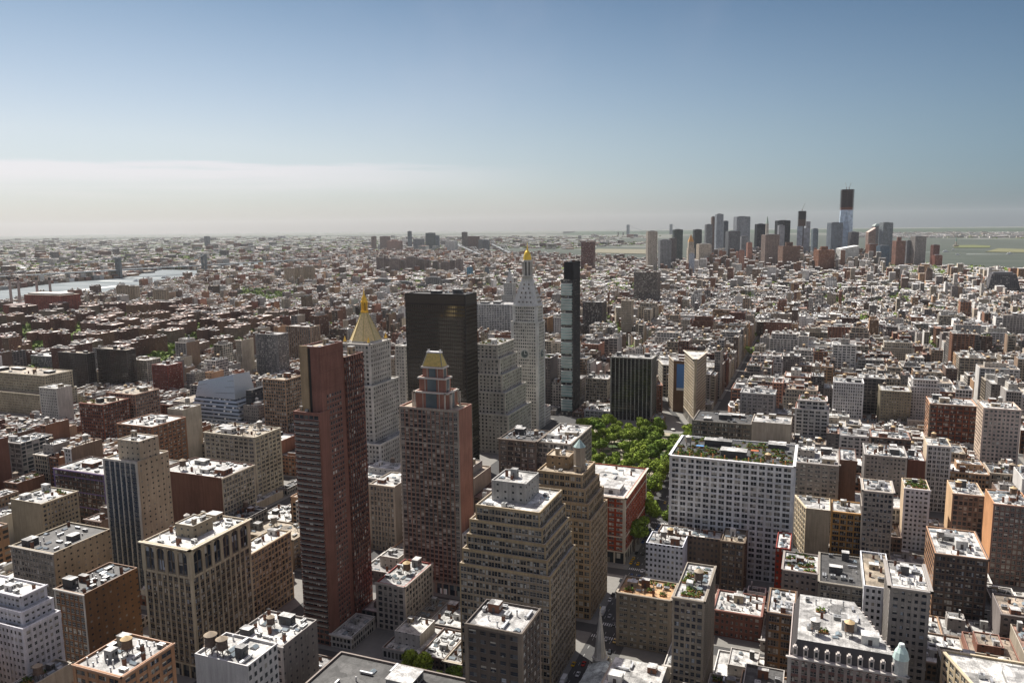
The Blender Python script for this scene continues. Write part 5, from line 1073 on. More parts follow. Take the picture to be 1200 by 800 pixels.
def towers_rising():   # the two unfinished towers
    Y0 = 4600; X0, Z = atY(985.5, 222, Y0); X1 = atY(1001.5, 222, Y0)[0]; W = X1 - X0; P = rect(X0, X1, Y0, Y0 + W); HEROES.append((X0, X1, Y0, Y0 + W, Z, [(P, 0, Z)]))
    root = thing('skyscraper', ((X0 + X1) / 2, Y0 + W / 2, 0), 'tallest downtown tower, unfinished, blue glass below and dark steel above with cranes', 'tower'); zg = atY(993, 246, Y0)[1]; zr = atY(993, 242, Y0)[1]
    cx, cy = (X0 + X1) / 2, Y0 + W / 2; B = [(-.5, -.5), (0, -.5), (.5, -.5), (.5, 0), (.5, .5), (0, .5), (-.5, .5), (-.5, 0)]; sc_ = lambda s, k: [(cx + x * W * (1.1 if (i % 2 == 0) == (k == 0) else 1.1 - s), cy + y * W * (1.1 if (i % 2 == 0) == (k == 0) else 1.1 - s)) for i, (x, y) in enumerate(B)]
    sq = [(cx + x * W * 1.08, cy + y * W * 1.08) for x, y in B]; dm = [(cx + x * W * (1.0 if i % 2 else .86), cy + y * W * (1.0 if i % 2 else .86)) for i, (x, y) in enumerate(B)]
    mb = MB(); mb.loft(sq, 0, sq, 55, 'curtain_glass', (.2, .24, .28)); n = 8
    for i in range(n):
        j = (i + 1) % n; c = ((.16, .26, .40), (.34, .45, .56))[1 if i in (0, 6, 7) and i != 7 else 0]
        if i % 2 == 0: mb.face([(*sq[i], 55), (*sq[j], 55), (*dm[j], zg)], 'curtain_glass', (.20, .30, .42)); mb.face([(*sq[i], 55), (*dm[j], zg), (*dm[i], zg)], 'curtain_glass', (.34, .44, .55))
        else: mb.face([(*sq[i], 55), (*sq[j], 55), (*dm[i], zg)], 'curtain_glass', (.20, .30, .42)); mb.face([(*sq[j], 55), (*dm[j], zg), (*dm[i], zg)], 'curtain_glass', (.34, .44, .55))
    mb.build('glass_skin', root)
    mb = MB(); zq = zg
    while zq < Z - 1:
        mb.loft(dm, zq, dm, zq + 1.6, 'metal', (.32, .13, .09) if zq < zr - 4 else (.05, .035, .04), bottom=True); mb.loft(inset(dm, 4), zq + 1.6, inset(dm, 4), zq + 4, 'metal', (.03, .025, .03)); zq += 4
    for x, y in dm: mb.bar((x, y, zg), (x, y, Z), .7, 'metal', (.08, .05, .05))
    mb.build('steel_frame', root)
    for dx in (-6, 8):
        mb = MB(); mb.bar((cx + dx, cy, Z), (cx + dx, cy, Z + 10), 1.3, 'metal', (.25, .12, .1)); mb.bar((cx + dx, cy, Z + 9), (cx + dx + dx, cy - 4, Z + 36), .7, 'metal', (.5, .48, .45)); mb.bar((cx + dx, cy, Z + 9), (cx + dx - dx * .6, cy, Z + 10), .9, 'metal', (.3, .2, .18)); mb.build('crane', root)
    Y0 = 4760; X0, Z = atY(935, 248, Y0); X1 = atY(949, 248, Y0)[0]; P = rect(X0, X1, Y0, Y0 + 50); HEROES.append((X0, X1, Y0, Y0 + 50, Z, [(P, 0, Z)])); zg = atY(940, 265, Y0)[1]; xm = (X0 + X1) / 2
    root = thing('skyscraper', (xm, Y0 + 25, 0), 'second unfinished downtown tower with dark open top floors and a crane', 'tower'); mb = MB()
    mb.box(X0, xm - 2, Y0, Y0 + 50, 0, zg, 'curtain_glass', (.22, .26, .31)); mb.box(xm - 2, xm + 4, Y0 + 3, Y0 + 48, 0, zg, 'curtain_glass', (.03, .04, .05)); mb.box(xm + 4, X1 + 6, Y0, Y0 + 50, 0, zg - 10, 'curtain_glass', (.18, .20, .23)); mb.box(X1 - 16, X1 + 6, Y0 + .5, Y0 + 49, zg - 10, zg + 26, 'curtain_glass', (.14, .15, .17)); mb.build('glass_skin', root)
    mb = MB(); zq = zg
    while zq < Z: mb.box(X0, X1 - 17, Y0 + 1, Y0 + 49, zq, zq + 1.5, 'metal', (.16, .1, .08) if zq < zg + 40 else (.04, .04, .05), bottom=True); mb.box(X0 + 4, X1 - 20, Y0 + 5, Y0 + 45, zq + 1.5, zq + 4, 'metal', (.03, .03, .03)); zq += 4
    mb.build('steel_frame', root); mb = MB(); mb.bar((X0 + 22, Y0 + 20, Z), (X0 + 22, Y0 + 20, Z + 14), 1.5, 'metal', (.2, .1, .08)); mb.bar((X0 + 22, Y0 + 20, Z + 12), (X0 + 36, Y0 + 16, Z + 46), .7, 'metal', (.35, .33, .3)); mb.build('crane', root)
towers_rising()
def sloped_dark():
    Y0 = 2750; X0, Z = atY(1163, 321, Y0); X1 = atY(1192, 321, Y0)[0]; xb0 = atY(1156, 340, Y0)[0]; xb1 = atY(1199, 340, Y0)[0]; HEROES.append((xb0, xb1, Y0, Y0 + 60, Z, [(rect(xb0, xb1, Y0, Y0 + 60), 0, Z)]))
    root = thing('warehouse', ((X0 + X1) / 2, Y0 + 30, 0), 'hulking dark warehouse with sloping shoulders near the river piers', 'warehouse'); mb = MB(); mb.loft(rect(xb0, xb1, Y0, Y0 + 60), 0, rect(X0, X1, Y0 + 6, Y0 + 56), Z, 'far_facade', (.11, .105, .11), par=(.5, .7, .5)); mb.build('wall', root)
    mb = MB(); mb.box(X0 + 5, X1 - 8, Y0 + 15, Y0 + 45, Z, Z + 5, 'painted', (.13, .13, .135)); mb.build('roof', root)
sloped_dark()

# power station with four striped stacks
def power_station():
    root = None; Y0 = 1500; X0, Z = atY(28, 345, Y0); X1 = atY(71, 347, Y0)[0]; root = thing('power_station', ((X0 + X1) / 2, Y0 + 30, 0), 'dull red brick power station by the river', 'power station'); HEROES.append((X0 - 70, X1, Y0, Y0 + 70, Z, [(rect(X0 - 70, X1, Y0, Y0 + 70), 0, Z)])); PROTECT.append((0, 72, 372, Y0))
    mb = MB(); mb.box(X0, X1, Y0, Y0 + 60, 0, Z, 'far_facade', (.27, .11, .09), (.9, .3, .3), topmat='roofing', topcol=RT_); mb.box(X0 - 60, X0 - .3, Y0 - 20, Y0 + 50, 0, Z * .55, 'far_facade', (.25, .11, .09), (.9, .3, .3), topmat='roofing', topcol=(.3, .2, .18)); mb.build('wall', root); mb = MB(); mb.box(X0 + 5, X1 - 10, Y0 + 8, Y0 + 50, Z, Z + 4, 'metal', (.3, .28, .27)); mb.build('roof', root)
    for i, px in enumerate((10.5, 20.5, 42, 57.5)):
        x, zt = atY(px, 325, Y0 + 65); s = thing('smokestack', (x, Y0 + 65, 0), ('pale smokestack with a black top, %s of four beside the power station' % ('first', 'second', 'third', 'last')[i]), 'smokestack', 'power station smokestacks')
        mb = MB(); mb.cyl(x, Y0 + 65, 4.4, 3.0, 0, zt - 7, 12, 'masonry', (.45, .38, .35)); mb.build('shaft', s); mb = MB(); mb.cyl(x, Y0 + 65, 3.1, 2.9, zt - 7, zt, 12, 'painted', (.03, .03, .03)); mb.build('cap', s)
power_station()

# bridges
def suspension(name, label, pts, ztower, zdeck, tw=10, deckw=14, ext=(400, 400), colr=(.16, .18, .19), hang=True):
    (ax, ay), (bx, by) = pts; d = math.hypot(bx - ax, by - ay); u = ((bx - ax) / d, (by - ay) / d); n = (u[1], -u[0])
    root = thing(name, (ax, ay, 0), label, 'bridge'); o = (ax, ay)
    for s in (0, d):
        mb = MB()
        for side in (-1, 1): mb.obox(o, u, n, s - tw * .35, s + tw * .35, side * deckw * .6 - tw * .22, side * deckw * .6 + tw * .22, 0, ztower, 'metal', colr, bottom=True, back=True)
        for z in (zdeck + 3, (zdeck + ztower) / 2, ztower - 8): mb.obox(o, u, n, s - tw * .3, s + tw * .3, -deckw * .6, deckw * .6, z, z + 5, 'metal', colr, bottom=True, back=True)
        mb.build('tower', root)
    mb = MB(); mb.obox(o, u, n, -ext[0], d + ext[1], -deckw / 2, deckw / 2, zdeck - 5, zdeck, 'metal', sh(colr, 1.2), bottom=True, back=True)
    k = 40.0
    for i in range(int((d + ext[0] + ext[1]) / 60)): s = -ext[0] + i * 60; 
    mb.build('deck', root)
    for side in (-1, 1):
        mb = MB(); prev = None
        for i in range(49):
            s = -ext[0] + (d + ext[0] + ext[1]) * i / 48
            if s < 0: z = zdeck + (ztower - zdeck) * max(0, 1 + s / ext[0]) ** 1.3
            elif s > d: z = zdeck + (ztower - zdeck) * max(0, 1 - (s - d) / ext[1]) ** 1.3
            else: z = zdeck + 6 + (ztower - zdeck - 6) * (2 * s / d - 1) ** 2
            p = (ax + u[0] * s + n[0] * side * deckw * .55, ay + u[1] * s + n[1] * side * deckw * .55, z)
            if prev: mb.bar(prev, p, .9, 'metal', colr)
            if hang and i % 2 == 0: mb.bar(p, (p[0], p[1], zdeck - 2), .25, 'metal', colr)
            prev = p
        mb.build('cable', root)
    mb = MB()
    for s in (-ext[0] * .35, -ext[0] * .7, d + ext[1] * .35, d + ext[1] * .7): mb.obox(o, u, n, s - 4, s + 4, -deckw * .45, deckw * .45, 0, zdeck - 5, 'masonry', (.35, .33, .3), bottom=True, back=True)
    mb.build('pier', root)
T1 = (unp(240, 319.5)); T2 = unp(140, 326)
suspension('suspension_bridge', 'grey steel suspension bridge over the pale river at the bend', (T2, T1), 100, 42, 18, 24, (700, 900))
suspension('suspension_bridge', 'far suspension bridge with two thin towers on the harbour skyline', ((-3660, 15634), (-3007, 16770)), 215, 72, 40, 34, (400, 400), (.2, .24, .26), False)
suspension('suspension_bridge', 'pale bridge approach slanting beside the brown far borough tower', (unp(533, 290), unp(556, 302)), 82, 44, 12, 16, (300, 500), (.24, .25, .25), False)
suspension('suspension_bridge', 'second pale bridge approach slanting toward the white clock tower', (unp(577, 291), unp(592, 300)), 84, 44, 12, 16, (300, 500), (.24, .25, .25), False)

# ------------------------------------------------------------------ ground, water, far shores
def sheet(name, pts, z, mat, col=(1, 1, 1), kind='structure', thick=0):
    mb = MB(); 
    if thick: mb.loft(pts, 0, pts, z, mat, col)
    else: mb.face([(*p, z) for p in pts], mat, col)
    o = mb.build(name); o['kind'] = kind; return o
sheet('ground', [(-34000, -600), (26000, -600), (26000, 29000), (-34000, 29000)][::1], 0, 'asphalt')
def tri_fix(o):   # long concave outlines: triangulate
    import bmesh
    bm = bmesh.new(); bm.from_mesh(o.data); bmesh.ops.triangulate(bm, faces=bm.faces[:], ngon_method='EAR_CLIP'); bm.normal_update()
    for f in bm.faces:
        if f.normal.z < 0: f.normal_flip()
    bm.to_mesh(o.data); bm.free()
RIV = [(-260, 378), (-60, 363), (0, 357), (60, 353), (110, 350), (150, 341), (192, 334), (215, 328), (237, 324), (262, 316), (300, 315), (330, 313), (330, 308), (300, 308), (268, 309.5), (237, 317), (187, 316), (165, 320), (140, 326), (100, 329), (60, 332.5), (0, 340.5), (-60, 346), (-260, 356)]
HAR = [(560, 296), (640, 300), (685, 303), (755, 306), (800, 306), (900, 306), (1000, 306), (1060, 306), (1105, 313), (1160, 317), (1200, 319), (1330, 328), (1500, 325), (1500, 292), (1330, 284), (1200, 281), (1150, 280.5), (1105, 279.5), (1100, 277.5), (1050, 276), (1000, 276.5), (960, 275.5), (900, 274.5), (860, 273), (800, 276.5), (790, 279), (730, 279.5), (700, 283), (755, 284.5), (780, 287), (760, 290), (700, 289), (690, 293), (600, 291)]
for nm, pp, z in (('river_water', RIV, .4), ('harbour_water', HAR, .5)): tri_fix(sheet(nm, [unp(*p) for p in pp], z, 'bright_water' if nm[0] == 'r' else 'water'))
BAY = [(-300, 281.3), (0, 279.4), (330, 275.6), (600, 272.3), (840, 270.2), (840, 270.9), (600, 273.2), (330, 276.3), (0, 280.4), (-300, 283)]
BAY = [(-300, 283.5), (0, 280.2), (330, 276.4), (640, 273.1), (640, 273.9), (330, 277.6), (0, 281.8), (-300, 286)]
tri_fix(sheet('bay_water', [unp(*p) for p in BAY], .6, 'water'))
tri_fix(sheet('narrows_water', [unp(*p) for p in [(640, 273.6), (760, 271.5), (880, 270.6), (880, 271.6), (760, 273.0), (640, 275)]], .6, 'water'))
def islet(name, px, z, mat, col, label=None):
    o = sheet(name, [unp(*p) for p in px], z, mat, col, thick=1); tri_fix(o); return o
islet('harbour_island', [(1118, 290.5), (1160, 290.5), (1161, 288.5), (1140, 287.5), (1119, 288)], 4, 'leaf', (.09, .11, .05)); islet('harbour_island', [(1155, 295.5), (1215, 296.5), (1215, 293), (1170, 291.5)], 4, 'leaf', (.12, .13, .08))
islet('harbour_island', [(690, 296.5), (757, 298), (780, 295), (760, 292.5), (700, 292)], 4, 'leaf', (.14, .14, .12))
def statue():
    X, Y = unp(1120, 289.5); r = thing('statue', (X, Y, 0), 'tiny green statue on a stone pedestal on the harbour island', 'statue'); mb = MB(); mb.cyl(X, Y, 22, 22, 4, 18, 11, 'masonry', (.4, .36, .3)); mb.cyl(X, Y, 9, 7, 18, 47, 4, 'masonry', (.42, .38, .32)); mb.build('pedestal', r)
    G = (.2, .33, .28); mb = MB(); mb.cyl(X, Y, 5.4, 4.2, 47, 60, 10, 'painted', G); mb.cyl(X, Y, 4.2, 3.0, 60, 72, 10, 'painted', G); mb.cyl(X, Y, 3.2, 1.4, 72, 77, 10, 'painted', G); mb.cyl(X, Y, 1.7, 1.5, 77, 82, 8, 'painted', G); mb.bar((X + 2.4, Y, 74), (X + 4.2, Y, 89), .9, 'painted', G); mb.cyl(X + 4.2, Y, 1.4, .6, 89, 93, 6, 'gilding', (.7, .5, .1)); mb.build('robed_figure', r)
statue()
for i, (px, py, s) in enumerate([(1108, 295.5, 1.5), (1122, 299, 1), (1183, 298, 1.3), (1117, 293, .8), (193, 326, 1.2), (160, 330, 1.1), (1046, 281, 1.4)]):
    X, Y = unp(px, py); s *= 14; L_ = ('white ferry just beyond the last brick tower', 'small boat with a pale wake in mid harbour', 'white ferry near the second harbour island', 'small boat below the statue island', 'dark tug in the bend of the pale river', 'small launch on the pale river', 'pale ship across the harbour from the flat grey glass bank')[i]
    r = thing('boat', (X, Y, 0), L_, 'boat'); mb = MB(); mb.loft([(X - s, Y - s * .25), (X + s * .8, Y - s * .25), (X + s * 1.2, Y), (X + s * .8, Y + s * .25), (X - s, Y + s * .25)], .3, [(X - s * 1.05, Y - s * .3), (X + s * .85, Y - s * .3), (X + s * 1.35, Y), (X + s * .85, Y + s * .3), (X - s * 1.05, Y + s * .3)], s * .25, 'painted', (.6, .6, .58) if i != 4 else (.08, .08, .08)); mb.build('hull', r)
    mb = MB(); mb.box(X - s * .7, X + s * .5, Y - s * .18, Y + s * .18, s * .25, s * .6, 'painted', (.75, .75, .73)); mb.box(X - s * .2, X + s * .3, Y - s * .12, Y + s * .12, s * .6, s * .8, 'painted', (.7, .7, .7)); mb.build('cabin', r)
    if s > 15: k = sheet('boat_wake', [(X - s, Y - 4), (X - s * 14, Y - 26), (X - s * 14, Y + 10), (X - s, Y + 4)], .7, 'painted', (.55, .58, .56))
# wakes of passing boats on the near river
for pts in ([(66, 342.5), (140, 334.2), (141, 335.4), (68, 344)], [(0, 352), (28, 348.5), (28, 350), (2, 353.5)]): sheet('boat_wake', [unp(*p) for p in pts][::-1], .75, 'painted', (.6, .62, .6))
# low hills beyond the harbour
mb = MB(); rr = random.Random(3); k = 60; a0, a1 = 660, 1700; prev = None
for i in range(k + 1):
    px = a0 + (a1 - a0) * i / k; h = 38 * (0.35 + .65 * min(1, max(0, (px - 820) / 140))) * (.85 + .3 * math.sin(i * .55) * math.sin(i * .21)) * min(1, i / 4)
    d = ray(px, 268); s = 17500 / math.hypot(d[0], d[1]); p = (d[0] * s, d[1] * s); q = (p[0] * 1.5, p[1] * 1.5); m_ = (p[0] * 1.15, p[1] * 1.15)
    if prev: (P_, M_, Q_, H_) = prev; mb.face([(*P_, 0), (*p, 0), (*m_, h), (*M_, H_)], 'leaf', (.045, .07, .045)); mb.face([(*M_, H_), (*m_, h), (*q, 0), (*Q_, 0)], 'leaf', (.045, .07, .045))
    prev = (p, m_, q, h)
o = mb.build('hills'); o['kind'] = 'structure'
# ------------------------------------------------------------------ streets, blocks and the many other buildings
SY = [99, 178, 257, 336, 415, 494, 583]
RS_ = [(SY[i] + 9, SY[i + 1] - 9) for i in range(len(SY) - 1)]
PARKROWS = [(592, 652), (670, 731), (749, 806), (824, 880)]
y = 889; LOWER = []
while y < 6200: LOWER.append((y + 9, y + 70)); y += 79
def bway(Y): return -105 + (875 - Y) * .313 if Y < 890 else -146 - (Y - 890) * .36 if Y < 1900 else -510 - (Y - 1900) * .12
EASTC = [(-402, -299), (-530, -430), (-658, -558), (-854, -686), (-1070, -882), (-1290, -1100), (-1500, -1310), (-1710, -1520), (-1920, -1730), (-2130, -1940), (-2340, -2150), (-2550, -2360), (-2760, -2570), (-2970, -2780), (-3180, -2990), (-3390, -3200), (-3600, -3410), (-3810, -3620), (-4020, -3830)]
WESTC = [(192, 441), (473, 722), (754, 1003), (1035, 1284)]
blocks = []
for a, b in RS_: blocks += [(x0, x1, a, b) for x0, x1 in [(-277, -119), (-90, 160)] + EASTC[:7] + WESTC]
for a, b in PARKROWS: blocks += [(x0, x1, a, b) for x0, x1 in [(-90, 160)] + EASTC[:8] + WESTC]
for k, (a, b) in enumerate(LOWER):
    if a < 1650: blocks += [(x0, x1, a, b) for x0, x1 in [(-277, -121), (-90, 160)] + EASTC + WESTC]
    else:
        rq = random.Random(k // 7 + 50); x = -4020 + rq.uniform(0, 120) + (k % 7) * rq.uniform(-9, 9)
        while x < 1400: w = rq.uniform(95, 190); blocks.append((x, x + w, a - 2, b + 1)); x += w + rq.choice((9, 10, 13))
def in_poly(pp, x, y):
    c = False; j = len(pp) - 1
    for i in range(len(pp)):
        (xi, yi), (xj, yj) = pp[i], pp[j]
        if (yi > y) != (yj > y) and x < (xj - xi) * (y - yi) / (yj - yi) + xi: c = not c
        j = i
    return c
RIVW = [unp(*p) for p in RIV]; HARW = [unp(*p) for p in HAR]
def clip(poly, nx, ny, d):    # keep nx*x+ny*y<=d
    out = []
    for i in range(len(poly)):
        p, q = poly[i], poly[(i + 1) % len(poly)]; a, b = nx * p[0] + ny * p[1] - d, nx * q[0] + ny * q[1] - d
        if a <= 0: out.append(p)
        if a * b < 0: t = a / (a - b); out.append((p[0] + (q[0] - p[0]) * t, p[1] + (q[1] - p[1]) * t))
    return out
def area(p): return abs(sum(p[i][0] * p[(i + 1) % len(p)][1] - p[(i + 1) % len(p)][0] * p[i][1] for i in range(len(p)))) / 2
def cut_street(poly):
    """The part of a lot clear of the diagonal avenue (13 m to either side)."""
    ym = sum(p[1] for p in poly) / len(poly); c = bway(ym); s = (bway(ym + 5) - bway(ym - 5)) / 10
    res = []
    for sg in (1, -1):   # x >= c+13 side or <= c-13 side: sg*(x - (c + s*(y-ym))) >= 13
        q = clip(poly, -sg, sg * s, -(13 + sg * (c - s * ym)))
        if len(q) >= 3: res.append(q)
    return max(res, key=area) if res else []
GREEN = [(-1180, -1090, 1650, 1900), (-2100, -1900, 2900, 3100)]
for px in [(262, 352, 343, 354), (368, 395, 380, 394), (952, 992, 351, 362), (1040, 1064, 350, 360), (688, 722, 388, 402), (1005, 1020, 380, 388), (300, 336, 350, 358), (205, 232, 394, 402), (150, 175, 402, 408), (505, 520, 318, 324), (560, 590, 336, 342), (855, 880, 350, 356), (1085, 1110, 366, 374)]:
    (xa, yb), (xb, ya) = unp(px[0], px[2]), unp(px[1], px[3]); x0, x1 = sorted((xa, xb)); y0, y1 = sorted((ya, yb))
    xc, yc = unp((px[0] + px[1]) / 2, (px[2] + px[3]) / 2); w = abs(atY(px[1], px[3], ya)[0] - atY(px[0], px[3], ya)[0]); GREEN.append((xc - w / 2, xc + w / 2, y0, y1))
STUY = (-1950, -1000, 900, 1620)
def height(x, y, rnd, w):
    r = rnd.random()
    if x < -1300 or (y > 1700 and x < -560): h = rnd.gauss(17, 3.5) if r < .93 else rnd.uniform(28, 46)
    elif y > 3500 and x > 250: h = rnd.gauss(14, 4)
    elif y > 4000 and x > -900: h = rnd.gauss(42, 15) if r < .8 else rnd.uniform(50, 100)
    elif y > 3000: h = rnd.gauss(22, 7) if r < .88 else rnd.uniform(35, 70)
    elif y > 1700: h = rnd.gauss(20, 5) if r < .93 else rnd.uniform(32, 55)
    elif x < -640: h = rnd.gauss(21, 5) if r < .78 else rnd.uniform(34, 62)
    elif x < -300: h = rnd.gauss(30, 9) if r < .85 else rnd.uniform(45, 70)
    elif y > 900 and x < 170: h = rnd.gauss(39, 11)
    elif x > 160: h = rnd.gauss(31, 10) if r < .88 else rnd.uniform(40, 62)
    else: h = rnd.gauss(38, 11)
    return max(9, h)
WALLC = [(.42, .37, .30), (.36, .31, .25), (.2, .11, .085), (.24, .14, .10), (.15, .11, .09), (.5, .47, .43), (.3, .28, .26), (.44, .30, .2), (.27, .2, .15), (.58, .56, .53), (.18, .16, .15), (.34, .19, .14)]
WNAME = ['buff stone', 'tan brick', 'dark red brick', 'red brick', 'dark brown brick', 'pale stone', 'grey stone', 'orange-tan brick', 'brown brick', 'white-fronted', 'charcoal brick', 'pinkish brick']
ROOFC = [((.72, .71, .68), 'white'), ((.62, .61, .58), 'pale'), ((.36, .35, .34), 'grey'), ((.10, .10, .10), 'black'), ((.44, .36, .28), 'tan'), ((.42, .26, .2), 'reddish')]
ROOFW = [.26, .24, .2, .1, .13, .07]
rnd = random.Random(2024)
LOTS = []
SX0, SX1 = -140, 1330
for bi, (x0, x1, y0, y1) in enumerate(blocks):
    c = [proj(x, y, 20) for x in (x0, x1) for y in (y0, y1)]
    c = [q for q in c if q]
    if not c or max(q[0] for q in c) < SX0 or min(q[0] for q in c) > SX1 or max(q[1] for q in c) < 262: continue
    if min(proj(*p, 90)[1] if proj(*p, 90) else 9999 for p in ((x0, y1), (x1, y1))) > 1000: continue
    if x0 < STUY[1] and x1 > STUY[0] and y0 < STUY[3] and y1 > STUY[2] and x1 - x0 > 400: continue
    mid = (y0 + y1) / 2 + rnd.uniform(-3, 3)
    for r0, r1 in ((y0, mid), (mid + .3, y1)):
        occ = [(h[0] - .4, h[1] + .4) for h in HEROES if min(h[3], r1) - max(h[2], r0) > 2.5 and h[1] > x0 and h[0] < x1]
        x = x0
        while x < x1 - 5:
            cap = [o for o in occ if o[0] <= x + .5 < o[1]]
            if cap: x = max(o[1] for o in cap) + .2; continue
            nxt = min([o[0] for o in occ if o[0] > x] + [x1])
            far = r0 > 1700 or x < -1300
            w = rnd.choice([7.6, 7.6, 11, 15, 15, 22]) if (far or x < -560) else rnd.choice([7.6, 11, 15, 15, 22.5, 22.5, 30, 34]) if r0 < 590 else rnd.choice([11, 15, 22.5, 30, 38, 44])
            if r0 > 2600: w *= 1.35
            if nxt - x - w < 6: w = nxt - x
            if w > 45: w = w / 2
            if w < 3.5: x = nxt + .1; continue
            X0, X1 = x, x + w - .15; x += w
            dep = rnd.uniform(0, .26) if w < 20 else rnd.uniform(0, .1)
            ya, yb = (r0, r1 - dep * (r1 - r0)) if r0 == y0 else (r0 + dep * (r1 - r0), r1)
            if any(g[0] < (X0 + X1) / 2 < g[1] and g[2] < (ya + yb) / 2 < g[3] for g in GREEN): continue
            if STUY[0] < (X0 + X1) / 2 < STUY[1] and STUY[2] < ya < STUY[3]: continue
            if r0 > 1500 and (in_poly(RIVW, (X0 + X1) / 2, ya) or in_poly(HARW, (X0 + X1) / 2, ya) or in_poly(HARW, X1, yb) or in_poly(RIVW, X0, ya)): continue
            P = rect(X0, X1, ya, yb)
            if X0 < 330 and X1 > -1000 and -40 < X1 - bway((ya + yb) / 2) and X0 - bway((ya + yb) / 2) < 40: P = cut_street(P)
            if len(P) < 3 or area(P) < 45: continue
            h = height(X0, ya, rnd, w)
            # keep the surveyed buildings, the park and the avenue in sight
            tp = [proj(*p, h) for p in P]
            if any(q is None for q in tp): continue
            mx0, mx1 = min(q[0] for q in tp), max(q[0] for q in tp)
            if mx1 < SX0 or mx0 > SX1: continue
            for (a, b, yl, YY) in PROTECT:
                if ya < YY - 5 and mx1 > a and mx0 < b:
                    for _ in range(30):
                        if min(proj(*p, h)[1] for p in P) < yl and h > 7: h -= max(1, h * .05)
                        else: break
            ci = rnd.choices(range(12), (3, 2, 3, 4, 3, 3, 2, 2, 3, 2, 1, 2) if X0 < -400 else (4, 3, 1, 2, 2, 4, 4, 2, 2, 4, 2, 1))[0]
            ri = rnd.choices(range(6), ROOFW)[0]
            if ya > 880 and ri in (2, 3) and rnd.random() < .5: ri = rnd.choice((0, 0, 1))
            j = rnd.uniform(.82, 1.18); LOTS.append(dict(P=P, h=h if not (ya > 2200 and X0 > 250 and 0) else h, c=tuple(min(.75, v * j) for v in WALLC[ci]), ci=ci, ri=ri, r=rnd.random(), Y=ya, w=w))
# slabs of the big brick estate: crosses, bars and angles set at odds among lawns
ES = []
for _ in range(2600):
    X, Y = rnd.uniform(STUY[0], STUY[1] - 40), rnd.uniform(STUY[2], STUY[3] - 40)
    if any(abs(X - a) < 62 and abs(Y - b) < 58 for a, b in ES) or in_poly(RIVW, X, Y): continue
    ES.append((X, Y)); k = rnd.random(); hh = rnd.choice((30, 36, 38, 38, 40, 44)); cc = rnd.choice([(.19, .10, .08), (.17, .10, .085), (.24, .15, .11), (.15, .085, .07), (.26, .2, .16)]); L1, L2 = rnd.uniform(26, 50), rnd.uniform(16, 36)
    t = 13.5; kw = dict(c=sh(cc, rnd.uniform(.85, 1.15)), ci=2, ri=rnd.choice((5, 4, 2, 1)), r=.99 - rnd.random() * .3, w=30, est=1)
    if k < .75: LOTS.append(dict(P=rect(X, X + L1, Y, Y + t), h=hh, Y=Y, **kw)); LOTS.append(dict(P=rect(X + L1 * rnd.uniform(0, .6), X + L1 * .62 + t * .8, Y + t + .3, Y + t + L2), h=hh + rnd.choice((0, 3)), Y=Y, **kw))
    else: LOTS.append(dict(P=rect(X, X + t, Y, Y + L1), h=hh, Y=Y, **kw)); LOTS.append(dict(P=rect(X + t + .3, X + t + L2 * .8, Y + L1 * .4, Y + L1 * .4 + t), h=hh - 3, Y=Y, **kw))
# across the river and round the harbour: looser rows
for _ in range(9000):
    t = rnd.random() ** .6; px = rnd.uniform(-120, 760); py = 275.5 + (342 - 275.5) * (1 - t) if False else rnd.uniform(277, 343)
    X, Y = unp(px, py)
    if Y < 1500 or Y > 16000: continue
    if in_poly(RIVW, X, Y) or in_poly(HARW, X, Y): continue
    xr = [p for p in RIVW]
    # only beyond the river
    side = py < np.interp(px, [-260, 0, 60, 140, 187, 237, 300, 420, 520, 600, 700, 760], [356, 340, 332, 325.5, 316, 317, 308, 303, 300, 297, 290, 286]) - .5
    if not side: continue
    D = math.hypot(X, Y); w = rnd.uniform(14, 34) * (1 + D / 6000); h = max(7, rnd.gauss(11, 3)) if rnd.random() < .94 else rnd.uniform(20, 55)
    ci = rnd.randrange(12); LOTS.append(dict(P=rect(X, X + w, Y, Y + w * rnd.uniform(.5, 1.2)), h=h, c=sh(WALLC[ci], rnd.uniform(.8, 1.1)), ci=ci, ri=rnd.choices(range(6), ROOFW)[0], r=rnd.random(), Y=Y, w=w, far=1))
for _ in range(700):   # port sheds and houses on the far western shore
    px = rnd.uniform(980, 1230); X, Y = unp(px, rnd.uniform(272.5, 278.8)); w = rnd.uniform(30, 120); LOTS.append(dict(P=rect(X, X + w, Y, Y + w * .6), h=rnd.uniform(8, 22), c=WALLC[rnd.choice((0, 5, 9))], ci=5, ri=rnd.choices(range(6), (5, 2, 1, 1, 1, .5))[0], r=rnd.random(), Y=Y, w=w, far=1))

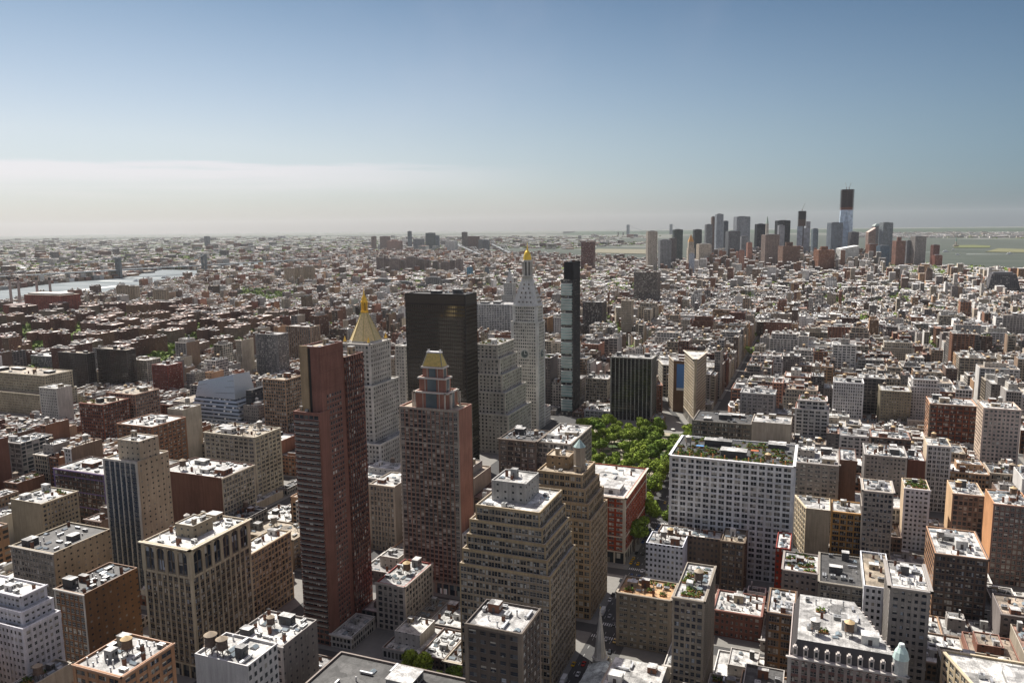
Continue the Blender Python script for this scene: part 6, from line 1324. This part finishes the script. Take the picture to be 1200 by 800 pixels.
# which show in the picture, nearest first
GW, GH = 800, 534; cov = np.zeros((GH, GW), bool); K = GW / 1200
def hull(pts):
    pts = sorted(set((round(a, 2), round(b, 2)) for a, b in pts))
    if len(pts) < 3: return pts
    def half(ps):
        o = []
        for p in ps:
            while len(o) > 1 and (o[-1][0] - o[-2][0]) * (p[1] - o[-2][1]) - (o[-1][1] - o[-2][1]) * (p[0] - o[-2][0]) <= 0: o.pop()
            o.append(p)
        return o[:-1]
    return half(pts) + half(pts[::-1])
def stamp(prisms):
    new = 0; sx = sy = 0.0
    for P, z0, z1 in prisms:
        A = projn([(x, y, z) for x, y in P for z in (z0, z1)])
        if np.isnan(A).any(): continue
        A = A * K
        if A[:, 0].max() < 0 or A[:, 0].min() > GW or A[:, 1].min() > GH: continue
        Hh = hull([tuple(a) for a in A]); ys = [p[1] for p in Hh]; ya, yb = max(0, int(min(ys))), min(GH - 1, int(max(ys)))
        n = len(Hh)
        for yy in range(ya, yb + 1):
            xs = []
            for i in range(n):
                (a, b), (c, d) = Hh[i], Hh[(i + 1) % n]; yc = yy + .5
                if (b <= yc) != (d <= yc): xs.append(a + (yc - b) * (c - a) / (d - b))
            if len(xs) < 2: continue
            xa, xb = max(0, int(min(xs))), min(GW, int(max(xs)) + 1)
            if xb <= xa: continue
            row = cov[yy, xa:xb]; k = (~row).sum()
            if k: idx = np.nonzero(~row)[0]; new += k; sx += float(idx.sum() + xa * k); sy += yy * k; row[:] = True
    return new, (sx / new / K if new else 0), (sy / new / K if new else 0)
allb = [(h[2], None, h[5]) for h in HEROES] + [(l['Y'], l, [(l['P'], 0, l['h'])]) for l in LOTS]
allb.sort(key=lambda t: t[0])
vis = []
for Yk, l, pr in allb:
    if Yk > 3200 and l is not None: l['v'] = 0; continue
    k, cx, cy = stamp(pr)
    if l is not None:
        l['v'] = k; l['cx'], l['cy'] = cx, cy
        if k and not l.get('est') and not l.get('far'): vis.append(l)
vis.sort(key=lambda l: -l['v'])
NI = 208
IND = vis[:NI]; ids = set(map(id, IND))
ORD = ['', 'second', 'third', 'fourth', 'fifth', 'sixth', 'seventh', 'eighth', 'ninth', 'tenth', 'eleventh', 'twelfth', 'thirteenth', 'fourteenth', 'fifteenth']
WORDN = {2: 'two', 3: 'three', 4: 'four', 5: 'five', 6: 'six', 7: 'seven', 8: 'eight', 9: 'nine', 10: 'ten', 11: 'eleven', 12: 'twelve', 13: 'thirteen', 14: 'fourteen', 15: 'fifteen', 16: 'sixteen', 17: 'seventeen', 18: 'eighteen', 19: 'nineteen', 20: 'twenty'}
seen_lab = {}
for l in IND:
    ref = min(HREF, key=lambda r: math.hypot(r[1] - l['cx'], (r[2] - l['cy']) * 1.3)); dx, dy = l['cx'] - ref[1], l['cy'] - ref[2]
    rel = 'above' if dy < -abs(dx) * .8 else ('below' if dy > abs(dx) * .8 else ('right of' if dx > 0 else 'left of')); l['rel'] = (ref[0], rel); l['dist'] = math.hypot(dx, dy)
    seen_lab.setdefault((l['rel'], WNAME[l['ci']]), []).append(l)
for k, ls in seen_lab.items():
    ls.sort(key=lambda l: l['dist'])   # told apart by how near they stand to the landmark
    for i, l in enumerate(ls):
        o = '' if len(ls) == 1 else ('nearest ' if i == 0 else (ORD[i] if i < 15 else 'far') + ' nearest ')
        nm = 'block' if l['w'] > 20 else 'house' if l['h'] < 20 else 'loft'
        l['label'] = ' '.join(('%s%s %s with a %s roof %s the %s' % (o, WNAME[l['ci']], nm, ROOFC[l['ri']][1], l['rel'][1], l['rel'][0])).split())
        if len(l['label'].replace('-', ' ').split()) > 15: l['label'] = '%s%s %s %s the %s' % (o, WNAME[l['ci']], nm, l['rel'][1], l['rel'][0])
kinds_s = ['loft', 'punch', 'grid', 'pair', 'punch', 'dense', 'big']
FE = [None]
def order_poly(P):      # start with the edge that faces north so that faces strings apply
    E_ = edges(P); k = min(range(len(P)), key=lambda i: E_[i][2][1]); return P[k:] + P[:k]
for i, l in enumerate(IND):
    P = order_poly(l['P']); rl = random.Random(i * 13 + 5); h = l['h']
    fs = ''
    for (a, u, n, ln) in edges(P):
        if n[1] < -.6: fs += 'w'
        elif n[1] > .6: fs += 's'
        else: fs += rl.choice('wbs' if ln > 12 and l['w'] > 16 else 'bbs') if abs(n[0]) > .95 else 'w'
    tiers = [(P, 0, h)]; xs = [p[0] for p in P]; ys = [p[1] for p in P]
    if h > 44 and l['w'] > 18 and rl.random() < .5 and len(P) == 4: q = inset(P, 2.6); tiers = [(P, 0, h - 8), (q, h - 9, h)]
    kk = 9 if l['v'] > 500 else 5
    building('loft_building' if l['w'] > 14 else 'town_house', l['label'], 'building', tiers, l['c'], rl.choice(kinds_s if h > 20 else ['punch', 'punch', 'dense']), faces=fs, roofc=ROOFC[l['ri']][0], individual=False,
             seed=i, n=rl.randint(kk - 2, kk + 4), tanks=(1 if h > 24 and rl.random() < .6 else 0) + (1 if l['w'] > 28 and h > 30 else 0), green=rl.randint(2, 5) if rl.random() < .14 else 0, cornice=rl.choice((.3, .7, 1.1)),
             belts=rl.choice(((), (2,), (3, 7), (1,))), trim=sh(l['c'], rl.choice((1.0, 1.15, 1.3, .8))), sidecol=sh(rl.choice(WALLC), 1.0) if rl.random() < .4 else None, base=rl.choice((0, 5)) if h > 15 else 0, relief_on=l['Y'] < 1700, arch=rl.random() < .15, subtank=False,
             pent=(rl.uniform(.05, .4), rl.uniform(.6, .95), rl.uniform(.15, .5), rl.uniform(.65, .95), rl.uniform(3, 7), sh(rl.choice((l['c'], (.3, .28, .26), (.5, .47, .42))), 1)) if l['w'] > 14 and rl.random() < .45 and len(tiers) == 1 else None)

# the rest, too many to count
mb = MB(); V = 0
for l in LOTS:
    if id(l) in ids: continue
    P, h = l['P'], l['h']; far = l.get('far'); rl = l['r']; c = l['c']; par = ((.27, .45, .5), (.36, .6, .55), (.24, .5, .6), (.5, .72, .6))[int(rl * 97) % 4]
    if l.get('est'): par = (.3, .35, .4)
    n = len(P); xs = [p[0] for p in P]; ys = [p[1] for p in P]
    for i, (a, u, nn, ln) in enumerate(edges(P)):
        b = (a[0] + u[0] * ln, a[1] + u[1] * ln); blank = abs(nn[0]) > .95 and int(rl * 1000 + i) % 3 != 0 and not l.get('est')
        mb.face([(*a, 0), (*b, 0), (*b, h), (*a, h)], 'masonry' if blank else 'far_facade', sh(c, 1.15) if blank else c, par)
    rc = ROOFC[l['ri']][0]
    if l.get('est'): rc = ((.8, .66, .6), (.7, .58, .52), (.55, .5, .47), (.8, .77, .73))[l['ri'] % 4]
    if far or l['Y'] > 1500 or n != 4 or l.get('est'):
        mb.face([(*p, h) for p in P], 'painted' if l.get('est') else 'roofing', sh(rc, 1.0) if l.get('est') else sh(rc, 1.5))
    else:
        q = inset(P, .4); rx = l['ri']
        for i in range(4):
            j = (i + 1) % 4; mb.face([(*P[i], h), (*P[j], h), (*q[j], h), (*q[i], h)], 'painted', sh(c, 1.2)); mb.face([(*q[j], h - .9), (*q[i], h - .9), (*q[i], h), (*q[j], h)], 'masonry', c)
        mb.face([(*p, h - .9) for p in q], 'roofing', rc)
    if not far or l['Y'] < 6000:
        x0, x1, y0, y1 = min(xs), max(xs), min(ys), max(ys); W, D = x1 - x0, y1 - y0; g = random.Random(int(rl * 1e6))
        for k in range(1 if l['Y'] > 2600 or far else 4 if W < 12 else 8):
            w, d = g.uniform(1.6, max(1.8, W * .28)), g.uniform(1.6, max(1.8, min(8, D * .28))); x, y = g.uniform(x0 + .8, max(x0 + .9, x1 - w - .8)), g.uniform(y0 + .8, max(y0 + .9, y1 - d - .8)); hh = g.uniform(1.2, 4)
            if n == 4 or inside(P, x, y) and inside(P, x + w, y + d) and inside(P, x, y + d) and inside(P, x + w, y): mb.box(x, x + w, y, y + d, h - .9, h + hh, 'masonry', g.choice([(.25, .15, .11), (.5, .48, .45), (.65, .64, .6), c]), topmat='roofing', topcol=g.choice([(.7, .69, .66), (.5, .49, .47), (.2, .2, .2)]))
        if h > 22 and g.random() < .45 and l['Y'] < 3200:
            x, y = (x0 + x1) / 2 + g.uniform(-.2, .2) * W, (y0 + y1) / 2 + g.uniform(-.2, .2) * D; k = g.choice(((.5, .37, .2), (.6, .58, .54), (.28, .2, .14))); mb.cyl(x, y, 1.9, 1.9, h + 2, h + 5.6, 7, 'timber', sh(k, .5)); mb.cyl(x, y, 2.1, .1, h + 5.6, h + 7, 7, 'painted', k)
o = mb.build('building_mass'); tag(o, 'sea of smaller city buildings filling the blocks out to the far boroughs', 'buildings', kind='stuff')
# ------------------------------------------------------------------ pavements and markings near enough to see
mb = MB(); mk = MB()
for (x0, x1, y0, y1) in blocks:
    if y0 > 2300 or x0 < -1500: continue
    P = rect(x0 - 4, x1 + 4, y0 - 4, y1 + 4); c = bway((y0 + y1) / 2)
    parts = [P]
    if x0 - 20 < c < x1 + 20:
        s = (bway((y0 + y1) / 2 + 5) - bway((y0 + y1) / 2 - 5)) / 10; ym = (y0 + y1) / 2; parts = [q for q in (clip(P, -sg, sg * s, -(9 + sg * (c - s * ym))) for sg in (1, -1)) if len(q) > 2 and area(q) > 20]
    for q in parts: mb.loft(q, 0, q, .14, 'paving', (1, 1, 1))
mb.loft(rect(-262, -128, 590, 884), 0, rect(-262, -128, 590, 884), .14, 'paving', (1, 1, 1))
o = mb.build('pavement'); o['kind'] = 'structure'
o = sheet('park_lawn', rect(-258, -131, 594, 862), .18, 'lawn'); 
WT = (.6, .6, .58)
for ax in (-105,):
    for lane in (-7.5, -2.5, 2.5, 7.5):
        y = 150
        while y < 880: mk.face([(ax + lane - .08, y, .01), (ax + lane + .08, y, .01), (ax + lane + .08, y + 3, .01), (ax + lane - .08, y + 3, .01)], 'painted', WT); y += 9
for yc in SY[2:] + [661, 740, 815, 889]:
    for s in (-7.5, 7.5):
        x = FE_X0 = -117.0
        while x < -93: mk.face([(x, yc + s - 1.6, .01), (x + .6, yc + s - 1.6, .01), (x + .6, yc + s + 1.6, .01), (x, yc + s + 1.6, .01)], 'painted', WT); x += 1.3
o = mk.build('road_markings'); o['kind'] = 'structure'
# plaza before the wedge building: pale paving with beds and umbrellas
o = sheet('plaza_paving', [(-215, 868), (-138, 868), (-136, 886), (-170, 960), (-198, 1010), (-215, 1010)][::1], .2, 'paving')
for q in ((-178, 880), (-168, 890), (-160, 876), (-172, 902), (-150, 872), (-186, 915)):
    r = thing('parasol', (*q, 0), 'pale parasol on the plaza before the wedge building', 'parasol', 'parasols on the plaza'); mb = MB(); mb.cyl(*q, .06, .06, 0, 2.6, 6, 'metal', (.4, .4, .4)); mb.build('pole', r); mb = MB(); mb.cyl(*q, 2.4, .1, 2.3, 3.1, 8, 'painted', (.75, .73, .66)); mb.build('canopy', r)

# ------------------------------------------------------------------ trees
def tree_mesh(seed, n=2400, size=(7, 7, 6)):
    rt_ = random.Random(seed); mb = MB(); lobes = []
    for i in range(11):
        a = rt_.uniform(0, 6.283); d = rt_.uniform(0, .62); lobes.append((d * math.cos(a), d * math.sin(a), rt_.uniform(-.25, .45) + .2 * (1 - d), rt_.uniform(.3, .48), rt_.choice([.75, .9, 1.0, 1.15, 1.3])))
    for k in range(n):
        lx, ly, lz, lr, lc = rt_.choice(lobes); v = Vector((rt_.gauss(0, 1), rt_.gauss(0, 1), rt_.gauss(0, 1))).normalized() * lr * rt_.uniform(.72, 1.05)
        p = Vector(((lx + v.x) * size[0], (ly + v.y) * size[1], (lz + v.z) * size[2])); s = rt_.uniform(.4, .85)
        nrm = (v.normalized() + Vector((rt_.gauss(0, .5), rt_.gauss(0, .5), rt_.gauss(0, .5)))).normalized(); t1 = nrm.cross(Vector((0, 0, 1)) if abs(nrm.z) < .9 else Vector((1, 0, 0))).normalized() * s; t2 = nrm.cross(t1).normalized() * s * rt_.uniform(.6, 1)
        f = lc * rt_.uniform(.8, 1.2); c = (.15 * f, .215 * f, .032 * f)
        mb.face([tuple(p - t1 - t2 * .3), tuple(p + t2), tuple(p + t1 - t2 * .2), tuple(p - t2)], 'leaf', c)
    tk = MB(); tk.cyl(0, 0, .38, .22, 0, 7.5, 7, 'timber', (.12, .09, .07))
    for i in range(5): a = i * 1.26 + seed; tk.bar((0, 0, 5 + i * .4), (3.4 * math.cos(a), 3.4 * math.sin(a), 9.5 + (i % 3)), .14, 'timber', (.12, .09, .07))
    return mb.mesh('crown'), tk.mesh('trunk')
TV = [tree_mesh(s) for s in (1, 2, 3, 4, 5)]
def plant(x, y, s, rz, k, label, group):
    r = thing('tree', (x, y, 0), label, 'tree', group); cr_, tk = TV[k % 5]
    a = bpy.data.objects.new('trunk', tk); b = bpy.data.objects.new('crown', cr_)
    for o in (a, b): COL.objects.link(o); o.parent = r
    a.scale = (s, s, s); b.location = (0, 0, 10.5 * s); b.scale = (s, s, s); b.rotation_euler[2] = rz; return r
rt_ = random.Random(77); pts = []
for _ in range(4000):
    x, y = rt_.uniform(-246, -131), rt_.uniform(596, 848)
    if abs(x + 190) < 9 and abs(y - 735) < 34 or abs((x + 190) - (y - 735) * .8) < 3.5: continue
    if y > 800 and x > -155: continue
    if all(math.hypot(x - a, y - b) > 11.2 for a, b, _s in pts) and len(pts) < 200: pts.append((x, y, 0))
for x in range(532, 850, 11): pts.append((-117.5 if x < 590 else -126.0, x + rt_.uniform(-2, 2), 1))
for x in range(572, 700, 12): pts.append((-95.0, x + rt_.uniform(-2, 2), 1))
for i, (x, y, e) in enumerate(pts):
    plant(x, y, rt_.choice((.85, 1.0, 1.1, 1.25, 1.45)), rt_.uniform(0, 6), i, 'leafy green tree along the edge of the park' if e else 'leafy green tree in the dense park between the red block and the garden-roof block', 'trees lining the park edge' if e else 'trees in the park')
for px, py, s, lab in ((483, 770, 1.0, 'bright green tree at the foot of the gold-capped tower, left of a pair'), (498, 776, 1.1, 'taller bright green tree at the foot of the gold-capped tower'), (532, 782, .8, 'small bright tree between the two brick blocks at the bottom edge'), (513, 786, .7, 'small tree beside the pale terrace at the bottom edge')):
    x, y = unp(px, py, 12); plant(x, y, s, s * 9, int(px), lab, None)
# greenery far off, seen as soft masses
mb = MB(); rt_ = random.Random(5); clumps = []
for (x0, x1, y0, y1) in GREEN:
    for _ in range(int(max(8, min(90, (x1 - x0) * (y1 - y0) / 70)))): clumps.append((rt_.uniform(x0, x1), rt_.uniform(y0, y1), rt_.uniform(7, 11), 5))
for _ in range(1500): clumps.append((rt_.uniform(STUY[0] - 20, STUY[1]), rt_.uniform(STUY[2] - 20, STUY[3]), rt_.uniform(6, 12), 5))
for _ in range(5200):
    X, Y = unp(rt_.uniform(-40, 1240), rt_.choice((rt_.uniform(276, 345), rt_.uniform(279, 420))))
    if Y > 1150 and not in_poly(RIVW, X, Y) and not in_poly(HARW, X, Y): clumps.append((X, Y, rt_.uniform(6, 10) * (1 + Y / 5000), 9))
for x, y, r, zb in clumps:
    far_ = y > 3000
    for k in range(14 if far_ else 34):
        v = Vector((rt_.gauss(0, 1), rt_.gauss(0, 1), abs(rt_.gauss(0, .8)))).normalized() * rt_.uniform(.5, 1); p = Vector((x + v.x * r, y + v.y * r, zb + v.z * min(r, 13) * 1.1)); s = min(r, 16) * rt_.uniform(.14, .3) * (1.6 if far_ else 1)
        t1 = Vector((rt_.gauss(0, 1), rt_.gauss(0, 1), rt_.gauss(0, .5))).normalized() * s; t2 = Vector((rt_.gauss(0, 1), rt_.gauss(0, 1), rt_.gauss(0, .5))).normalized() * s; f = rt_.uniform(.6, 1.3)
        mb.face([tuple(p - t1 - t2), tuple(p + t1 - t2), tuple(p + t1 + t2), tuple(p - t1 + t2)], 'leaf', (.17 * f, .24 * f, .06 * f))
o = mb.build('distant_trees'); tag(o, 'distant green tree cover among the city blocks', 'trees', kind='stuff')

# ------------------------------------------------------------------ vehicles
CARC = {'yellow': (.6, .36, .02), 'black': (.015, .015, .017), 'white': (.7, .7, .69), 'silver': (.35, .36, .37), 'red': (.45, .02, .02), 'blue': (.03, .07, .2)}
def car_parts(colr, kind):
    L_, W_, H1, H2 = (4.6, 1.8, .85, 1.45) if kind == 'car' else (7.5, 2.3, 1.1, 3.0)
    b = MB(); y0, y1 = -L_ / 2, L_ / 2; q = lambda y, z: [(-W_ / 2, y, z), (W_ / 2, y, z)]
    prof = [(y0, .35), (y0, .75), (y0 + .15, H1 - .05), (y0 + L_ * .27, H1), (y1 - L_ * .17, H1), (y1 - .1, H1 - .08), (y1, .7), (y1, .35)]
    if kind != 'car': prof = [(y0, .45), (y0, 1.3), (y0 + .2, 1.9), (y0 + .6, 2.3), (y0 + 2.0, 2.35), (y0 + 2.01, 1.0), (y1, 1.0), (y1, .45)]
    for i in range(len(prof)):
        j = (i + 1) % len(prof); a, c = q(*prof[i]), q(*prof[j]); b.face([a[1], a[0], c[0], c[1]], 'car_paint', colr)
    b.face([(-W_ / 2, *p) for p in prof], 'car_paint', colr); b.face([(W_ / 2, *p) for p in prof[::-1]], 'car_paint', colr)
    g = MB()
    if kind == 'car':
        P0 = [(-W_ * .47, y0 + L_ * .25), (W_ * .47, y0 + L_ * .25), (W_ * .47, y1 - L_ * .17), (-W_ * .47, y1 - L_ * .17)]; P1 = [(-W_ * .38, y0 + L_ * .4), (W_ * .38, y0 + L_ * .4), (W_ * .38, y1 - L_ * .3), (-W_ * .38, y1 - L_ * .3)]
        g.loft(P0, H1, P1, H2 - .03, 'window_glass', (1, 1, 1), cap=False); b.loft(P1, H2 - .03, inset(P1, .05), H2, 'car_paint', colr)
        for p, r in zip(P0, P1): b.bar((*p, H1), (*r, H2), .04, 'car_paint', colr)
    else:
        b.box(-W_ / 2, W_ / 2, y0 + 2.1, y1, 1.0, H2, 'car_paint', (.7, .7, .68)); g.obox((-W_ / 2 + .1, y0 + .3), (1, 0), (0, -1), .1, W_ - .3, 0, .12, 1.35, 2.0, 'window_glass', (1, 1, 1))
    w = MB(); k = 12
    for s in (-1, 1):
        pts = [(s * .12, .33 * math.cos(t), .33 * math.sin(t)) for t in [i * 6.2832 / k for i in range(k)]]; pb = [(-s * .12, p[1], p[2]) for p in pts]; w.face(pts if s > 0 else pts[::-1], 'painted', (.02, .02, .02)) 
    for i in range(k): j = (i + 1) % k; a_, b_ = i * 6.2832 / k, j * 6.2832 / k; w.face([(-.12, .33 * math.cos(a_), .33 * math.sin(a_)), (.12, .33 * math.cos(a_), .33 * math.sin(a_)), (.12, .33 * math.cos(b_), .33 * math.sin(b_)), (-.12, .33 * math.cos(b_), .33 * math.sin(b_))], 'painted', (.02, .02, .02))
    return b.mesh('body'), g.mesh('windows'), w.mesh('wheel'), L_, W_
CP = {}
def car(cn, kind, x, y, rz, label, group, cat=None):
    if (cn, kind) not in CP: CP[(cn, kind)] = car_parts(CARC[cn], kind)
    b, g, w, L_, W_ = CP[(cn, kind)]; r = thing('parked_car' if 'parked' in label else ('truck' if kind != 'car' else 'car'), (x, y, .02), label, cat or ('car' if kind == 'car' else 'truck'), group); r.rotation_euler[2] = rz
    for nm, me, lc in (('body', b, (0, 0, 0)), ('glazing', g, (0, 0, 0))) + tuple(('wheel', w, (sx_ * (W_ / 2 - .1), sy_ * L_ * .31, .33)) for sx_ in (-1, 1) for sy_ in (-1, 1)):
        o = bpy.data.objects.new(nm, me); COL.objects.link(o); o.parent = r; o.location = lc
rc = random.Random(8)
where = lambda y: 'below the church steeple' if y < 420 else 'beyond the steeple crossing' if y < 500 else 'beside the red block' if y < 590 else 'along the park trees' if y < 860 else 'by the wedge building'
for y in list(np.arange(262, 600, 9.5)) + list(np.arange(610, 880, 26)):
    for lane in (-10, -5, 0, 5, 10):
        p = .75 if abs(lane) == 10 else .5
        if rc.random() > p or min(abs(y - s) for s in SY) < 6 and abs(lane) == 10: continue
        cn = rc.choice(['yellow', 'yellow', 'black', 'black', 'white', 'silver', 'red', 'blue']); tr = rc.random() < .12; ww = where(y)
        car('white' if tr else cn, 'truck' if tr else 'car', -105 + lane, y + rc.uniform(-2, 2), math.pi if rc.random() < 0 else 0, ('white box truck on the avenue ' if tr else cn + (' taxi' if cn == 'yellow' else ' car') + ' on the avenue ') + ww, ('white box trucks ' if tr else cn + ' cars ') + ww)
for k in range(20):   # parking lot before the low shops
    x, y = -24 + (k % 7) * 3.1, 384 + (k // 7) * 8
    cn = rc.choice(['black', 'white', 'silver', 'blue', 'black']); car(cn, 'car', x, y, 0, cn + ' parked car in the sunlit lot before the low shops', cn + ' cars in the sunlit lot')
for k in range(44):
    yy = rc.choice((415, 336, 494)); x = rc.uniform(-88, 150) ; cn = rc.choice(['yellow', 'black', 'white', 'silver', 'red']); ww = {415: 'on the cross street behind the church', 336: 'on the cross street before the church', 494: 'on the cross street behind the low shops'}[yy]
    car(cn, 'car', x, yy + rc.choice((-3.5, 3.5)), math.pi / 2, cn + ' car ' + ww, cn + ' cars ' + ww)
for k in range(22):
    x, y = rc.uniform(-140, -96), rc.uniform(866, 905); cn = rc.choice(['yellow', 'blue', 'blue', 'black', 'white']); car(cn, 'car', x, y, rc.choice((0, .3)), cn + ' car in the junction before the wedge building', cn + ' cars in the wedge building junction')

# ------------------------------------------------------------------ air
m = bpy.data.materials.new('haze_air'); m.use_nodes = True; nt = m.node_tree; nt.nodes.clear(); out = N(nt, 'ShaderNodeOutputMaterial'); pv = N(nt, 'ShaderNodeVolumePrincipled')
pv.inputs['Color'].default_value = (.93, .96, 1.0, 1); pv.inputs['Density'].default_value = 1.1e-5; pv.inputs['Anisotropy'].default_value = .2; L(nt, pv.outputs[0], out.inputs['Volume']); MAT['haze_air'] = m
mb = MB(); mb.box(-35000, 27000, -900, 30000, -1, 560, 'haze_air', (1, 1, 1), bottom=True); o = mb.build('haze'); tag(o, 'thin summer haze', 'haze', kind='stuff')
